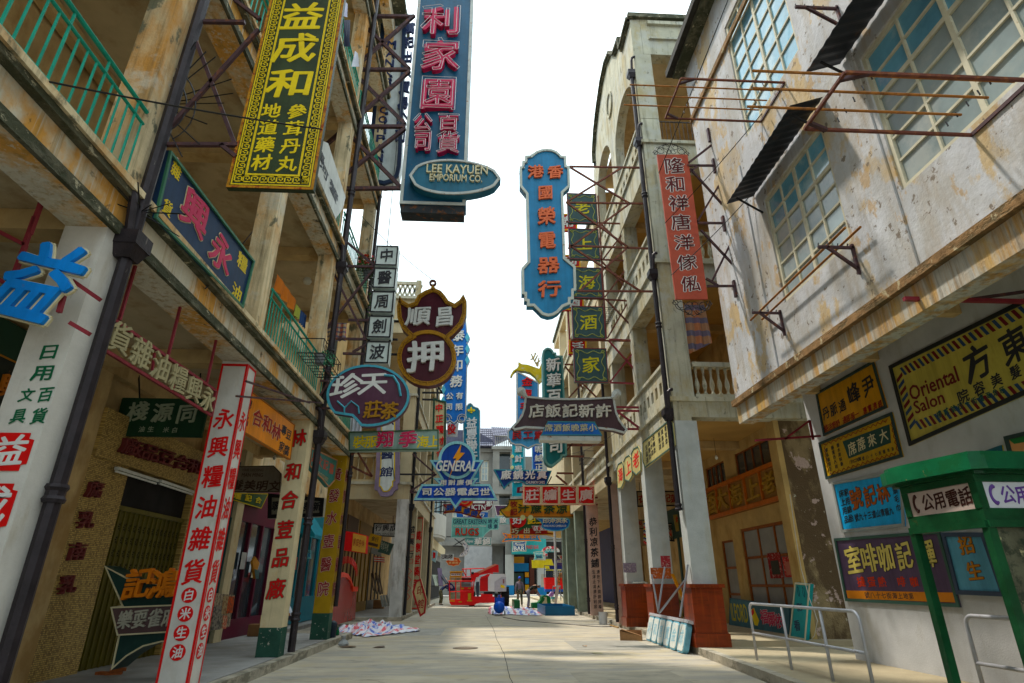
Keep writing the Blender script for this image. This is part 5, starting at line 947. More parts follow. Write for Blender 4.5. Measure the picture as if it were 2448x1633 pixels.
MB().prism(F42,[F42.px(35,352+118*math.cos(R(a)),1222+116*math.sin(R(a)))for a in range(0,360,15)],.061,.12).build('medallion',rd2,s42);raised(s42,F42,.12,'好',35,(350,1232),(350,1232),150,115,WHT,'x',.05);raised(s42,F42,.06,'記二',35,(545,1240),(668,1240),110,90,YEL,'x',.06);raised(s42,F42,.03,'巧出公',35,(310,1385),(640,1380),90,80,CRM,'x',.06)
F42b=FY(37.6);s42b=sign('hanging_sign','small dark red sign wedge with white characters beside the green board','sign',F42b,35,[(548,1308),(700,1308),(790,1372),(590,1385)],rd2,.15,silver,.03,.02);raised(s42b,F42b,0,'店支',35,(612,1345),(690,1345),60,62,WHT,'x',.04)
F43=FY(32);q=[(620,1200),(1060,1200),(1095,1225),(1100,1270),(1075,1330),(1010,1370),(920,1386),(830,1382),(740,1360),(690,1325),(702,1280),(670,1240)]
s43=sign('hanging_sign','rounded blue camera shop sign with turquoise rim and white characters','sign',F43,35,q,paint('strong blue sign',(.01,.12,.42),.4,.1),.2,flat('turquoise rim',(.08,.32,.45)),.05,.03);raised(s43,F43,0,'印沖洪永',35,(750,1240),(1020,1235),82,72,flat('chipped cream letter',(.6,.55,.42)),'x',.06);raised(s43,F43,0,'WING HUNG CAMERA CO',35,(882,1310),(882,1310),325,30,WHT,'b',.03)
F44=FY(56);q=[(120,1410),(200,1425),(600,1425),(690,1412),(650,1470),(690,1535),(580,1525),(220,1530),(115,1545),(170,1475)]
s44=sign('ribbon_sign','blue swallow tailed ribbon sign with orange edge and orange characters','sign',F44,35,q,paint('ribbon blue paint',(.03,.22,.42)),.2,flat('orange edge',(.68,.22,.02)),.08,.03);raised(s44,F44,0,'南洋電業公',35,(225,1465),(575,1465),78,55,ORNG,'x',.06)
F45=FY(62);q=[(295,225),(400,232),(512,212),(500,300),(512,382),(400,376),(288,390),(300,310)]
s45=sign('hanging_sign','dark blue curved square bar sign with cream rim at the street end','sign',F45,36,q,paint('dark blue sign',(.015,.09,.25)),.2,flat('cream rim',(.62,.58,.44)),.06,.03);raised(s45,F45,0,'Mermaid',36,(405,270),(405,270),155,52,WHT,'b',.06,shear=.35);raised(s45,F45,0,'BAR',36,(400,335),(400,335),165,62,WHT,'x',.06)
printed(bG,FY(72.88),.02,'MAID BAR',36,(608,312),(608,312),190,58,flat('faded red letter',(.35,.04,.05)),'x')
F47=FY(60);s47=sign('hanging_sign','small turquoise flag shaped bar sign in front of the white column','sign',F47,36,[(622,390),(700,378),(785,382),(770,440),(785,500),(700,498),(625,522),(640,460)],paint('light turquoise',(.18,.52,.55)),.15,flat('cream rim',(.62,.58,.44)),.04,.02);raised(s47,F47,0,'BAR',36,(712,462),(712,462),90,45,NAVY,'x',.04);printed(s47,F47,.002,'OCEAN',36,(708,415),(708,415),100,24,WHT,'x')
F48=FY(62);q=[(890+140*math.cos(R(a)),380+85*math.sin(R(a))*(1 if a<180 else.95))for a in range(0,360,15)]
s48=sign('oval_sign','turquoise oval sign edged with red and white blossoms','sign',F48,36,q,paint('sea green oval',(.08,.42,.42)),.2,mat('red white blossoms',(.5,.06,.08),.6,var=.1,vs=3,stains=[((2.2,2.2,2.2),(.65,.6,.55),.5,.53,1)]),.25,.06);printed(s48,F48,.002,'人人餐室',36,(830,365),(960,365),40,48,WHT,'x');MB().fbox(FY(61.5),*[FY(61.5).px(36,x_,450)[0]for x_ in(850,1080)],FY(61.5).px(36,900,488)[1],FY(61.5).px(36,900,392)[1],-2,0).build('awning',darkIn,s48)
F49=FY(50);s49=sign('hanging_sign','small white tapered sign with red characters beside the white pipe','sign',F49,36,[(1000,440),(1110,440),(1110,515),(1060,515)],paint('white board',(.62,.62,.6)),.15,silver,.03,.02);raised(s49,F49,0,'引',36,(1060,475),(1060,475),45,50,RED,'b',.04)
F50=FY(50);s50=sign('hanging_sign','small white oblong sign below the tapered sign','sign',F50,36,[(1000,515),(1110,515),(1110,555),(1000,555)],paint('white board',(.62,.62,.6)),.15);printed(s50,F50,.002,'口上海',36,(1020,535),(1095,535),28,28,BLK,'x')
F51=FY(45);s51=sign('hanging_sign','plum sign with white outline half hidden behind the amber boat','sign',F51,35,[(5,1010),(205,1010),(205,1168),(45,1170),(30,1100)],paint('plum panel',(.12,.06,.12)),.2,WHT,.05,.03);raised(s51,F51,0,'金',35,(130,1120),(130,1120),90,80,YEL,'x',.05)
F52=FY(48);s52=sign('hanging_sign','pale grey blue sign with one white character beside the turquoise sign','sign',F52,35,[(20,1160),(225,1190),(225,1285),(15,1290)],paint('grey blue panel',(.25,.42,.44)),.2);raised(s52,F52,0,'飯',35,(135,1228),(135,1228),90,85,WHT,'x',.05)
F53=FY(31);s53=sign('box_sign','small maroon box with white characters left of the red squares','sign',F53,35,[(340,755),(430,740),(430,830),(335,830)],paint('maroon sign',(.16,.01,.03)),.2);raised(s53,F53,0,'梁',35,(402,785),(402,785),50,55,WHT,'x',.04)

# ================================================================ painted columns (left)
def colfaces(y,X=-3.85):return FY(y-.006),FL(X+.004)
def coltext(label,y,rows,x0=-4.27,parent_m=None,X=-3.85):
    t=thing('painted_writing',label,'lettering',(-4.05,y,.2));fa,fb_=colfaces(y,X)
    for r_ in rows:r_(t,fa,fb_)
    return t
# column with blue, green and red writing (L0), writing on the face towards the camera
def l0(t,fa,fb_):
    for ch,x_,y_,w_,h_ in(('日',330,845,130,100),('用',290,985,140,105),('百',305,1130,95,100),('貨',262,1275,95,105),('文',180,1135,90,90),('具',125,1275,95,100)):printed(t,fa,0,ch,2,(x_,y_),(x_,y_),w_,h_,DGRN,'x')
    for y1,y0,ch in((1385,1640,'益'),(1725,2060,'成'),(2110,2450,'和')):
        z1,z0=fa.px(2,60,y1)[1],fa.px(2,20,y0)[1];pts=[(-4.25,z0),(-3.93,z0),(-3.93,z0+.05),(-3.885,z0+.06),(-3.885,z1-.06),(-3.93,z1-.05),(-3.93,z1),(-4.25,z1)];MB().prism(fa,pts,0,.003).build('red_field',redP,t);rawtext(t,fa,.004,ch,-4.07,(z0+z1)/2,.28,(z1-z0)*.8,WHT,'x')
coltext('green and white on red characters painted on the nearest left column',5.12,[l0])
# red bordered column (L1)
def l1(t,fa,fb_):
    mb=MB();mb.ring(fa,rect(-4.27,.15,-3.85,4.74),rect(-4.238,.19,-3.882,4.70),0,.003);mb.ring(fb_,rect(8.965,.15,9.31,4.74),rect(9.0,.19,9.28,4.70),0,.003);mb.build('red_border',redP,t)
    for k,ch in enumerate('永興糧油雜貨'):z_=3.82-k*.445;rawtext(t,fa,0,ch,-4.06,z_,.27,.32,RED,'x');rawtext(t,fb_,0,ch,9.14,z_,.21,.32,RED,'x')
    for k,ch in enumerate('白米生油'):
        z_=1.30-k*.235
        for f_,c_,w_ in((fa,-4.06,.105),(fb_,9.14,.1)):MB().prism(f_,[(c_+w_*math.cos(R(a)),z_+.1*math.sin(R(a)))for a in range(0,360,20)],0,.003).build('red_disc',redP,t);rawtext(t,f_,.004,ch,c_,z_,.13,.14,WHT,'x')
coltext('red characters and red borders painted on the white column',8.97,[l1])
def l2(t,fa,fb_):
    for k,ch in enumerate('林和合荳品廠'):
        y_=[(6,405,-70),(6,432,155),(6,412,345),(6,378,545),(6,357,730),(6,325,940)][k];f_=fa.px(*y_);
        for st,mm,d in(('o',DGRN,0),('x',flat('poster red',(.48,.02,.012)),.0045)):rawtext(t,fa,d,ch,-4.06,f_[1],.31,.36,mm,st)
coltext('green edged red characters painted down the cream column',12.65,[l2])
def l3(t,fa,fb_):
    for k,ch in enumerate('黃發水壺醫院'):
        zz=fa.px(*[(6,742,175),(6,723,315),(6,705,465),(6,685,620),(6,668,775),(6,650,940)][k])[1]
        for f_,c_,w_ in((fa,-4.08,.26),(fb_,16.6,.24)):rawtext(t,f_,0,ch,c_,zz,w_,.34,flat('pinkish white outline',(.6,.45,.42)),'o');rawtext(t,f_,.0045,ch,c_,zz,w_,.34,DRED,'b')
coltext('dark red characters with pale outline painted down the mustard yellow column',16.42,[l3])
# blue cut out character on red frame
Fe=FL(-3.62);e1=thing('cut_out_sign','bright blue cut out character with white outline on a maroon bar frame','sign',(-3.62,4.6,3.6));c_=Fe.px(2,255,395)
FeY=FY(4.75);cc=FeY.px(2,262,395);sw,sh=span(FeY,2,262,395,470,520)
o=bpy.data.objects.new('character',glyph_mesh('益','x'));col.objects.link(o);o.parent=e1;M_=fmat(FeY,cc[0],cc[1],.03,sw,sh,.06,-.35);M_.translation-=ORG[e1.name];o.matrix_local=M_;o.material_slots[0].link='OBJECT';o.material_slots[0].material=paint('bright blue cut out',(.012,.22,.62),.35,.2)
q=bpy.data.objects.new('outline',glyph_mesh('益','o'));col.objects.link(q);q.parent=o;q.matrix_local=Matrix.Translation((0,0,-.35))@Matrix.Diagonal((1,1,.4,1));q.material_slots[0].link='OBJECT';q.material_slots[0].material=CRM
strutsY(e1,redBar,4.8,2,[((-200,-60),(170,130)),((170,130),(70,395)),((235,-60),(165,130)),((0,365),(80,400)),((490,370),(670,495)),((470,650),(600,725)),((455,370),(395,580))],.035)
strutsY(e1,redBar,4.8,1,[((330,1210),(200,1568))],.035)
# pierced letters between two rails
Fq=FL(-4.0);q1=thing('rail_sign','row of pale khaki cut out characters between two maroon rails under the arcade','sign',PX(-4.0,2,1050,1000));kh=mat('khaki letter',(.36,.32,.20),.6,var=.15)
raised(q1,Fq,0,'貨雜油糧興永',2,(790,755),(1385,1165),118,205,kh,'b',.03)
struts(q1,redBar,[(PX(-4.0,2,735,610),PX(-4.0,2,1445,1105)),(PX(-4.0,2,680,820),PX(-4.0,2,1415,1270)),(PX(-4.0,2,1445,1105),PX(-4.0,2,1415,1270)),(PX(-4.0,2,735,610),PX(-4.0,2,680,820))],.035)
for x_,y_,x2,y2 in((1035,850,1015,1000),(1330,1020,1310,1180),(1175,930,1160,1090)):struts(q1,redBar,[(PX(-4.0,2,x_,y_),PX(-4.0,2,x2,y2))],.025)
for x_,y_,x2,y2 in((880,320,800,630),(1190,590,1125,870),(1430,800,1385,1050)):p_=PX(-4.0,2,x2,y2);struts(q1,redBar,[(p_,p_+Vector((0,0,5.0-p_.z)))],.03)
# orange character board far left
Fo=FL(-5.6);o1=sign('wall_sign','dark board with orange characters at the left edge of the photo','sign',Fo,2,[(-60,830),(160,935),(60,1290),(-60,1260)],paint('black green board',(.015,.02,.015)),.05,flat('ochre line',(.3,.14,.02)),.02,.01);raised(o1,Fo,0,'興',2,(50,1080),(50,1080),130,180,flat('burnt orange',(.40,.14,.02)),'x',.03)
MB().box(-6.3,-6.2,3,8.6,3.0,4.6).build('panel',mat('dark green panel',(.02,.05,.03),.6),A);MB().box(-6.5,-6.25,2,9.1,.15,3.0).build('shutter',mat('grey brown shutter',(.10,.08,.05),.6,streak=.3),A)
# hanging green board
Fg=FY(10.2);g2=sign('hanging_sign','dark green wooden board with pale grey characters hung under the arcade','sign',Fg,2,[(820,1150),(1400,1160),(1345,1415),(750,1405)],mat('dark green plank',(.018,.055,.028),.55,var=.2,vs=3,streak=.3),.06);gl=flat('pale grey letter',(.34,.38,.28))
raised(g2,Fg,0,'棧源同',2,(925,1245),(1255,1260),125,125,gl,'x',.02);printed(g2,Fg,.002,'油生',2,(950,1362),(1010,1362),38,38,gl,'x');printed(g2,Fg,.002,'米白',2,(1112,1366),(1170,1368),36,36,gl,'x')
struts(g2,blackF,[(PY(10.2,2,1355,850),PY(10.2,2,1330,1160)),(PY(10.2,2,930,1000),PY(10.2,2,935,1152))],.02)
# leaning dark green arrow sign
Fn=FY(9.75);q=[(700,782),(860,865),(1080,905),(1200,900),(1200,1290),(1080,1295),(960,1325),(850,1390),(745,1482),(795,1250),(750,1058),(815,1048)]
n1=sign('leaning_sign','dark green winged sign with orange characters leaning by the folding gate','sign',Fn,3,q,paint('bottle green sign',(.02,.05,.042)),.42,CRM,.022,.015)
pb_=[Fn.px(3,*p)for p in((750,1058),(1200,1040),(1200,1225),(795,1250))];panel(n1,Fn,pb_,mat('mauve brown plate',(.10,.06,.06),.6),.018,.04,'plate',CRM,.02,.012,'plate_rim')
raised(n1,Fn,.02,'記',3,(945,905),(945,905),165,200,ORNG,'x',.1);raised(n1,Fn,.02,'鴻',3,(1110,905),(1110,905),165,190,ORNG,'x',.1);raised(n1,Fn,.04,'樂耍雀麻',3,(850,1145),(1150,1125),85,120,flat('warm grey letter',(.42,.40,.33)),'x',.03)
bo=thing('brick','pair of flat orange red bricks at the foot of the leaning green sign','brick',PZ(.15,3,760,1510));br=mat('terracotta',(.32,.11,.05),.8,var=.3,vs=20)
b0=PZ(.15,3,760,1512)
for k,(dx,dy,dz,a_)in enumerate(((0,0,0,.3),(.04,.02,.045,.5),(-.16,.02,0,-.2))):u=Vector((math.cos(a_),math.sin(a_),0))*.11;v=Vector((-math.sin(a_),math.cos(a_),0))*.055;c_=b0+Vector((dx,dy,dz));h_=Vector((0,0,.04));MB().hexa([c_-u-v,c_+u-v,c_+u+v,c_-u+v,c_-u-v+h_,c_+u-v+h_,c_+u+v+h_,c_-u+v+h_]).build('brick',br,bo)
# blue sign along the first floor railing
Fb=FL(-3.74);b1_=sign('facade_sign','large dark blue board with rose and yellow characters fixed along the first floor railing','sign',Fb,0,[(388,345),(582,600),(555,708),(352,500)],paint('navy board',(.012,.035,.085),.5,.3),.06,flat('green frame',(.06,.16,.10)),.035,.03)
raised(b1_,Fb,0,'興',0,(447,492),(447,492),66,105,PNK,'x',.015,CRM);raised(b1_,Fb,0,'永',0,(507,583),(507,583),52,92,PNK,'x',.015,CRM)
for ch,x_,y_ in(('雜',404,393),('貨',384,478),('糧',556,603),('油',543,672)):printed(b1_,Fb,.002,ch,0,(x_,y_),(x_,y_),24,42,YEL,'x')
clo=thing('checked_cloth','striped blanket hanging behind the end of the dark blue board','cloth',PX(-4.0,1,1060,1200));p0,p1,p2_,p3=PX(-3.95,1,1080,1000),PX(-3.95,1,1200,1060),PX(-3.95,1,1140,1420),PX(-3.95,1,1000,1340)
chk=mat('checked blanket',(.55,.50,.42),.9,var=.1,vs=8);
def checked(name,base,c1,c2,period=.16):
    m=mat(name,base,.9,var=.05,vs=8);nt=m.node_tree;P=nt.nodes['Principled BSDF'];g=nt.nodes.new('ShaderNodeNewGeometry');sp=nt.nodes.new('ShaderNodeSeparateXYZ');nt.links.new(g.outputs['Position'],sp.inputs[0]);cur=P.inputs['Base Color'].links[0].from_socket
    ad=nt.nodes.new('ShaderNodeMath');ad.operation='ADD';nt.links.new(sp.outputs[0],ad.inputs[0]);nt.links.new(sp.outputs[1],ad.inputs[1])
    for src,cc_,ph in((ad.outputs[0],c1,0),(sp.outputs[2],c2,.4)):
        m1=nt.nodes.new('ShaderNodeMath');m1.operation='MULTIPLY_ADD';m1.inputs[1].default_value=1/period;m1.inputs[2].default_value=ph+100;nt.links.new(src,m1.inputs[0]);m2=nt.nodes.new('ShaderNodeMath');m2.operation='FRACT';nt.links.new(m1.outputs[0],m2.inputs[0]);m3=nt.nodes.new('ShaderNodeMath');m3.operation='LESS_THAN';m3.inputs[1].default_value=.42;nt.links.new(m2.outputs[0],m3.inputs[0])
        m4=nt.nodes.new('ShaderNodeMath');m4.operation='MULTIPLY';m4.inputs[1].default_value=.75;nt.links.new(m3.outputs[0],m4.inputs[0]);mxn=nt.nodes.new('ShaderNodeMix');mxn.data_type='RGBA';nt.links.new(m4.outputs[0],mxn.inputs[0]);nt.links.new(cur,mxn.inputs[6]);mxn.inputs[7].default_value=(*cc_,1);cur=mxn.outputs[2]
    nt.links.new(cur,P.inputs['Base Color']);return m
def cloth(p0,p1,p2_,p3,amp=.03,n=10,k=3,th=None):
    mb=MB();idx=[];nn=(p1-p0).cross(p3-p0).normalized()
    for j in range(n+1):
        for i in range(n+1):
            u,v=i/n,j/n;mb.v.append(p0.lerp(p1,u).lerp(p3.lerp(p2_,u),v)+nn*amp*math.sin(u*k*6.28+v*1.5)*(.3+v))
    for j in range(n):
        for i in range(n):a_=j*(n+1)+i;mb.f.append((a_,a_+1,a_+n+2,a_+n+1))
    return mb
checkR=checked('red blue checked cloth',(.55,.48,.38),(.50,.10,.06),(.06,.10,.26));checkB=checked('blue white checked cloth',(.6,.6,.6),(.10,.22,.45),(.5,.16,.12),.3)
cloth(p0,p1,p2_,p3,.01).build('cloth',checkR,clo)
# orange sign under the beam
Ff=FL(-3.95);f1=sign('facade_sign','orange board with red and black characters under the first beam','sign',Ff,5,[(130,1075),(460,1330),(430,1568),(95,1370)],paint('marigold board',(.66,.25,.008),.45,.2),.05,flat('dark marigold',(.25,.10,.01)),.02,.01)
for ch,x_,y_ in(('合',210,1290),('和',275,1330),('林',335,1380)):printed(f1,Ff,.002,ch,5,(x_,y_),(x_,y_),62,120,DRED,'x',CRM)
for ch,x_,y_ in(('飽',155,1190),('名',135,1305),('專',388,1370),('家',372,1480),('豆',420,1400),('腐',405,1505)):printed(f1,Ff,.002,ch,5,(x_,y_),(x_,y_),34,75,BLK,'x')
ar=thing('steel_arm','rusty steel arm reaching from the orange board to the far downpipe','bracket',(-3.8,9.4,4));struts(ar,steelP,[(PX(-3.75,5,70,1140),PX(-3.72,5,640,1185)),(PX(-3.75,5,135,1040),PX(-3.72,5,560,1185))],.03)
# hair dressing sign and others
Fh=FY(13.6);h1=sign('hanging_sign','taupe hairdressing sign with clipped corners and brown lettering','sign',Fh,6,[(20,125),(60,118),(320,112),(370,165),(360,290),(25,290)],paint('taupe sign',(.20,.17,.13),.5,.2),.08,flat('brown frame',(.05,.035,.02)),.02,.01)
brn=flat('brown letter',(.05,.025,.015));printed(h1,Fh,.002,'HAIR DRESSING',6,(182,142),(182,142),140,18,brn,'r');printed(h1,Fh,.002,'MAN MING',6,(178,175),(178,175),142,24,brn,'b');printed(h1,Fh,.002,'髮美明文',6,(78,245),(325,250),72,68,brn,'x')
h2=sign('wall_sign','green and yellow board with yellow characters below the taupe sign','sign',FL(-6.28),6,[(30,295),(285,300),(235,400),(15,335)],paint('green board',(.05,.10,.04)),.05,YEL,.02,.01)
raised(h2,FL(-6.28),0,'瓏記合',6,(75,315),(215,345),40,45,YEL,'x',.02)
Fk=FY(17.0);k1=sign('hanging_sign','grey white light box with black frame and two bold characters behind the columns','sign',Fk,44,[(10,130),(885,200),(860,490),(0,520)],paint('grey white box',(.30,.29,.24)),.2,blackF,.10,.03)
raised(k1,Fk,0,'葵新',44,(625,335),(770,335),120,140,BLK,'x',.02);raised(k1,Fk,0,'翠',44,(120,330),(120,330),100,150,BLK,'x',.02)
Fm=FL(-4.05);m1=sign('facade_sign','teal board with red edging and chipped red characters beside the yellow column','sign',Fm,6,[(570,-10),(745,75),(725,215),(685,258),(640,200),(600,165),(560,115)],paint('teal board',(.03,.17,.16)),.1,mat('coral edging',(.42,.22,.12),.5),.03,.02)
for ch,x_,y_ in(('具',592,60),('文',630,85),('記',668,110),('喜',706,135)):printed(m1,Fm,.002,ch,6,(x_,y_),(x_,y_),32,75,flat('chipped red',(.42,.09,.06)),'x')
printed(m1,Fm,.002,'HEI KEE STATIONERY',6,(640,180),(640,180),100,30,flat('dull sand',(.4,.35,.22)),'x',rot=-.0)
# small wall things left
dmd=sign('wall_sign','small orange and green diamond shaped plaque on the wall pilaster','sign',FL(-6.1),38,[(345,445),(395,520),(372,600),(380,700),(345,705),(312,510)],flat('mustard orange',(.42,.20,.03)),.06);MB().prism(FL(-6.1),[FL(-6.1).px(38,*p)for p in((333,590),(388,612),(380,700),(345,705))][::-1],.001,.012).build('green_half',flat('slate green',(.05,.10,.10)),dmd)
def boards(label,fr,n,items,loc):
    t=thing('poster_board',label,'poster',loc)
    for k,(poly,m)in enumerate(items):
        pp_=[fr.px(n,*p)for p in poly];pp_=pp_ if area(pp_)>0 else pp_[::-1];MB().prism(fr,pp_,.004*k,.004*k+.003).build('sheet',m,t)
    return t
pr_=lambda nm,c,c2:mat(nm,c,.7,var=.2,vs=9,stains=[((14,14,14),c2,.5,.54,.8)])
boards('old printed posters stacked against the teal shop front',FL(-6.0),3,[([(1440,965),(1570,980),(1535,1190),(1400,1220)],pr_('old newsprint',(.34,.28,.2),(.06,.05,.04))),([(1495,985),(1540,988),(1520,1110),(1478,1105)],pr_('sepia print',(.36,.28,.16),(.2,.06,.03))),([(1530,988),(1568,990),(1552,1100),(1512,1100)],pr_('orange print',(.5,.10,.02),(.1,.05,.03))),([(1490,1115),(1520,1118),(1508,1205),(1482,1205)],pr_('coral print',(.5,.12,.08),(.5,.45,.3))),([(1425,1050),(1480,1050),(1470,1210),(1410,1215)],pr_('grey print',(.25,.22,.18),(.04,.04,.04)))],PX(-6.0,3,1480,1220))
cs=sign('hanging_sign','tall narrow white strip sign with small black characters beside the downpipe','sign',FY(14.9),44,[(525,820),(572,828),(500,1560),(452,1560)],paint('white strip',(.40,.38,.34)),.04);printed(cs,FY(14.9),.002,'中西文具書報紙品',44,(540,880),(488,1500),24,60,BLK,'b')
bl_=sign('hanging_sign','small pale blue scalloped sign hanging over the teal shop','sign',FY(20.2),44,[(570,1020),(672,1015),(672,1150),(575,1150),(560,1080)],paint('pale blue tin',(.18,.45,.50)),.05);printed(bl_,FY(20.2),.002,'文具',44,(600,1095),(645,1095),42,70,flat('mid blue letter',(.02,.16,.35)),'x');printed(bl_,FY(20.2),.002,'NANO',44,(622,1045),(622,1045),80,24,BLK,'b')
# red rounded board
Frb=FL(-4.9);q=[(1240,1262),(1262,880),(1300,740),(1310,700),(1340,685),(1395,690),(1440,725),(1468,790),(1474,852),(1530,852),(1512,1180)]
rbd=thing('red_board','large dull red board with rounded shoulder and bright orange ribbed edge','board',PX(-4.9,38,1380,1220));pq=[Frb.px(38,*p)for p in q];MB().prism(Frb,pq[::-1]if area(pq)<0 else pq,-.12,0).build('panel',mat('glossy dull red',(.26,.035,.03),.25,var=.08,vs=1),rbd)
oq=[(1300,740),(1310,700),(1340,685),(1395,690),(1440,725),(1468,790),(1474,852),(1530,852),(1532,795),(1480,795),(1455,720),(1420,650),(1370,628),(1320,632),(1300,660)]
po=[Frb.px(38,*p)for p in oq];MB().prism(Frb,po[::-1]if area(po)<0 else po,-.25,.06).build('ribbed_edge',mat('orange red enamel',(.62,.07,.005),.35,streak=.0),rbd)
mb=MB()
for k in range(26):
    a=R(188-k*7.6);c0=Frb.px(38,1385,760);r0=1.05;mb.bar(Frb.at(c0[0]+1.55*math.cos(a),c0[1]+.30+.38*math.sin(a),.065),Frb.at(c0[0]+1.9*math.cos(a),c0[1]+.33+.58*math.sin(a),.065),.03)
mb.build('rib',mat('dark orange rib',(.38,.03,.003),.4),rbd,kind='stuff')
# loggia block signs
Fs=FY(28.6);t1=sign('hanging_sign','white sign in dark frame with black characters hung inside the loggia','sign',Fs,44,[(1655,590),(2160,600),(2150,815),(1640,795)],paint('white board',(.5,.48,.42)),.1,blackF,.05,.02);printed(t1,Fs,.002,'行興成',44,(1730,665),(1960,670),95,100,BLK,'x');printed(t1,Fs,.002,'SHIN HING HONG',44,(1860,762),(1860,762),385,36,BLK,'r');struts(t1,blackF,[(PY(28.6,44,1960,480),PY(28.6,44,1960,600))],.03)
Fu=FL(-5.3);t2=thing('box_sign','red box sign with pale orange face in the loggia arcade','sign',PX(-5.6,44,1380,1060));P_=[FY(24.6).px(44,*p)for p in((1340,750),(1545,800),(1525,1060),(1315,1025))][::-1];MB().prism(FY(24.6),P_ if area(P_)>0 else P_[::-1],.0,.04).build('face',mat('pale orange face',(.60,.33,.10),.6),t2);P2=[FY(24.6).px(44,*p)for p in((1195,715),(1350,735),(1548,790),(1530,1070),(1170,1015))][::-1];MB().prism(FY(24.6),P2 if area(P2)>0 else P2[::-1],-.4,-.002).build('box',redP,t2);printed(t2,FY(24.6),.045,'家庭良伴',44,(1360,890),(1490,920),38,120,DRED,'r')
t3=sign('box_sign','tilted mustard yellow sign with dark brown plate in the loggia arcade','sign',FY(27.6),44,[(1605,750),(1782,795),(1730,1000),(1545,945)],flat('mustard board',(.42,.24,.02)),.2);MB().prism(FY(27.6),[FY(27.6).px(44,*p)for p in((1578,885),(1728,925),(1715,968),(1562,925))][::-1],.001,.012).build('plate',brn,t3);printed(t3,FY(27.6),.002,'金行',44,(1650,835),(1705,850),50,66,brn,'x')
t4=sign('box_sign','tilted dark green sign with pale characters and orange end in the loggia arcade','sign',FY(28.2),44,[(1785,860),(1965,920),(1895,1095),(1715,1040)],flat('dark grey green board',(.05,.09,.07)),.2);printed(t4,FY(28.2),.002,'老成字號',44,(1780,940),(1870,980),26,120,flat('pale moss letter',(.4,.4,.3)),'b')
aw=thing('striped_awning','small red and white striped awning deep in the loggia arcade','awning',PY(29,44,1740,1200));mb=MB()
for k in range(5):MB().hexa([PY(29,44,1660,1115+k*16),PY(29,44,1825,1130+k*16),PY(28.8,44,1825,1130+k*16),PY(28.8,44,1660,1115+k*16),PY(29,44,1660,1128+k*16),PY(29,44,1825,1143+k*16),PY(28.8,44,1825,1143+k*16),PY(28.8,44,1660,1128+k*16)]).build('stripe',RED if k%2==0 else WHT,aw)
ct=thing('painted_writing','red frames and black characters painted on the column behind the grey washed one','lettering',(-3.3,30.6,1));fa=FY(30.59)
for k,ch in enumerate('成興行'):z_=fa.px(33,825,[1200,1370,1540][k])[1];rawtext(ct,fa,0,ch,-3.52,z_,.26,.34,BLK,'x');MB().ring(fa,rect(-3.78,z_-.42,-3.38,z_-.22),rect(-3.76,z_-.4,-3.40,z_-.24),.002,.005).build('frame',RED,ct)
for k in range(4):MB().ring(fa,[(-3.6+.2*math.cos(R(a)),2.0-k*.38+.2*math.sin(R(a)))for a in(0,90,180,270)],[(-3.6+.17*math.cos(R(a)),2.0-k*.38+.17*math.sin(R(a)))for a in(0,90,180,270)],.002,.005).build('frame',RED,ct)
fm_=FY(34.18);cm=thing('painted_writing','large red characters painted on the farther cream column','lettering',(-3.3,34.2,1));mb=MB().ring(fm_,rect(-3.85,.2,-3.35,4.9),rect(-3.82,.25,-3.38,4.85),0,.004);mb.build('border',RED,cm)
for k,ch in enumerate('萬應堂藥房'):rawtext(cm,fm_,0,ch,-3.6,3.9-k*.62,.38,.48,RED,'x')
for k,ch in enumerate('代理中西'):rawtext(cm,fm_,0,ch,-3.5,1.0-k*.18,.13,.15,RED,'b')
lb=thing('leaning_sign','cream and maroon faceted sign leaning on the pavement edge by the loggia block','sign',PZ(.1,6,1310,1120));Flb=FY(26.6)
q=[Flb.px(6,*p)for p in((1270,885),(1305,868),(1345,1010),(1335,1100),(1300,1125),(1278,1060),(1248,960))];q=q if area(q)>0 else q[::-1];panel(lb,Flb,q,paint('cream faceted board',(.5,.40,.22)),-.25,0,bm=flat('maroon rim',(.30,.03,.03)),bw=.07,bd=.04);printed(lb,Flb,.002,'印館',6,(1300,950),(1305,1040),40,62,DRED,'b')
mr_=flat('wall mirror',(.35,.45,.42));
wbd=MB().box(-3.1,-1.9,40,40.4,.02,1.5).build('wooden_crate',mat('brown planks',(.26,.10,.03),.6,streak=.4));bpy.data.objects.remove(wbd)
wc=thing('wooden_crate','brown upright plank crate on the left beyond the pavement','crate',(-5.0,52.6,0))
for k in range(6):MB().box(-5.55+k*.2,-5.37+k*.2,52.6,52.66,.05,1.75).build('plank',mat('brown planks',(.26,.10,.03),.6,streak=.4),wc)
MB().box(-5.54,-4.36,52.662,53.4,.03,1.7).build('box',darkIn,wc)
# ================================================================ right wall signs
F7r=FRt(6.985)
def wsign(label,poly,n,m,bm,bw=.05):return sign('wall_sign',label,'sign',F7r,n,poly,m,.03,bm,bw,.025)
dkf=mat('dark green grey frame',(.03,.05,.045),.6,var=.2,vs=5)
ws=wsign('amber board with large black brush characters, upper of two small boards by the pillar',[(175,885),(645,618),(757,1005),(240,1238)],21,paint('amber yellow board',(.60,.32,.02),.45,.25),dkf)
fr=F7r
def rowtxt(root,chars,n,m,h,st='x',w_=None,outline=None):
    for ch,x_,y_ in chars:printed(root,fr,.002,ch,n,(x_,y_),(x_,y_),w_ or h*.8,h,m,st,outline)
rowtxt(ws,[('峰',480,890),('尹',600,830)],21,BLK,170,w_=100);rowtxt(ws,[('丹',255,1050),('脈',318,1020),('通',388,990)],21,BLK,105,w_=56)
rowtxt(ws,[('絡',258,1175),('活',290,1162),('筋',322,1148),('舒',354,1135),('通',408,1105),('即',440,1090),('服',475,1075),('一',508,1058),('惠',575,1030),('實',612,1010),('濟',655,992),('經',697,975)],21,DRED,62,w_=33)
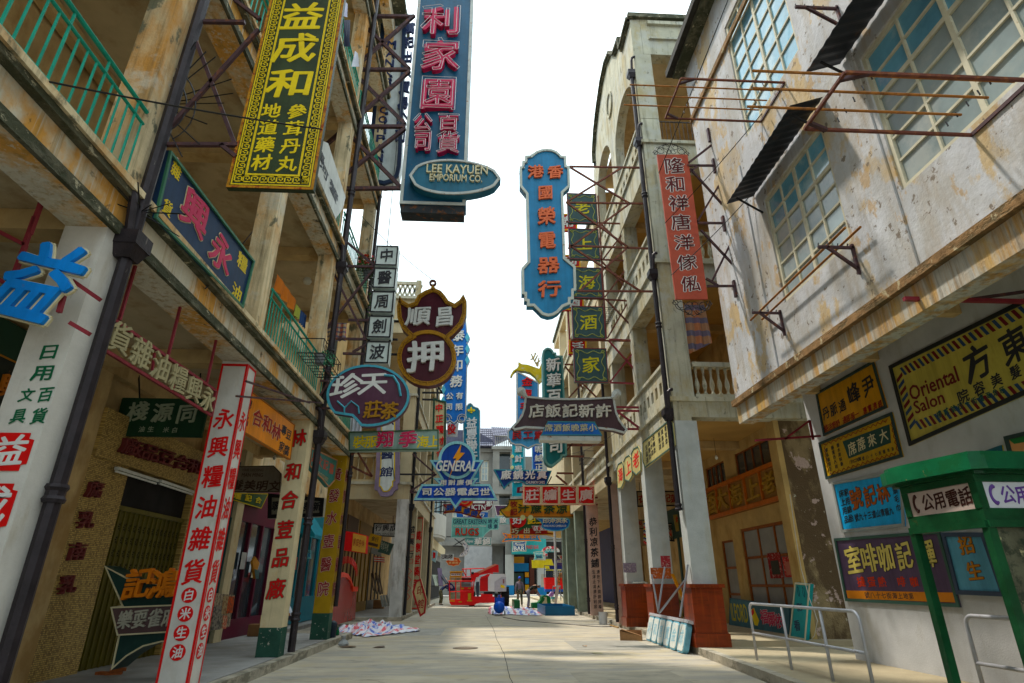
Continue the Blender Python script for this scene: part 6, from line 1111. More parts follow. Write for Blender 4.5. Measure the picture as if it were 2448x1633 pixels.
ws=wsign('yellow board with zigzag edge and green panel, lower of two small boards by the pillar',[(200,1290),(795,1040),(885,1405),(260,1590)],21,paint('mustard yellow board',(.50,.32,.05),.45,.25),dkf)
MB().prism(fr,[fr.px(21,*p)for p in((390,1280),(772,1140),(785,1290),(440,1420))][::-1],.001,.004).build('green_panel',flat('deep green panel',(.02,.06,.05)),ws);rowtxt(ws,[('席',470,1340),('蓆',545,1305),('來',630,1272),('大',725,1235)],21,CRM,110,w_=66)
mb=MB()
for(x0,y0,x1,y1,n_)in((235,1310,760,1105,26),(285,1545,830,1375,28),(240,1330,275,1530,9),(785,1120,840,1360,10)):
    pts=[fr.px(21,x0+(x1-x0)*k/n_,y0+(y1-y0)*k/n_)for k in range(n_+1)];dx_=pts[-1][0]-pts[0][0];vert=abs(dx_)<abs(pts[-1][1]-pts[0][1])
    mb.tube([fr.at(a_+(.02*(-1)**k if vert else 0),b_+(0 if vert else.025*(-1)**k),.004)for k,(a_,b_)in enumerate(pts)],.007,4,False)
mb.build('zigzag',DRED,ws)
rowtxt(ws,[(c_,455+13*k,1447-k*4)for k,c_ in enumerate('八九七二六話電')]+[(c_,560+34*k,1418-k*11)for k,c_ in enumerate('號八十七街廟地油')],21,BLK,34,w_=18)
for j,(s_,x0,y0)in enumerate((('傢私齒到正',260,1352),('靜貨氏人材',308,1332),('潛水用料最',352,1312))):rowtxt(ws,[(c_,x0+8*k,y0+38*k)for k,c_ in enumerate(s_)],21,BLK,34,w_=22)
# barber board
ws=wsign('big yellow barber board with red and blue slanted stripes along its edges',[(772,665),(1990,60),(2200,760),(940,1318)],21,paint('barber yellow board',(.52,.44,.14),.45,.2),mat('black iron frame',(.02,.022,.022),.5),.06)
n_=21;TL,TR,BR_,BL=fr.px(n_,790,680),fr.px(n_,1985,85),fr.px(n_,2185,740),fr.px(n_,945,1290)
bx0,bx1=TL[0],TR[0];bz0,bz1=(BL[1]+BR_[1])/2,(TL[1]+TR[1])/2;sb,sr=flat('stripe blue',(.03,.06,.13)),flat('stripe maroon',(.13,.015,.02))
k=0;a_=bx0+.18
while a_<bx1-.2:
    m_=(sb,sr)[k%2]
    for z_,s_ in((bz1-.20,-1),(bz0+.05,-1)):MB().prism(fr,[(a_+(.07 if s_<0 else 0),z_),(a_+.055+(.07 if s_<0 else 0),z_),(a_+.055,z_+.15),(a_,z_+.15)],.001,.004).build('stripe',m_,ws)
    a_+=.105;k+=1
k=0;z_=bz0+.10
while z_<bz1-.25:
    MB().prism(fr,[(bx0+.04,z_),(bx0+.2,z_+.08),(bx0+.2,z_+.14),(bx0+.04,z_+.06)],.001,.004).build('stripe',(sb,sr)[k%2],ws);z_+=.115;k+=1
printed(ws,fr,.002,'Oriental',21,(1140,800),(1140,800),1,1,sr,'x')if False else None
def lat(root,s,n,x0,y0,x1,y1,hh,m,st='x'):
    a0,b0=fr.px(n,x0,y0);a1,b1=fr.px(n,x1,y1);rawtext(root,fr,.002,s,(a0+a1)/2,(b0+b1)/2,abs(a1-a0),hh,m,st)
zc=lambda x_,y_:fr.px(21,x_,y_)[1]
lat(ws,'Oriental',21,935,880,1330,740,.235,sr);lat(ws,'Salon',21,975,1000,1215,920,.20,sr)
rowtxt(ws,[('方',1490,640),('東',1790,500)],21,BLK,300,w_=235);rowtxt(ws,[('院',1375,915),('容',1505,850),('美',1645,785),('髮',1800,715)],21,BLK,115,w_=92)
rowtxt(ws,[(c_,1180+57*k,1060-22*k)for k,c_ in enumerate('樓貳號四十街壇海角旺')],21,flat('deep teal letter',(.01,.07,.06)),62,w_=42)
ws=wsign('sky blue board with orange characters, in the middle row of the grey wall',[(250,225),(720,140),(740,520),(320,560)],22,paint('sky blue board',(.04,.38,.72),.4,.1),mat('pale grey frame',(.30,.32,.31),.6))
rowtxt(ws,[('號',412,335),('記',505,318),('林',592,298)],22,flat('rust orange letter',(.38,.11,.01)),140,w_=78,outline=BLK);rowtxt(ws,[(c_,415+29*k,462-5.5*k)for k,c_ in enumerate('號九十三道山青龍九')],22,BLK,52,w_=26)
for s_,x0,y0 in(('床上用品',313,300),('家用綿胎',345,292),('頭毛巾',672,280)):rowtxt(ws,[(c_,x0+11*k,y0+58*k)for k,c_ in enumerate(s_)],22,BLK,50,w_=30)
ws=wsign('purple coffee shop board with yellow characters and orange strip',[(268,600),(970,545),(1112,1062),(345,1020)],22,paint('dusty purple board',(.10,.065,.12),.5,.1),mat('green grey frame',(.05,.10,.08),.6))
MB().prism(fr,[fr.px(22,*p)for p in((345,948),(1065,962),(1085,1030),(357,1002))][::-1],.001,.004).build('orange_strip',flat('strip orange',(.62,.24,.01)),ws);mauve=flat('butter yellow letter',(.68,.58,.22))
rowtxt(ws,[('室',395,748),('啡',500,738),('咖',612,728),('記',735,718),('輝',890,710)],22,mauve,185,w_=100,outline=BLK)
rowtxt(ws,[('撻',445,892),('蛋',515,892),('熱',585,892),('啡',715,892),('咖',800,892),('現',900,892)],22,flat('vermilion letter',(.55,.07,.01)),68,w_=50);rowtxt(ws,[(c_,485+37*k,980+k)for k,c_ in enumerate('號八十七街海上地第')],22,BLK,42,w_=29)
ws=wsign('pale blue board with two orange characters seen through the phone booth',[(985,560),(1270,560),(1420,990),(1090,975)],22,paint('powder blue board',(.14,.36,.50),.5,.1),mat('blue grey frame',(.05,.07,.11),.6),.06);rowtxt(ws,[('招',1150,645),('生',1205,820)],22,flat('ochre orange letter',(.50,.22,.02)),125,w_=95,outline=flat('brown line',(.12,.06,.02)))
ws=wsign('peach and green board partly above the booth roof',[(1712,1240),(2300,1100),(2400,1568),(1800,1568)],21,flat('peach board',(.62,.32,.16)),dkf);MB().prism(fr,[fr.px(21,*p)for p in((1745,1262),(2280,1150),(2280,1210),(1790,1300))][::-1],.001,.004).build('green_band',flat('leaf green band',(.03,.16,.05)),ws)
ws=wsign('small yellow board in blue frame just above the booth roof',[(1380,1420),(1690,1310),(1720,1500),(1420,1568)],21,flat('small yellow board',(.5,.4,.06)),mat('petrol blue frame',(.02,.09,.12),.5));rowtxt(ws,[('豆',1590,1400)],21,BLK,80,w_=70)
# cream plates on the arched building
F8r=FRt(XC-.03)
def plate(label,poly,n,chars,m,hs,w_):
    s=sign('facade_sign',label,'sign',F8r,n,poly,paint('cream plate',(.55,.48,.24),.5,.2),.05,mat('grey green rim',(.07,.12,.10),.6),.035,.015)
    for ch,x_,y_ in chars:printed(s,F8r,.002,ch,n,(x_,y_),(x_,y_),w_,hs,m,'x')
    return s
plate('octagonal cream plate with a red character, nearest of three under the ledge',[(1545,1185),(1590,1160),(1618,1225),(1622,1420),(1575,1465),(1530,1420),(1522,1235)],12,[('老',1570,1312)],RED,170,62)
plate('octagonal cream plate with a red character, middle of three under the ledge',[(1462,1272),(1500,1252),(1528,1300),(1535,1470),(1500,1530),(1452,1515),(1442,1320)],12,[('上',1490,1390)],RED,150,52)
plate('octagonal cream plate with a red character, farthest of three under the ledge',[(1385,1345),(1425,1320),(1440,1370),(1445,1540),(1418,1600),(1378,1610),(1368,1400)],12,[('海',1408,1465)],RED,150,45)
pz=plate('long cream menu plate with rows of black characters beside the downpipe hopper',[(765,1215),(1130,905),(1165,960),(1195,1260),(800,1560),(768,1480)],43,[],BLK,70,30)
for r_,(x0,y0,s_)in enumerate(((815,1290,'生猛'),(850,1240,'海鮮'),(880,1190,'小炒'),(910,1160,'粉麵'),(985,1110,'飯席'),(1025,1080,'龍鳳'),(1070,1035,'禮堂'),(1115,1000,'宴會'))):
    for k,ch in enumerate(s_+'酒'):printed(pz,F8r,.002,ch,43,(x0+6*k,y0+85*k),(x0+6*k,y0+85*k),27,72,BLK,'b')
# wooden signboard on the shop wall
fS2=FRt(XS-.12);q=[(690,275),(1215,58),(1252,330),(720,478)];wsb=sign('wooden_signboard','long orange brown wooden signboard with gold characters in recessed squares','sign',fS2,23,q,mat('signboard back',(.30,.16,.06),.6,streak=.3),.12,mat('orange varnish',(.42,.13,.02),.35,var=.2,vs=4),.12,.08)
MB().prism(FY(-fS2.px(23,1235,60)[0]-.01),[(XS-.13,fS2.px(23,1215,58)[1]),(XS+.0,fS2.px(23,1215,58)[1]),(XS,fS2.px(23,1250,330)[1]),(XS-.13,fS2.px(23,1250,330)[1])],-.3,0).build('end_cap',wood,wsb)
gold=mat('tarnished gold letter',(.36,.22,.06),.5,.2,var=.3,vs=6);dv=MATS['orange varnish']
for ch,x_,y_ in(('老',1118,232),('上',1008,275),('海',895,315),('大',800,345),('酒',725,372)):raised(wsb,fS2,.0,ch,23,(x_,y_),(x_,y_),82,150,gold,'x',.05)
for x_ in(1062,950,846,755):a_=fS2.px(23,x_,200)[0];MB().fbox(fS2,a_-.03,a_+.03,fS2.px(23,950,420)[1]+.08,fS2.px(23,950,170)[1]-.08,.002,.07).build('divider',dv,wsb)
# leaning boards on the right pavement
fIl=FRt(7.72);il=sign('leaning_sign','long slate blue film board with yellow and rose lettering leaning on the shop wall','sign',fIl,23,[(853,998),(1253,1055),(1250,1255),(850,1192)],paint('slate blue board',(.06,.15,.19),.55,.3),.05,flat('steel blue edge',(.04,.10,.15)),.02,.01)
def latf(root,f_,s,n,x0,y0,x1,y1,hh,m,st='x'):a0,b0=f_.px(n,x0,y0);a1,b1=f_.px(n,x1,y1);rawtext(root,f_,.002,s,(a0+a1)/2,(b0+b1)/2,abs(a1-a0),hh,m,st)
latf(il,fIl,'ILFORD',23,862,1090,972,1105,.48,flat('dull yellow letter',(.46,.40,.05)));
for ch,x_,y_ in(('福',1085,1125),('爾',1135,1140),('依',1185,1155)):printed(il,fIl,.002,ch,23,(x_,y_),(x_,y_),48,95,PNK,'x',WHT)
MB().prism(fIl,[fIl.px(23,*p)for p in((990,1080),(1015,1065),(1050,1150),(1040,1185),(1020,1180))][::-1],.001,.004).build('film_box',YEL,il);MB().prism(fIl,[fIl.px(23,*p)for p in((998,1085),(1012,1065),(1018,1100),(1002,1120))][::-1],.005,.008).build('red_flash',RED,il)
fTe=FRt(7.35);te=sign('leaning_sign','narrow turquoise board in cream frame standing against the pillar','sign',fTe,23,[(1292,895),(1392,905),(1362,1282),(1255,1262)],paint('turquoise board',(.03,.30,.33),.4,.1),.08,flat('cream board frame',(.58,.56,.44)),.035,.02)
for ch,x_,y_,h_ in(('影',1322,1062,55),('看',1305,1185,70)):printed(te,fTe,.002,ch,23,(x_,y_),(x_,y_),38,h_,NAVY,'b')
for x_,y_ in((1312,955),(1347,960)):o_=[(fTe.px(23,x_,y_)[0]+.045*math.cos(R(a)),fTe.px(23,x_,y_)[1]+.11*math.sin(R(a)))for a in range(0,360,30)];MB().ring(fTe,o_,inset(o_,.012),.001,.005).build('ring_print',NAVY,te)
mb=MB();mb.tube([PX(7.2,23,*p)for p in((1255,305),(1290,560),(1330,800),(1385,1000),(1420,1090),(1440,1150),(1420,1250),(1395,1280))],.008,4);tag(mb.build('cable',flat('white cable',(.5,.5,.48))),'thin white cable hanging loosely by the turquoise board','cable')
# hanging signs inside right arcade
Fi=FY(23.3);i1=sign('hanging_sign','framed cream sign with dark red characters hanging behind the grey columns','sign',Fi,14,[(663,470),(1085,468),(1098,618),(672,628)],paint('cream hanging board',(.42,.33,.2)),.05,blackF,.05,.02);printed(i1,Fi,.002,'衣',14,(722,548),(722,548),68,78,DRED,'x');printed(i1,Fi,.002,'記蓮',14,(965,545),(1040,545),72,82,DRED,'x');printed(i1,Fi,.002,'洗',14,(880,545),(880,545),68,78,DRED,'x')
struts(i1,blackF,[(PY(23.3,14,690,300),PY(23.3,14,697,470)),(PY(23.3,14,1018,285),PY(23.3,14,1040,468))],.02)
Fj=FY(25.5);j1=sign('hanging_sign','cream hairdresser sign with striped poles at both sides','sign',Fj,14,[(750,790),(1060,782),(1062,972),(752,940)],paint('cream hanging board',(.42,.33,.2)),.06,blackF,.06,.02)
printed(j1,Fj,.002,'民愛',14,(975,832),(1018,832),55,52,BLK,'x');latf(j1,Fj,'LIN',14,930,885,1010,885,.26,RED);latf(j1,Fj,'DRESSING',14,850,930,1050,932,.18,BLK)
for x_ in(762,1085):
    b_=PY(25.5,14,x_,985);t_=PY(25.5,14,x_,770);n_=12
    for k in range(n_):
        MB().tube([b_.lerp(t_,k/n_)+Vector((-.05,0,0)),b_.lerp(t_,(k+.95)/n_)+Vector((.02,0,0))],.09,7).build('barber_pole_band',(RED,WHT,flat('pole blue',(.02,.05,.2)),YEL)[k%4],j1)
i2=sign('hanging_sign','small ochre sign with red characters under the right arcade','sign',FY(24.6),14,[(1030,705),(1165,690),(1170,850),(1060,870)],paint('ochre hanging board',(.46,.34,.12)),.05);printed(i2,FY(24.6),.002,'炒家',14,(1080,750),(1115,820),50,62,RED,'b')
i3=sign('hanging_sign','small cream sign with clipped corner beyond the second grey column','sign',FY(27),14,[(632,750),(745,755),(745,845),(672,845)],paint('cream hanging board',(.42,.33,.2)),.05,blackF,.03,.02);printed(i3,FY(27),.002,'興',14,(692,790),(692,790),60,50,DRED,'b')
for lb,y0,y1,c in(('dark green shop front deep in the right arcade',22.2,26.5,(.03,.06,.05)),('yellow brown shop front deep in the right arcade',27,31,(.20,.13,.05)),('blue grey shop front behind the pink column',31.4,35.5,(.06,.09,.11))):
    t=thing('shop_front',lb,'shop front',(8.15,(y0+y1)/2,.15));m_=mat('joinery %s'%lb[:8],c,.6);f_=FRt(8.15);MB().holes(f_,-y1,-y0,.15,4.4,[(-y1+.2,-y1+1.5,.8,3.2),(-y1+1.7,-y0-1.2,.8,3.2),(-y0-1.0,-y0-.2,.2,3.0)],-.1,0).build('frame',m_,t);MB().fbox(f_,-y1+.2,-y0-.2,.2,3.2,-.09,-.07).build('pane',glassD,t)
# pink column text
fp_=FY(27.89);pt=thing('painted_writing','black characters painted down the faded pink column','lettering',(5.2,27.9,1))
for k,ch in enumerate('恭利凉茶鋪'):c_=fp_.px(14,[238,243,250,256,262][k],[775,875,975,1078,1185][k]);rawtext(pt,fp_,0,ch,5.18,c_[1],.34,.38,BLK,'x')
for j,s_ in enumerate(('清熱下火潤肺排毒','生津止渴清肝利尿')):
    for k,ch in enumerate(s_):rawtext(pt,fp_,0,ch,5.30-j*.2,1.93-k*.205,.14,.16,BLK,'b')
fp2=FRt(XR-.004);pt2=thing('painted_writing','small black characters on the white street side edge of the pinkish column','lettering',(4.9,22.6,1));MB().fbox(fp2,-22.8,-22.42,.4,4.8,0,.002).build('white_strip',whiteP,pt2)
for k,ch in enumerate('時果鮮花生熟藥材'):rawtext(pt2,fp2,.002,ch,-22.6,4.2-k*.45,.22,.3,BLK,'x')

# ================================================================ street objects
# phone booth
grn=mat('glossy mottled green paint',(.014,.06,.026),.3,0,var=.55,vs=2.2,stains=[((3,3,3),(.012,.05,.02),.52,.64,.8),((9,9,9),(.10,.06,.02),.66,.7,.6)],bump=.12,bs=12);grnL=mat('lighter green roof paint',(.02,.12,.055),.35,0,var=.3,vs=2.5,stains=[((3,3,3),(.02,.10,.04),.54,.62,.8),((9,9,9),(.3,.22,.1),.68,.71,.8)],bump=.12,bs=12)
ph=thing('phone_booth','green public telephone booth with rounded roof and white sign boxes','phone booth',(5.9,6.6,.15))
BY=6.16;cx0,cx1,cy1=5.40,5.28,7.11;xr=6.42;ZL=(.15,2.0,2.09,2.19,2.50,2.56,2.75)
fA=Fr((cx1-.03,cy1,0),(cx0-cx1,BY-cy1,0),(0,0,1),(-.99,-.125,0));fB2=FY(BY-.03)
for(x_,y_)in((cx1,cy1),(cx0,BY),(xr,BY),(xr,cy1)):MB().box(x_-.045,x_+.045,y_-.045,y_+.045,.15,2.0).build('post',grn,ph)
for fr_,a0,a1 in((fA,0,.955),(fB2,cx0,xr)):
    e=.03;mm=flat('brown black letter',(.045,.015,.012))if fr_ is fA else flat('violet blue letter',(.12,.06,.25))
    for z0,z1,d in((2.001,2.075,.03),(2.076,2.20,-.002),(2.48,2.56,.005)):MB().fbox(fr_,a0-e,a1+e,z0,z1,-.07,d).build('rail',grn,ph)
    for q0,q1 in((a0-e,a0+.05),(a1-.05,a1+e)):MB().fbox(fr_,q0,q1,2.201,2.479,-.07,.006).build('rail',grn,ph)
    MB().fbox(fr_,a0+.051,a1-.051,2.202,2.478,-.07,-.012).build('sign_box',mat('pinkish white sign face',(.50,.40,.36),.35,var=.08,vs=3,stains=[((3,3,1),(.40,.28,.18),.55,.7,.5)])if fr_ is fA else mat('white sign face',(.62,.64,.68),.35,var=.06,vs=3),ph)
    MB().tube([fr_.at(a0+.17+.055*math.cos(R(a)),2.34+.09*math.sin(R(a)),-.006)for a in range(95,266,17)],[.012+.014*(abs(k-5)/5)**2 for k in range(11)],6).build('handset_mark',mm,ph)
    for k,ch in enumerate('公用電話'):rawtext(ph,fr_,-.01,ch,a0+.31+k*.168,2.34,.15,.19,mm,'x')
rp=[(cx1-.12,cy1+.22),(cx1-.17,cy1+.05),(cx1-.16,cy1-.2),(cx0-.10,BY-.12),(cx0+.05,BY-.17),(xr+.12,BY-.15),(xr+.15,cy1+.15),(cx1,cy1+.25)]
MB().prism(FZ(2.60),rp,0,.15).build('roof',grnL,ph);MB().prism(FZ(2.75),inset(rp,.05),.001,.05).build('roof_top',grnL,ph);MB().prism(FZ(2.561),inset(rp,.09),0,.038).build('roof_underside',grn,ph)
MB().prism(FZ(2.08),[(cx1,cy1),(cx0,BY),(xr,BY),(xr,cy1)],0,.1).build('ceiling',mat('dark booth ceiling',(.03,.04,.03),.6),ph)
MB().fbox(fB2,cx0+.05,xr-.05,.9,2.0,-.03,-.01).build('side_pane',mat('grimy glass with torn stickers',(.10,.10,.07),.3,var=.4,vs=4,stains=[((5,5,5),(.50,.46,.28),.56,.62,.9),((9,9,9),(.02,.03,.02),.5,.6,.8)],bump=.3),ph);MB().fbox(fB2,cx0+.05,xr-.05,.3,.899,-.03,-.005).build('side_panel',grn,ph)
# steel railings
rl=mat('grey steel tube',(.48,.48,.5),.45,.3,var=.15,vs=4,stains=[((9,9,9),(.2,.12,.08),.66,.7,.7)])
def tuberail(label,X0,y0,y1,z=.15,h=.95,posts=()):
    t=thing('pipe_railing',label,'railing',(X0,(y0+y1)/2,z));r=.024
    pts=[(X0,y1,z)]+[(X0,y1-.12+.12*math.cos(R(a)),z+h-.12+.12*math.sin(R(a)))for a in range(0,91,18)]+[(X0,y0+.12-.12*math.sin(R(a)),z+h-.12+.12*math.cos(R(a)))for a in range(0,91,18)]+[(X0,y0,z)]
    MB().tube(pts,r,8).build('top_rail',rl,t,smooth=True);MB().tube([(X0,y0,z+.45),(X0,y1,z+.45)],r*.9,8).build('middle_rail',rl,t,smooth=True)
    for y in posts:MB().tube([(X0,y,z),(X0,y,z+h-.02)],r,8).build('post',rl,t,smooth=True)
tuberail('grey pipe railing along the kerb in front of the leaning boards',5.1,8.35,11.78,posts=(10.5,9.3));tuberail('grey pipe railing end beside the phone booth',5.75,3.5,7.3,posts=(5.4,))
# leaning blue-white panels with steel legs
lp_=thing('stacked_panels','six small weathered white and blue panels on a rail leaning at the kerb','sign panels',(3.9,15.5,0));p0,p1=Vector((4.58,17.7,0)),Vector((4.50,14.2,0));d_=(p1-p0);L_=d_.length;d_.normalize();nn=Vector((-d_.y,d_.x,0));nn=-nn if nn.x>0 else nn
fP=Fr(p0,d_,(nn*-.28+Vector((0,0,1))),nn+Vector((0,0,.28)));pw=mat('weathered white enamel',(.62,.64,.60),.5,var=.1,vs=5,stains=[((5,5,5),(.25,.48,.58),.56,.62,.7),((12,12,12),(.28,.13,.05),.64,.68,.9)]);pb2=mat('weathered blue box',(.16,.34,.42),.5,var=.25,vs=4,stains=[((9,9,9),(.3,.2,.1),.62,.68,.8)])
for k in range(6):
    a0,a1=L_*k/6+.02,L_*(k+1)/6-.03;w_=a1-a0;q=[(a0,.10),(a0+w_*.15,.02),(a1-w_*.15,.02),(a1,.10),(a1,.58),(a1-w_*.12,.64),(a0+w_*.12,.64),(a0,.58)]
    MB().prism(fP,q,-.12,0).build('panel_box',pb2,lp_);MB().prism(fP,inset(q,.035),.001,.012).build('panel_face',pw,lp_);rawtext(lp_,fP,.012,'利和唐寶金成'[k],(a0+a1)/2,.33,w_*.55,.3,flat('faded blue letter',(.30,.48,.55)),'b')
MB().fbox(fP,-.02,L_+.02,.65,.72,-.12,.01).build('rail',rl,lp_)
stl=mat('dull zinc bar',(.34,.36,.40),.35,.6,var=.15)
for a0,a1 in(((375,1095),(330,840)),((372,1095),(418,790)),((380,1100),(560,870)),((520,1125),(572,775))):
    MB().bar(PY(14.9 if a0[0]<500 else 14.3,23,*a0),PY(14.9 if a1[0]<500 else 14.3,23,*a1),.05,.03).build('leg',stl,lp_)
wb=thing('orange_plank','orange wooden plank leaning between the pedestal boxes','plank',PY(16.4,23,590,1120));MB().bar(PY(16.2,23,592,1110),PY(16.6,23,468,838),.10,.03).build('board',mat('orange yellow paint wood',(.55,.24,.02),.5),wb)
# straw hat shape, cloth, bucket, box, rubbish
sh=thing('painted_rock','mottled straw brown oval prop beside the middle pedestal','prop',(5.9,19.4,.27));MB().lathe((5.85,19.2,.27),[(.18,0),(.32,.12),(.36,.4),(.3,.7),(.17,.92),(.03,1.0)],12).build('body',mat('straw brown',(.30,.2,.09),.9,var=.3,vs=4,stains=[((6,6,6),(.06,.14,.04),.56,.62,.8)],bump=.8),sh,smooth=True)
wc_=thing('white_cloth','crumpled white cloth draped on the farthest pedestal box','cloth',(5.3,21,1.44));mb=MB();rr=random.Random(9);n=9
for j in range(n+1):
    for i in range(n+1):u,v=i/n,j/n;mb.v.append(Vector((5.05+.6*u,20.58+.5*v,1.455+.07*rr.random()*(1 if 0<i<n and 0<j<n else.1)-(.12 if i==n else 0))))
for j in range(n):
    for i in range(n):a_=j*(n+1)+i;mb.f.append((a_,a_+1,a_+n+2,a_+n+1))
mb.build('cloth',flat('off white cloth',(.6,.58,.5)),wc_,smooth=True)
def pail(label,p,r,h,m,band=None):
    t=thing('bucket',label,'bucket',p);MB().lathe(p,[(r*.92,0),(r,h),(r*1.04,h),(r*1.04,h+.015),(r*.9,h+.015),(r*.85,h*.9)],16).build('body',m,t,smooth=False)
    if band:MB().lathe(Vector(p)+Vector((0,0,h*.3)),[(r*.96+.004,0),(r*.99+.004,h*.4)],16).build('label',band,t)
    x,y,z=p;MB().tube([(x+r*math.cos(R(a)),y-r*.2,z+h*.9-r*.9*math.sin(R(a)))for a in range(0,181,20)],.006,4).build('handle',stl,t);return t
pail('white paint bucket standing at the right kerb',PZ(0,15,1857,642),.17,.42,mat('scuffed white plastic',(.52,.54,.56),.5,var=.08,stains=[((9,9,9),(.1,.12,.2),.68,.7,.8)]));pail('teal and cream paint bucket beside the blue box',PZ(.02,36,935,1200),.19,.48,flat('teal plastic',(.06,.38,.42)),flat('cream label',(.6,.6,.5)))
cb_=PZ(0,23,195,1285);cbx=thing('cardboard_box','small open cardboard box lying on the road','box',cb_);card=mat('brown cardboard',(.26,.15,.08),.85,var=.2,vs=6);fc=Fr(cb_,(.98,-.2,0),(0,0,1),(-.2,-.98,0))
MB().fbox(fc,-.3,.3,0,.25,-.3,-.28).build('side',card,cbx);MB().fbox(fc,-.3,-.285,.0,.27,-.28,.0).build('side',card,cbx);MB().fbox(fc,.285,.3,.0,.25,-.28,0).build('side',card,cbx);MB().fbox(fc,-.284,.284,.0,.02,-.28,-.015).build('bottom',card,cbx);MB().prism(fc,[(-.3,0),(.3,0),(.3,.10),(-.3,.24)],-.014,.0).build('side',card,cbx);MB().prism(fc,[(-.25,.26),(.28,.10),(.28,.12),(-.25,.28)],-.28,-.02).build('flap',card,cbx)
rg=random.Random(11)
def scrap(label,p,s,c,n=7):
    mb=MB();pts=[]
    for k in range(n):a=6.28*k/n;r=s*rg.uniform(.6,1.1);pts.append(Vector(p)+Vector((r*math.cos(a),r*math.sin(a),.006+rg.uniform(0,.03))))
    c0=Vector(p)+Vector((0,0,.03));i=len(mb.v);mb.v+=pts+[c0];mb.f+=[(k,(k+1)%n,n)for k in range(n)];tag(mb.build('scrap_of_paper' if c[0]>.3 else 'scrap_of_board',flat('scrap %.2f%.2f'%(c[0],c[2]),c)),label,'litter')
scrap('brown flattened scrap lying by the left kerb',PZ(0,6,815,1330),.25,(.12,.08,.05));scrap('dark brown scrap on the road farther from the left kerb',PZ(0,6,1018,1332),.18,(.10,.07,.05));scrap('small brown leaf shaped scrap in the middle of the road',PZ(0,15,1672,867),.07,(.30,.16,.07));scrap('white crumpled paper by the paint bucket',PZ(0,15,1930,640),.14,(.6,.6,.58));scrap('pale scrap on the sunlit road',PZ(0,15,1800,935),.16,(.45,.40,.26));scrap('tiny white scrap on the left side of the road',PZ(0,6,1247,1220),.05,(.62,.6,.58))
bg_=PZ(.02,6,785,1318);bgt=thing('plastic_bag','crumpled translucent plastic bag at the left kerb','bag',bg_);mb=MB();mb.lathe(bg_,[(.10,0),(.13,.04),(.09,.1),(.03,.15),(.05,.22)],9);rg2=random.Random(2);mb.v=[v+Vector((rg2.uniform(-.03,.03),rg2.uniform(-.03,.03),rg2.uniform(-.01,.01)))for v in mb.v];mb.build('bag',mat('clear grey plastic',(.36,.37,.37),.25),bgt)
gb=thing('glass_bottle','small green glass bottle on the left pavement','bottle',(-3.9,17.9,.15));MB().lathe(PZ(.15,38,1305,1368),[(.04,0),(.05,.02),(.05,.1),(.02,.15),(.02,.2)],8).build('body',flat('bottle glass green',(.01,.12,.05),.2),gb,smooth=True)
bk_=thing('dark_bucket','dark plastic canister behind the yellow column','canister',PZ(.15,38,1240,1390));MB().lathe(PZ(.15,38,1240,1395),[(.1,0),(.11,.3),(.09,.36),(.03,.4)],10).build('body',flat('dark blue plastic',(.012,.02,.03)),bk_)
cord=MB().tube([PZ(.012,15,*p)for p in((850,570),(1000,598),(1200,615),(1400,632),(1600,648),(1750,660),(1850,665),(1930,663),(1980,645),(2030,620))],.012,4);tag(cord.build('cable',blackF),'long black cable running across the road to the right kerb','cable')
wd=MB().bar(PZ(.03,15,1925,648),PZ(.03,15,2008,672),.05,.03);tag(wd.build('wooden_stick',flat('raw wood',(.35,.22,.1))),'short wooden stick beside the paint bucket','stick')
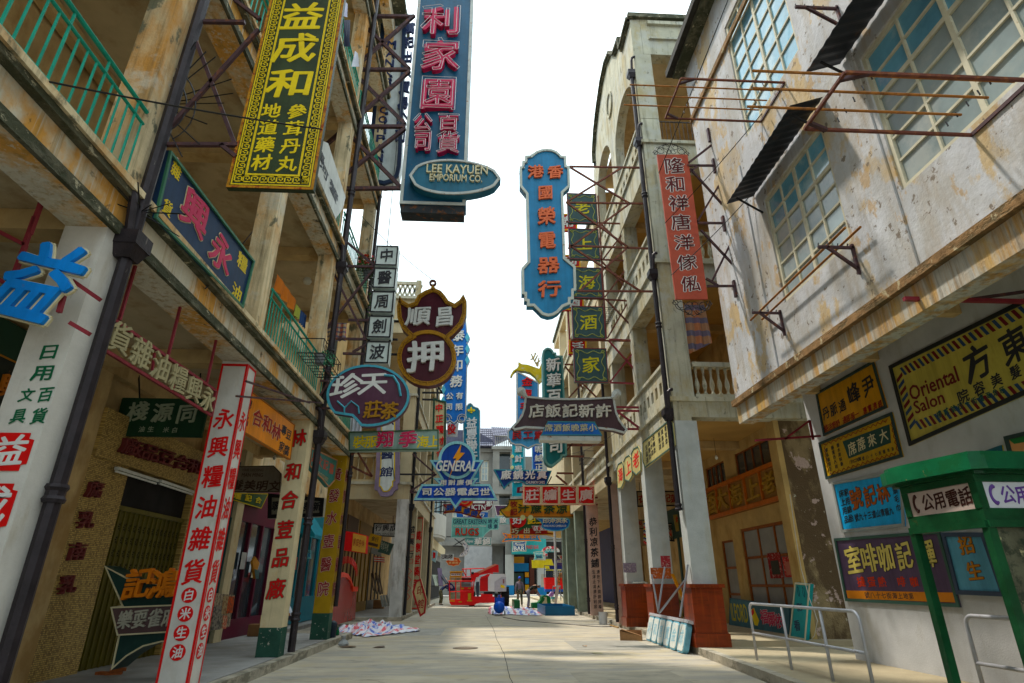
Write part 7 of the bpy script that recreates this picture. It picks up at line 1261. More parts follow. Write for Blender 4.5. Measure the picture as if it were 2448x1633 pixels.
# tarpaulins: red blue white woven plastic
def tarp(name,label,quad,z,amp,seed,nx=46,ny=46,per=.32):
    nm='woven striped sheet';m=MATS.get(nm)
    if m is None:
        m=mat(nm,(.66,.66,.70),.45,var=.05,vs=5);nt=m.node_tree;P_=nt.nodes['Principled BSDF'];uv=nt.nodes.new('ShaderNodeUVMap');sp=nt.nodes.new('ShaderNodeSeparateXYZ');nt.links.new(uv.outputs[0],sp.inputs[0]);cur=P_.inputs['Base Color'].links[0].from_socket
        for ax,sc_,phs in((0,1,((.0,.22,(.60,.06,.08)),(.5,.72,(.05,.12,.50)))),):
            m1=nt.nodes.new('ShaderNodeMath');m1.operation='FRACT';nt.links.new(sp.outputs[ax],m1.inputs[0])
            for lo,hi,c in phs:
                g1_=nt.nodes.new('ShaderNodeMath');g1_.operation='GREATER_THAN';g1_.inputs[1].default_value=lo;g2_=nt.nodes.new('ShaderNodeMath');g2_.operation='LESS_THAN';g2_.inputs[1].default_value=hi;g3_=nt.nodes.new('ShaderNodeMath');g3_.operation='MULTIPLY'
                nt.links.new(m1.outputs[0],g1_.inputs[0]);nt.links.new(m1.outputs[0],g2_.inputs[0]);nt.links.new(g1_.outputs[0],g3_.inputs[0]);nt.links.new(g2_.outputs[0],g3_.inputs[1])
                m5=nt.nodes.new('ShaderNodeMath');m5.operation='FRACT';nt.links.new(sp.outputs[1],m5.inputs[0]);m6=nt.nodes.new('ShaderNodeMath');m6.operation='LESS_THAN';m6.inputs[1].default_value=.55;nt.links.new(m5.outputs[0],m6.inputs[0]);m7=nt.nodes.new('ShaderNodeMapRange');m7.inputs[3].default_value=.45;m7.inputs[4].default_value=.95;nt.links.new(m6.outputs[0],m7.inputs[0]);m8=nt.nodes.new('ShaderNodeMath');m8.operation='MULTIPLY';nt.links.new(m7.outputs[0],m8.inputs[0]);nt.links.new(g3_.outputs[0],m8.inputs[1])
                mxn=nt.nodes.new('ShaderNodeMix');mxn.data_type='RGBA';nt.links.new(m8.outputs[0],mxn.inputs[0]);nt.links.new(cur,mxn.inputs[6]);mxn.inputs[7].default_value=(*c,1);cur=mxn.outputs[2]
        nt.links.new(cur,P_.inputs['Base Color'])
    from mathutils import noise as nz
    p0,p1,p2_,p3=[Vector(p)for p in quad];mb=MB();uvs=[]
    W_=(p1-p0).length;H_=(p3-p0).length
    for j in range(ny+1):
        for i in range(nx+1):
            u,v=i/nx,j/ny;p=p0.lerp(p1,u).lerp(p3.lerp(p2_,u),v);q_=Vector((p.x*1.6+seed,p.y*1.1,0));a=1-abs(nz.noise(q_))*2.2;a2=nz.noise(q_*3.1)
            e=min(u,1-u,v,1-v);f_=min(1,e*8);p=p+Vector((nz.noise(q_*2.1+Vector((9,0,0)))*.18,nz.noise(q_*2.1+Vector((0,7,0)))*.18,max(0,a)**3*amp*f_+abs(a2)*amp*.35+z));mb.v.append(p);uvs.append((u*W_/per,v*H_/(per*1.2)))
    for j in range(ny):
        for i in range(nx):a_=j*(nx+1)+i;mb.f.append((a_,a_+1,a_+nx+2,a_+nx+1))
    o=mb.build(name,m,smooth=True);ul=o.data.uv_layers.new(name='UVMap')
    for lp in o.data.loops:ul.data[lp.index].uv=uvs[lp.vertex_index]
    tag(o,label,'tarpaulin');return o
g_=lambda n,x,y:PZ(0,n,x,y)
tarp('striped_tarpaulin','crumpled red, blue and white striped sheet spread by the left kerb',[g_(38,1250,1335),g_(38,1640,1395),(-1.9,21.2,0),(-4.3,25.4,0)],.02,.20,1.3)
tarp('striped_tarpaulin','flatter red, blue and white striped sheet under the workers',[g_(15,705,540),g_(15,1245,556),(3.3,40,0),(.6,43,0)],.015,.10,5.1,per=.75)
# blue trough box
bx=thing('blue_box','long open dark blue painted box on the road','box',(3.9,31.5,0));blu=mat('petrol blue paint',(.012,.10,.20),.35,var=.1,vs=3);x0,x1,y0,y1,h_=3.16,4.62,30.9,35.2,.42
for a_ in((x0,x1,y0,y0+.05),(x0,x1,y1-.05,y1),(x0,x0+.05,y0+.051,y1-.051),(x1-.05,x1,y0+.051,y1-.051)):MB().box(*a_,0,h_).build('side',blu,bx)
MB().box(x0+.051,x1-.051,y0+.051,y1-.051,.01,.18).build('bottom',flat('lighter petrol blue',(.03,.16,.28)),bx)
gs=thing('green_prop','green painted scroll shaped prop with cream face behind the blue box','prop',(3.6,36.5,0));fg_=FY(36.3);gp=mat('leaf green gloss',(.02,.13,.04),.3,var=.15)
q=[(600,1270),(600,1190),(700,1180),(740,1140),(750,1090),(790,1065),(850,1070),(890,1100),(895,1205),(880,1270)];MB().prism(fg_,[fg_.px(36,*p)for p in q][::-1],-1.0,0).build('body',gp,gs)
q=[(745,1205),(790,1150),(800,1110),(770,1088),(830,1095),(830,1150),(838,1205)];MB().prism(fg_,[fg_.px(36,*p)for p in q][::-1],.002,.02).build('cream_face',flat('cream paint',(.55,.50,.32)),gs)
MB().box(1.95,2.3,36.9,39.4,0,.55).build('side_block',gp,gs)
# compressor
cp_=g_(37,1705,1480);ac=thing('air_compressor','blue air compressor with round tank on the striped sheet','compressor',(cp_.x,cp_.y,.03));cb2=mat('compressor blue',(.01,.10,.52),.3,var=.05);R_=.27
prof=[(-.42,.05),(-.40,.16),(-.34,.23),(-.26,R_),(.5,R_),(.58,.2),(.62,.05)];MB().tube([(cp_.x,cp_.y+y_,.10+R_)for y_,r_ in prof],[r_ for y_,r_ in prof],20).build('tank',cb2,ac,smooth=True)
for s_ in(-1,1):MB().tube([(cp_.x+s_*.27,cp_.y+.35,.11),(cp_.x+s_*.32,cp_.y+.35,.11)],.1,12).build('wheel',blackF,ac)
MB().box(cp_.x-.22,cp_.x+.25,cp_.y+.1,cp_.y+.55,.45,.80).build('mount',cb2,ac);MB().tube([(cp_.x+.02,cp_.y+.15,.84),(cp_.x+.02,cp_.y+.45,.84)],.09,12).build('motor',cb2,ac);MB().box(cp_.x-.24,cp_.x-.08,cp_.y+.15,cp_.y+.35,.80,1.0).build('pump',blackF,ac);MB().tube([(cp_.x+.2,cp_.y-.3,.6),(cp_.x+.2,cp_.y-.4,.85),(cp_.x-.2,cp_.y-.4,.85),(cp_.x-.2,cp_.y-.3,.6)],.015,5).build('handle',blackF,ac);MB().box(cp_.x+.06,cp_.x+.12,cp_.y-.02,cp_.y+.04,.8,.92).build('gauge',ORG_,ac)
# boom lift
lf=thing('boom_lift','red self propelled boom lift with white engine cover parked across the street','boom lift',(0,43.5,0));lr=mat('boom lift red',(.62,.018,.012),.35,var=.06,vs=2);lw=mat('boom lift white',(.66,.66,.66),.35,var=.04);FLf=FY(43);LP=lambda pts,d0,d1,nm,m,f_=FLf:MB().prism(f_,(lambda q_:q_ if area(q_)>0 else q_[::-1])([f_.px(37,*p)for p in pts]),d0,d1).build(nm,m,lf)
LP([(465,1165),(465,1090),(740,1080),(1040,1010),(1250,1010),(1250,945),(1545,945),(1545,1015),(1750,1015),(1750,1160),(1250,1165),(1130,1185),(1090,1225),(520,1220)],-2.0,0,'chassis',lr)
LP([(1430,870),(1430,560),(1480,440),(1840,440),(1880,520),(1880,875),(1650,882)],-1.2,.1,'engine_cover',lw);LP([(1590,640),(1760,520),(1882,522),(1882,872),(1590,862)],.102,.15,'cover_panel',flat('light grey panel',(.45,.44,.47)));LP([(1795,570),(1835,570),(1835,680),(1795,680)],.151,.16,'label',flat('red brown label',(.25,.12,.12)));LP([(1740,700),(1840,740),(1840,800),(1740,780)],.151,.16,'logo_print',YEL)
LP([(1225,870),(1225,560),(1430,430),(1430,870)],-1.1,-.2,'turntable',lr);LP([(1320,940),(1330,890),(1600,890),(1590,940)],-1.4,-.1,'slew_ring',blackF)
LP([(1110,420),(1610,195),(1690,215),(1700,400),(1560,400),(1230,470)],-.6,-.15,'boom',lr);LP([(1108,412),(1600,188),(1668,205),(1200,432)],-.145,-.1,'boom_edge',flat('pale red boom edge',(.62,.22,.16)));LP([(1240,520),(1450,440),(1540,400),(1560,430),(1420,520),(1250,560)],-.5,-.05,'lower_boom',lr);LP([(1000,620),(1010,440),(1100,400),(1210,420),(1215,500),(1130,530),(1100,640)],-.5,-.1,'jib_head',lr)
LP([(1120,800),(1130,640),(1210,640),(1200,1000),(1150,1010)],-.3,.1,'cylinder',mat('dark steel',(.04,.05,.07),.4,.4));LP([(1010,400),(1075,390),(1070,450),(1015,450)],-.3,.0,'hose_reel',blackF);LP([(1130,530),(1210,530),(1205,630),(1130,600)],-.2,.05,'white_block',lw)
LP([(770,540),(1010,535),(1015,660),(770,660)],.3,.34,'console_screen',flat('dark maroon',(.12,.01,.01)));LP([(765,670),(1000,670),(1000,760),(765,760)],.3,.34,'mesh_panel',mat('grey mesh',(.12,.11,.11),.6));LP([(745,765),(1080,765),(1060,1100),(745,1110)],.2,.3,'basket_panel',lr)
for pts in(((760,785),(830,785),(830,820),(760,820)),((930,785),(1000,785),(1000,810),(930,810)),((930,920),(1010,920),(1000,1080),(930,1080)),((700,1120),(775,1120),(775,1150),(700,1150)),((905,1090),(1035,1090),(1030,1125),(905,1120)),((470,1100),(600,1100),(600,1125),(470,1125))):LP(pts,.31,.33,'decal',flat('dull yellow decal',(.45,.30,.03)))
rrd=mat('lift rail red',(.60,.03,.02),.4)
for a_,b_ in(((430,620),(1080,620)),((730,870),(1090,875)),((470,885),(740,880)),((780,320),(1340,300)),((790,320),(880,500)),((990,310),(1000,500)),((880,500),(880,320)),((780,520),(1020,510)),((1080,620),(1020,1080)),((620,620),(620,1090)),((745,620),(740,1100)),((1030,520),(1020,880)),((460,620),(465,1100))):MB().tube([PY(42.6,37,*a_),PY(42.6,37,*b_)],.035,5).build('basket_rail',rrd,lf)
tyre=mat('black rubber',(.02,.02,.02),.8,bump=.3)
def wheel(x,y,r,w_):
    wl_=MB().tube([(x-w_/2,y,r),(x-w_/2+.05,y,r),(x+w_/2-.05,y,r),(x+w_/2,y,r)],[r*.85,r,r,r*.85],24).build('wheel',tyre,lf);mb=MB()
    for k in range(18):a=2*math.pi*k/18;c=Vector((x,y+math.sin(a)*(r+.01),r+math.cos(a)*(r+.01)));mb.bar(c+Vector((-w_/2,0,0)),c+Vector((w_/2,0,0)),.09,.06)
    mb.build('tread',tyre,wl_,kind='stuff');MB().tube([(x-w_/2-.02,y,r),(x+w_/2+.02,y,r)],r*.45,12).build('hub',flat('grey hub',(.2,.2,.2)),wl_)
wheel(1.70,44.2,.60,.55);wheel(1.5,46.4,.60,.55);wheel(-.6,43.6,.45,.40)
# yellow booth behind lift
yk=thing('ticket_kiosk','small ochre yellow kiosk with patterned panes behind the boom lift','kiosk',(-2,47,0));FK=FY(46.5);oy=mat('ochre yellow paint',(.48,.26,.01),.4);KP=lambda pts,d0,d1,nm,m:MB().prism(FK,(lambda q_:q_ if area(q_)>0 else q_[::-1])([FK.px(37,*p)for p in pts]),d0,d1).build(nm,m,yk)
KP([(475,375),(830,370),(830,400),(475,405)],-1.3,.1,'roof',oy);KP([(480,406),(765,406),(765,500),(480,500)],-1.2,0,'sign_band',oy);KP([(500,430),(740,425),(740,485),(500,488)],.01,.04,'sign_face',WHT);printed(yk,FK,.042,'電車售票處',37,(530,457),(710,455),36,36,NAVY,'x');KP([(465,501),(770,501),(770,530),(465,530)],-1.25,.05,'sill',oy)
for x_ in(480,620,745):KP([(x_-10,531),(x_+12,531),(x_+12,1130),(x_-10,1130)],-.1,0,'post',oy)
pn=mat('patterned kiosk pane',(.30,.32,.24),.4,var=.3,vs=3,stains=[((3,3,3),(.50,.50,.42),.52,.56,.8)])
for x0,x1,y0,y1 in((493,608,540,700),(634,733,540,700),(493,608,710,890),(634,733,710,890),(493,608,900,1080),(634,733,900,1080)):KP([(x0,y0),(x1,y0),(x1,y1),(x0,y1)],-.08,-.06,'pane',pn)
# stair cart / red stand on the right end, ladder, white board
rs=thing('red_counter','red planked counter with blue base and iron rail on top at the street end','counter',(7,60,0));FR_=FY(60)
for k in range(5):y_=790+k*36;P_=[FR_.px(36,*p)for p in((800+k*3,y_+34),(1100,y_+36),(1100,y_),(797+k*3,y_))];MB().prism(FR_,P_,-1.2,0).build('plank',mat('vermilion planks',(.58,.035,.015),.5,var=.12),rs)
P_=[FR_.px(36,*p)for p in((805,1010),(1100,1010),(1100,972),(805,972))];MB().prism(FR_,P_,-1.1,.0).build('base',flat('counter blue',(.02,.08,.35)),rs);mb=MB()
for k in range(14):x_=795+k*22;mb.bar(PY(60,36,x_,780),PY(60,36,x_,660),.03)
mb.bar(PY(60,36,790,660),PY(60,36,1095,655),.05);mb.bar(PY(60,36,790,605),PY(60,36,880,600),.05);mb.bar(PY(60,36,792,780),PY(60,36,792,605),.05);mb.build('iron_rail',mat('blue iron',(.03,.05,.10),.5),rs)
mb=MB()
for k in range(4):
    for j in range(3):c=FR_.px(36,950+k*32,690+j*34);mb.tube([FR_.at(c[0]+.13*math.cos(R(a)),c[1]+.15*math.sin(R(a)),.06)for a in range(0,361,60)],.02,4)
mb.build('ring_grille',flat('pale iron',(.35,.34,.3)),rs)
la=thing('step_ladder','wooden step ladder standing open by the right columns','ladder',(5.2,41,0));wdm=flat('ladder wood',(.35,.18,.07));L1,L2,L3,L4=PY(41,36,965,1010),PY(41,36,1035,720),PY(42.4,36,1110,1060),PY(41.6,36,1060,720)
for a_,b_ in((L1,L2),(L3,L4),(L1+Vector((.3,1,0)),L2+Vector((.1,.5,0)))):MB().bar(a_,b_,.06).build('rail',wdm,la)
for k in range(5):MB().bar(L1.lerp(L2,.12+k*.18),(L1+Vector((.35,.6,0))).lerp(L2+Vector((.1,.3,0)),.12+k*.18),.04).build('rung',wdm,la)
wbd2=thing('white_board','narrow pale pink board leaning beside the ladder','board',(4.6,37,0));FW2=FY(38);MB().prism(FW2,[FW2.px(36,*p)for p in((945,1200),(985,1200),(1028,925),(975,920))][::1],-.03,0).build('panel',flat('pale pink board',(.62,.52,.48)),wbd2)
st2=thing('paint_trolley','tubular steel trolley with purple wrap beside the pale board','trolley',(4.5,40,0))
for a_,b_ in(((925,930),(925,1150)),((925,925),(1045,920)),((1045,920),(1050,1150)),((930,1050),(1050,1045)),((1000,1000),(1110,1130))):MB().tube([PY(40,36,*a_),PY(40,36,*b_)],.03,5).build('tube',stl,st2)
MB().prism(FY(39.8),[FY(39.8).px(36,*p)for p in((850,1080),(900,1010),(940,1010),(940,1080),(890,1095))][::-1],-.4,0).build('wrap',mat('purple striped wrap',(.35,.15,.45),.5,stains=[((5,5,5),(.6,.5,.6),.5,.52,.9)]),st2)
# ================================================================ people
tmps=bpy.data.scenes.new('tmp')
def skin(name,J,E,m,parent,sub=1,root=0):
    me=bpy.data.meshes.new(name);me.from_pydata([Vector(j[:3])for j in J],E,[]);o=bpy.data.objects.new(name,me);tmps.collection.objects.link(o)
    md=o.modifiers.new('s','SKIN');md.use_smooth_shade=True;md.branch_smoothing=.3
    for i,j in enumerate(J):sv=me.skin_vertices[0].data[i];sv.radius=(j[3],j[4]if len(j)>4 else j[3]);sv.use_root=i==root
    o.modifiers.new('u','SUBSURF').levels=sub;o.modifiers['u'].render_levels=sub;vl=tmps.view_layers[0];vl.update()
    m2=bpy.data.meshes.new_from_object(o.evaluated_get(vl.depsgraph));bpy.data.objects.remove(o);m2.materials.clear();m2.materials.append(m);m2.polygons.foreach_set('use_smooth',[True]*len(m2.polygons))
    p=bpy.data.objects.new(name,m2);col.objects.link(p);p.parent=parent;ORG[p.name]=ORG[parent.name];return p
SK=mat('tan skin',(.32,.17,.10),.6,var=.06);HAIR=flat('black hair',(.012,.01,.01))
def person(label,loc,yaw,pose,shirt,trousers,cap=None,shoes=None,hair=True):
    t=thing('person',label,'person',loc);t.rotation_euler=(0,0,yaw);ORG[t.name]=Vector((0,0,0))
    # pose: dict of joints in metres, x right, y forward, z up, feet at z = 0
    p=pose;J=[(*p['pelvis'],.11,.09),(*p['waist'],.105,.085),(*p['chest'],.13,.10),(*p['neck'],.055,.055),(*p['chin'],.05,.055),(*p['head'],.078,.095),(*p['crown'],.06,.07)];E=[(0,1),(1,2),(2,3),(3,4),(4,5),(5,6)]
    for s in 'lr':
        b=len(J);J+=[(*p['sh'+s],.055),(*p['el'+s],.04),(*p['wr'+s],.028),(*p['ha'+s],.032,.018)];E+=[(2,b),(b,b+1),(b+1,b+2),(b+2,b+3)]
        h=Vector(p['ha'+s]);w_=Vector(p['wr'+s]);d=(h-w_).normalized();q=d.cross(Vector((0,1,.1))).normalized()
        for k in range(4):bb=len(J);f0=h+d*.03+q*(.024*(k-1.5));f1=f0+d*(.055+.01*(k in(1,2)))+Vector((0,.012,0));J+=[(*f0,.009),(*f1,.007)];E+=[(b+3,bb),(bb,bb+1)]
        bb=len(J);J+=[(*(h-d*.01+q*.045),.01),(*(h+d*.03+q*.06),.008)];E+=[(b+3,bb),(bb,bb+1)]
        b=len(J);J+=[(*p['hi'+s],.085),(*p['kn'+s],.058),(*p['an'+s],.036),(*p['he'+s],.034),(*p['to'+s],.03,.022)];E+=[(0,b),(b,b+1),(b+1,b+2),(b+2,b+3),(b+3,b+4)]
    skin('body',J,E,SK,t)
    g=lambda k,r,r2=None:(*p[k],r,r2 or r)
    J=[g('pelvis',.15,.115),g('waist',.14,.11),g('chest',.165,.125),g('neck',.075,.07)];E=[(0,1),(1,2),(2,3)]
    for s in 'lr':
        b=len(J);m_=[a+(c-a)*p.get('sleeve',.95)for a,c in zip(p['el'+s],p['wr'+s])]if p.get('long',True)else[a+(c-a)*.6 for a,c in zip(p['sh'+s],p['el'+s])]
        J+=[g('sh'+s,.075),(*p['el'+s],.056),(*m_,.045)]if p.get('long',True)else[g('sh'+s,.075),(*m_,.066)];E+=[(2,b),(b,b+1)]+([(b+1,b+2)]if p.get('long',True)else[])
    skin('shirt',J,E,shirt,t)
    J=[g('waist',.12,.10),g('pelvis',.155,.125)];E=[(0,1)]
    for s in 'lr':b=len(J);J+=[g('hi'+s,.105),g('kn'+s,.082),g('an'+s,.066)];E+=[(1,b),(b,b+1),(b+1,b+2)]
    skin('trousers',J,E,trousers,t,root=1)
    for s in 'lr':skin('shoe',[(*p['he'+s],.048,.042),(*p['to'+s],.045,.03)],[(0,1)],shoes or flat('dark shoe',(.03,.025,.02)),t)
    hd=Vector(p['head']);up=(Vector(p['crown'])-Vector(p['chin'])).normalized();fwd=Vector(p.get('face',(0,1,0)));rt_=fwd.cross(up).normalized()
    for s in(-1,1):skin('ear',[(*(hd+rt_*s*.082-up*.01),.014,.022),(*(hd+rt_*s*.09+up*.02),.012,.018)],[(0,1)],SK,t)
    skin('nose',[(*(hd+fwd*.092+up*.01),.012),(*(hd+fwd*.108-up*.02),.014)],[(0,1)],SK,t)
    for s in(-1,1):skin('eye',[(*(hd+fwd*.088+rt_*s*.032+up*.015),.008),(*(hd+fwd*.092+rt_*s*.032+up*.015),.006)],[(0,1)],BLK,t)
    skin('mouth',[(*(hd+fwd*.088-rt_*.02-up*.055),.006),(*(hd+fwd*.088+rt_*.02-up*.055),.006)],[(0,1)],flat('lips',(.25,.09,.07)),t)
    if cap:
        c=hd+up*.03;prof=[(.097,-.01),(.1,.02),(.092,.06),(.065,.1),(.02,.12)];mb=MB();mb.tube([c+up*z for r_,z in prof],[r_ for r_,z in prof],14)
        mb.build('cap',cap,t,smooth=True);skin('cap_peak',[(*(c+fwd*.09),.06,.012),(*(c+fwd*.17),.05,.01)],[(0,1)],cap,t)
    else:skin('hair',[(*(hd+up*.05-fwd*.015),.088,.10),(*(hd+up*.02-fwd*.045),.075,.07),(*(hd-up*.04-fwd*.06),.05,.04)],[(0,1),(1,2)],HAIR,t)
    return t
stand=dict(pelvis=(0,0,.93),waist=(0,0,1.08),chest=(0,.02,1.32),neck=(0,.0,1.47),chin=(0,.02,1.52),head=(0,.03,1.60),crown=(0,.02,1.68),shl=(-.17,.0,1.40),shr=(.17,.0,1.40),ell=(-.25,-.03,1.12),elr=(.25,-.02,1.12),wrl=(-.26,.07,.88),wrr=(.26,.12,.90),hal=(-.26,.1,.80),har=(.25,.16,.82),hil=(-.09,0,.88),hir=(.09,0,.88),knl=(-.12,.04,.48),knr=(.12,.02,.48),anl=(-.15,-.02,.09),anr=(.14,-.04,.09),hel=(-.15,-.05,.05),her=(.14,-.07,.05),tol=(-.17,.14,.035),tor=(.16,.12,.035))
camo=mat('camouflage cloth',(.10,.09,.05),.85,var=.2,vs=6,stains=[((8,8,8),(.03,.035,.02),.5,.52,.9),((10,10,10),(.22,.19,.12),.56,.58,.9)]);shg=mat('grey violet shirt',(.16,.14,.17),.85,var=.2,vs=9,bump=.3)
s1=person('standing worker seen from behind in blue cap, grey shirt and camouflage trousers',g_(36,410,1258)+Vector((0,.1,.05)),-.1,stand,shg,camo,cap=flat('royal blue cap',(.02,.06,.45)));s1.scale=(1.03,1.03,1.05)
bend=dict(stand,long=False,waist=(0,.13,1.02),chest=(0,.36,1.17),neck=(0,.50,1.17),chin=(0,.57,1.13),head=(0,.62,1.12),crown=(0,.69,1.16),face=(0,.75,-.66),shl=(-.17,.42,1.16),shr=(.17,.40,1.17),ell=(-.2,.46,.88),elr=(.2,.44,.90),wrl=(-.15,.62,.70),wrr=(.15,.62,.70),hal=(-.13,.67,.63),har=(.13,.67,.63),knl=(-.12,.06,.48),knr=(.12,-.02,.5),pelvis=(0,-.05,.93),hil=(-.09,-.05,.88),hir=(.09,-.05,.88))
s2_=person('worker bending forward in black t-shirt and grey trousers beside the blue box',g_(36,555,1290)+Vector((0,.3,.05)),R(-78),bend,mat('black printed t-shirt',(.02,.022,.02),.85,stains=[((7,7,7),(.5,.38,.2),.62,.64,.7)]),mat('grey trousers',(.20,.19,.22),.85,var=.2,vs=8,bump=.3));s2_.scale=(1.08,)*3
crouch=dict(stand,pelvis=(0,-.12,.30),waist=(0,-.08,.46),chest=(0,.10,.66),neck=(0,.22,.76),chin=(0,.28,.76),head=(0,.32,.80),crown=(0,.36,.87),face=(0,.85,-.5),shl=(-.17,.16,.72),shr=(.17,.16,.72),ell=(-.22,.36,.50),elr=(.22,.36,.50),wrl=(-.12,.52,.34),wrr=(.12,.52,.34),hal=(-.1,.58,.27),har=(.1,.58,.27),hil=(-.1,-.1,.30),hir=(.1,-.1,.30),knl=(-.18,.28,.50),knr=(.18,.28,.50),anl=(-.14,.02,.09),anr=(.14,.02,.09),hel=(-.14,-.02,.05),her=(.14,-.02,.05),tol=(-.16,.17,.035),tor=(.16,.17,.035))
s3_=person('person in white shirt and dark trousers crouching behind the cream column',PZ(.15,38,800,1300)+Vector((-.32,0,0)),R(80),crouch,mat('white blue shirt',(.58,.64,.72),.8,bump=.2),flat('navy trousers',(.015,.025,.05)));s3_.scale=(1.35,)*3 if False else(1.12,)*3
work=dict(stand,pelvis=(0,-.1,.9),waist=(0,.06,1.02),chest=(0,.26,1.2),neck=(0,.38,1.3),chin=(0,.44,1.32),head=(0,.49,1.36),crown=(0,.53,1.43),face=(0,.9,-.4),shl=(-.17,.3,1.26),shr=(.17,.3,1.26),ell=(-.22,.5,1.08),elr=(.22,.5,1.08),wrl=(-.15,.7,1.02),wrr=(.15,.7,1.02),hal=(-.13,.78,1.0),har=(.13,.78,1.0),hil=(-.09,-.08,.86),hir=(.09,-.08,.86))
s4_=person('worker in navy overalls leaning over by the kiosk on the left',(-2.9,46.2,0),R(-60),work,flat('navy overall',(.015,.025,.08)),camo);s4_.scale=(1.05,)*3
bpy.data.scenes.remove(tmps)
# ================================================================ laundry, baskets, flowers, wires
def cloth_thing(label,X_,n,quad,m,amp=.04,k=3,plane='X'):
    ps=[(PX if plane=='X' else PY)(X_,n,*p)for p in quad];t=thing('hanging_cloth',label,'cloth',ps[0]);cloth(*ps,amp,12,k).build('cloth',m,t);return t
cloth_thing('orange cloth hung over the first floor railing of the left building',-4.3,5,[(345,320),(470,500),(460,590),(330,430)],mat('rust orange cloth',(.45,.15,.04),.9,var=.1),.03)
cloth_thing('olive cloth beside the orange one',-4.32,5,[(470,520),(500,560),(490,630),(460,600)],flat('olive cloth',(.3,.32,.08)),.02)
cloth_thing('dark blue cloth at the column end of the first floor balcony',-4.34,5,[(500,560),(540,600),(530,690),(495,650)],flat('navy cloth',(.02,.05,.14)),.02)
cloth_thing('checked red and blue blanket hanging in the recess bay',17.6,5,[(680,615),(810,615),(800,770),(675,770)],checkR,.04,plane='Y')
cloth_thing('blue and white checked sheet hanging behind the white light boxes',19.5,5,[(935,470),(975,475),(960,640),(925,620)],checkB,.03,plane='Y')
cloth_thing('orange folded cloth low behind the white light boxes',19,5,[(880,800),(940,795),(935,830),(880,825)],flat('orange cloth',(.6,.18,.03)),.02,plane='Y')
cloth_thing('white shirt hanging under the tea sign',16.2,5,[(835,1285),(910,1290),(905,1440),(825,1450)],flat('white cotton',(.55,.56,.62)),.04,plane='Y')
cloth_thing('brown and blue checked cloth hanging behind the vertical red sign',14.5,34,[(770,1080),(900,1060),(965,1340),(800,1420)],checked('brown blue checked cloth',(.38,.22,.14),(.5,.16,.06),(.06,.1,.22),.4),.04,plane='Y')
cloth_thing('dark trousers drying high on the third floor',-3.4,31,[(820,150),(870,150),(860,350),(835,350)],flat('dark drying cloth',(.02,.025,.05)),.03)
cloth_thing('white garment drying on the third floor',-3.3,31,[(905,380),(925,400),(935,500),(890,500)],flat('white cotton',(.55,.56,.62)),.03)
cloth_thing('pale drying cloth at the top corner beside the green sign',-3.5,31,[(818,0),(850,30),(845,130),(815,120)],flat('pale lilac cloth',(.5,.5,.62)),.02)
cloth_thing('pink garment hanging from a stick on the second floor',-4.2,5,[(325,60),(362,110),(345,140),(300,220)],flat('pink cotton',(.5,.2,.16)),.02)
def basket(label,x,y,z,l=1.1,d=.4,h=.32,m=blackF,side=1):
    t=thing('window_basket',label,'plant basket',(x,y+l/2,z));o=x+d*side
    for zz in(z,z+h):
        MB().tube([(x,y,zz),(o,y,zz),(o,y+l,zz),(x,y+l,zz)],.012,4).build('rim',m,t)
    mb=MB()
    for k in range(9):yy=y+l*k/8;mb.tube([(o,yy,z+h),(o,yy,z),(x,yy,z)],.008,4)
    for k in range(4):xx=x+d*side*k/3;mb.tube([(xx,y,z),(xx,y+l,z)],.008,4)
    for k in range(4):mb.tube([(o,y+l*(k+.5)/4+.08*math.cos(a),z+h*.55+.08*math.sin(a))for a in[i*.7 for i in range(10)]],.007,4)
    mb.build('iron_bars',m,t,kind='stuff');return t
pq_=PX(-3.6,5,560,760);basket('black scrollwork basket on the first floor railing holding flower pots',-3.8,11.0,5.75,1.5,.5)
basket('black scrollwork basket with red flowers on the third bay',-3.8,14.5,9.75,1.2,.5);basket('black basket on the pierced parapet of the arched building',4.85,19.0,10.9,1.4,.45,side=-1);basket('black basket far along the right block',4.75,24.0,6.3,1.4,.5,side=-1)
pot=mat('grey clay pot',(.16,.17,.18),.8,var=.2)
for lb,(x,y,z)in(('grey pot in the nearer iron basket',(-3.55,11.7,5.77)),('grey pot in the flowering iron basket',(-3.55,15.1,9.77))):
    t=thing('flower_pot',lb,'pot',(x,y,z));MB().lathe((x,y,z),[(.08,0),(.12,.2),(.13,.22)],10).build('pot',pot,t)
def leaves(name,label,c,r,n,m,cat='plant',fm=None,s=.05,seed=1):
    rn=random.Random(seed);t=thing(name,label,cat,c)
    for nm,mm,cnt in(('foliage',m,n),('blossom',fm,n//2)):
        if mm is None:continue
        mb=MB()
        for k in range(cnt):
            a,b,rr_=rn.uniform(0,6.28),rn.uniform(-1,1),rn.random()**.5;p=Vector(c)+Vector((r[0]*rr_*math.cos(a),r[1]*rr_*math.sin(a),r[2]*(b if nm=='foliage' else abs(b)+.3)));u=Vector((rn.uniform(-1,1),rn.uniform(-1,1),rn.uniform(-1,1))).normalized()*s;v=u.cross(Vector((rn.uniform(-1,1),rn.uniform(-1,1),rn.uniform(-1,1)))).normalized()*s*.5
            mb.quad(p-u,p+v,p+u,p-v)
        mb.build(nm,mm,t,kind='stuff')
    return t
lf_m=flat('leaf green',(.05,.11,.03));leaves('flowering_plant','red geraniums in the iron basket of the third bay',(-3.55,15.1,10.1),(.28,.6,.16),220,lf_m,fm=flat('geranium red',(.55,.02,.04)),s=.06);leaves('potted_plant','small green plant in the nearer iron basket',(-3.5,12.1,6.05),(.15,.3,.12),90,flat('mint leaf',(.08,.25,.14)),s=.05,seed=4)
leaves('trailing_vine','green vine trailing below the flower basket',(-3.35,15.6,9.2),(.15,.35,.55),200,lf_m,s=.06,seed=8)
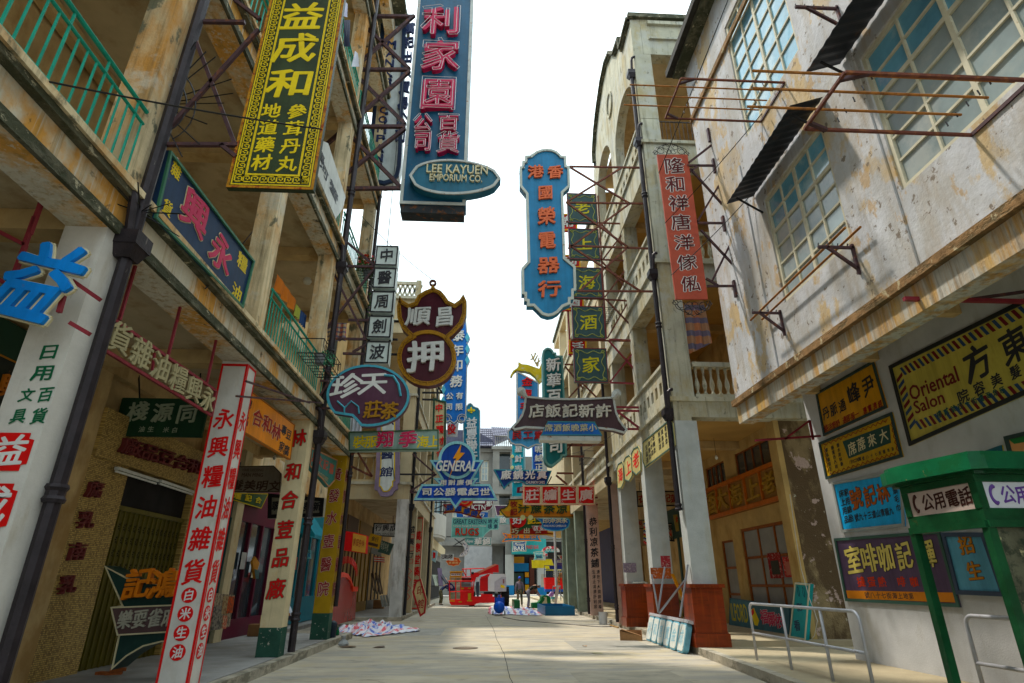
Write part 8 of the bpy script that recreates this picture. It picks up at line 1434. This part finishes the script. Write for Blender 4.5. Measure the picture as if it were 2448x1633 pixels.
lp1=PX(-4.6,5,545,370);lg=thing('globe_lamp','white globe lamp on the balcony ceiling','lamp',lp1);MB().lathe(lp1-Vector((0,0,.1)),[(.02,0),(.08,.03),(.11,.1),(.08,.18),(.02,.21)],12).build('globe',flat('opal glass',(.62,.6,.52),.3),lg,smooth=True)
# antenna fan and brackets on the left pipe
an=thing('spiked_fan','fan of thin black spikes with curved bars on the left corner column','metal fan',PX(-3.7,1,1040,680));mb=MB();c0=PY(5.6,1,1000,700)
for x_,y_ in((1380,345),(1445,380),(1550,530),(1560,625),(1500,690),(1385,830),(1335,965),(1220,1050),(975,955),(1310,280)):MB().tube([PY(5.6,1,1040+(x_-1040)*.08,700+(y_-700)*.08),PY(5.3,1,x_,y_)],.008,4).build('spike',blackF,an)
for r_ in(150,205,265):MB().tube([PY(5.4,1,1045+r_*math.cos(R(a)),690-r_*math.sin(R(a)))for a in range(78,-70,-12)],.009,4).build('hoop',blackF,an)
MB().bar(PY(5.6,1,1135,430),PY(5.6,1,970,920),.05).build('back_bar',steelP,an)
sp=thing('spiked_ring','ring of black spikes round the downpipe hopper','spike ring',PX(-3.7,1,900,1440))
for k in range(16):a=6.28*k/16;c_=Vector((-3.76,5.38,5.15));MB().tube([c_,c_+Vector((.42*math.cos(a),.42*math.sin(a),.12*math.sin(k*2.1)))],.007,4).build('spike',blackF,sp)
# wires
wm=flat('black wire',(.02,.02,.02))
def wire(label,a,b,sag=.1,r=.011):
    a,b=Vector(a),Vector(b);tag(MB().tube([a.lerp(b,k/12)-Vector((0,0,sag*4*(k/12)*(1-k/12)))for k in range(13)],r,4,False).build('wire',wm),label,'wire')
wire('wire running from the left railing to the green sign corner',PX(-3.75,1,290,540),PY(5.35,4,640,865),.03);wire('wire from the green sign down to the blue board',PY(5.4,4,600,0),PY(13,4,770,215),.05)
wire('wire from the top post to the pawn shop sign ring',PX(-3.9,32,640,140),PY(16.7,32,1300,735),.1,.012);wire('wire from above to the white light boxes',(-3.2,15.8,19.0),PY(13.05,32,885,420),.05,.01)
wire('wire from the tall blue sign up to the right gable',PY(14.5,11,265,250),(5.4,12.2,21.3),.2,.01);wire('upper wire from the peeling wall to the vertical red sign',PX(XD,16,1000,270)+Vector((0,-3.2,1.5)),PY(11,16,490,1160),.05)
wire('middle wire from the peeling wall to the vertical red sign',PX(XD,16,1180,760),PY(11,16,530,1495),.05);wire('lower wire from the peeling wall to the vertical red sign',PX(XD,16,1120,1290),PY(11,34,685,890),.05)
wire('thin wire crossing high in front of the arched gable',PY(14.4,11,570,100),(4.9,20,21.5),.2,.008);wire('thin wire across the street below the teal sign',PY(22.3,12,850,1250),(4.88,19,6.5),.2,.008);wire('wire from the dark blue board up to the blue neon sign',PX(-3.78,2,1375,420),PY(13,4,380,1290),.05)
wire('thin wire from the neon sign to the left roof',PY(13,4,1220,105),(-3.5,9,20),.1,.008)
# ================================================================ clutter under the arcades and at the street end
def lean(name,label,cat,p,q,w_,m,d=None):t=thing(name,label,cat,p);MB().bar(p,q,w_,d or w_).build('shaft' if 'pole' in name else 'board',m,t)
dw=mat('dark worn wood',(.07,.045,.03),.6,var=.3,vs=5)
for k,(x0,y0,x1,y1,w_)in enumerate(((1650,1640,1620,1380,.05),(1700,1690,1640,1350,.05),(1760,1700,1690,1370,.07),(1790,1690,1740,1400,.05))):lean('leaning_pole',('thin dark pole, leftmost of four leaning in the loggia arcade','dark pole, second of four leaning in the loggia arcade','thicker dark pole, third of four leaning in the loggia arcade','dark pole, rightmost of four leaning in the loggia arcade')[k],'pole',PY(28.4,44,x0,y0),PY(29.2,44,x1,y1),w_,dw)
pan=thing('folded_panels','three narrow pale framed panels leaning in the loggia arcade','panels',PY(28,6,1060,1060));f_=FY(28)
for k in range(3):q=[f_.px(6,*p)for p in((1030+18*k,985-3*k),(1044+18*k,980-3*k),(1062+18*k,1055-3*k),(1046+18*k,1062-3*k))];MB().prism(f_,q if area(q)>0 else q[::-1],-.03,0).build('panel',flat('dull pale panel',(.25,.25,.23)),pan)
for k,(lb,x0,y0,x1,y1,w_,c)in enumerate((('dark leaning board beyond the left pavement near the crate',60,740,50,470,.3,(.05,.05,.05)),('pale green white board leaning behind the crate',180,740,110,470,.5,(.34,.36,.28)),('black bent duct leaning against the grey wall',420,700,200,370,.28,(.03,.03,.04)),('bare plank leaning beside the black duct',395,690,355,540,.2,(.36,.2,.13)),('purple cloth strip hanging by the grey wall',250,740,215,300,.35,(.12,.08,.14)))):lean('leaning_board',lb,'board',PY(50,37,x0,y0),PY(51,37,x1,y1),w_,flat('lean %d'%k,c),.06)
bb=thing('bundle','dark blue bundle with a pale face hanging on the left of the lift basket','bundle',PY(44.4,37,480,860));f_=FY(44.4)
for pts,c,d in((((420,700),(460,640),(540,700),(610,800),(600,860),(420,870)),(.01,.02,.09),0),(((470,720),(520,715),(555,780),(520,810),(480,770)),(.3,.27,.33),.1)):q=[f_.px(37,*p)for p in pts];MB().prism(f_,q if area(q)>0 else q[::-1],d-.5,d).build('cloth',flat('bundle %.2f'%c[0],c),bb)
def slab(name,label,cat,Y,n,pts,c,th=.2,bm=None,txt=None,tc_=None):
    s=sign(name,label,cat,FY(Y),n,pts,paint('p %.2f%.2f%.2f'%c,c),th,bm,.06,.03)
    if txt:raised(s,FY(Y),0,txt[0],n,txt[1],txt[2],txt[3],txt[4],tc_ or WHT,'x',.05)
    return s
slab('hanging_sign','royal blue sign strip between the maroon and turquoise signs','sign',46,13,[(420,760),(770,760),(765,815),(425,812)],(.02,.12,.42),txt=('電器行',(520,790),(700,790),60,40))
slab('canopy','cyan painted canopy edge beneath the bar signs at the street end','canopy',66,36,[(420,90),(740,90),(740,130),(560,150),(400,140)],(.05,.30,.36))
slab('curtain','dark violet drapery hanging in the far right corner','curtain',64,36,[(910,500),(1100,500),(1100,650),(960,640)],(.05,.03,.09));slab('curtain','blue drapery bundle on the red counter rail','curtain',63,36,[(870,600),(1040,600),(1100,650),(880,660)],(.02,.03,.16))
slab('wall_board','yellow board behind the far right white column','board',70,36,[(595,515),(905,520),(900,640),(600,640)],(.42,.34,.06));slab('wall_board','pale grey screen beside the far right white column','board',70,36,[(740,735),(815,735),(815,940),(740,940)],(.28,.27,.24))
for k,(x_,y_)in enumerate(((560,1140),(700,1160))):pass
for lb,X_,y,s_ in(('low stack of cardboard under the left arcade past the teal shop',-5.6,24.5,.5),('brown carton beside the maroon shop front',-6.0,17.4,.35),('brown carton deep in the right arcade',7.6,24.2,.5),('taller carton deep in the right arcade',7.7,27.4,.7),('carton by the third shop in the loggia arcade',-5.7,35.5,.55)):
    t=thing('carton',lb,'box',(X_,y,.15));MB().box(X_-s_/2,X_+s_/2,y,y+s_,.16,.16+s_*.8).build('body',card,t);MB().box(X_-s_/2-.01,X_+s_/2+.01,y+s_*.45,y+s_*.55,.155,.165+s_*.8).build('tape',flat('parcel tape',(.4,.3,.14)),t)
for k,(X_,y,z_)in enumerate(((-6.36,13.85,1.9),(-6.36,14.5,1.7),(-6.36,16.6,1.8),(-6.36,17.5,1.6),(-6.58,22.0,1.9),(-6.58,23.2,2.2))):
    t=thing('poster','small faded notice on shop glass: '+('cream by the teal frame','pink by the teal frame','cream in the maroon front','red in the maroon front','white in the bright teal front','red in the bright teal front')[k],'poster',(X_,y,z_));MB().box(X_,X_+.006,y,y+.32,z_,z_+.42).build('sheet',flat('notice %d'%(k%3),((.5,.44,.3),(.45,.12,.1),(.5,.5,.48))[k%3]),t)
for X_,y,z_,lb in((-5.2,10.6,4.9,'bare bulb over the mosaic shop'),(-5.2,14.6,4.9,'bare bulb over the teal framed shop'),(6.6,16,5.3,'bare bulb in the first bay of the right arcade'),(6.6,19.2,5.3,'bare bulb in the second bay of the right arcade')):
    t=thing('hanging_bulb',lb,'lamp',(X_,y,z_));MB().tube([(X_,y,z_),(X_,y,z_-.5)],.006,4).build('cord',wm,t);MB().lathe((X_,y,z_-.62),[(.01,0),(.04,.03),(.045,.07),(.02,.12)],8).build('bulb',flat('opal glass',(.62,.6,.52)),t)
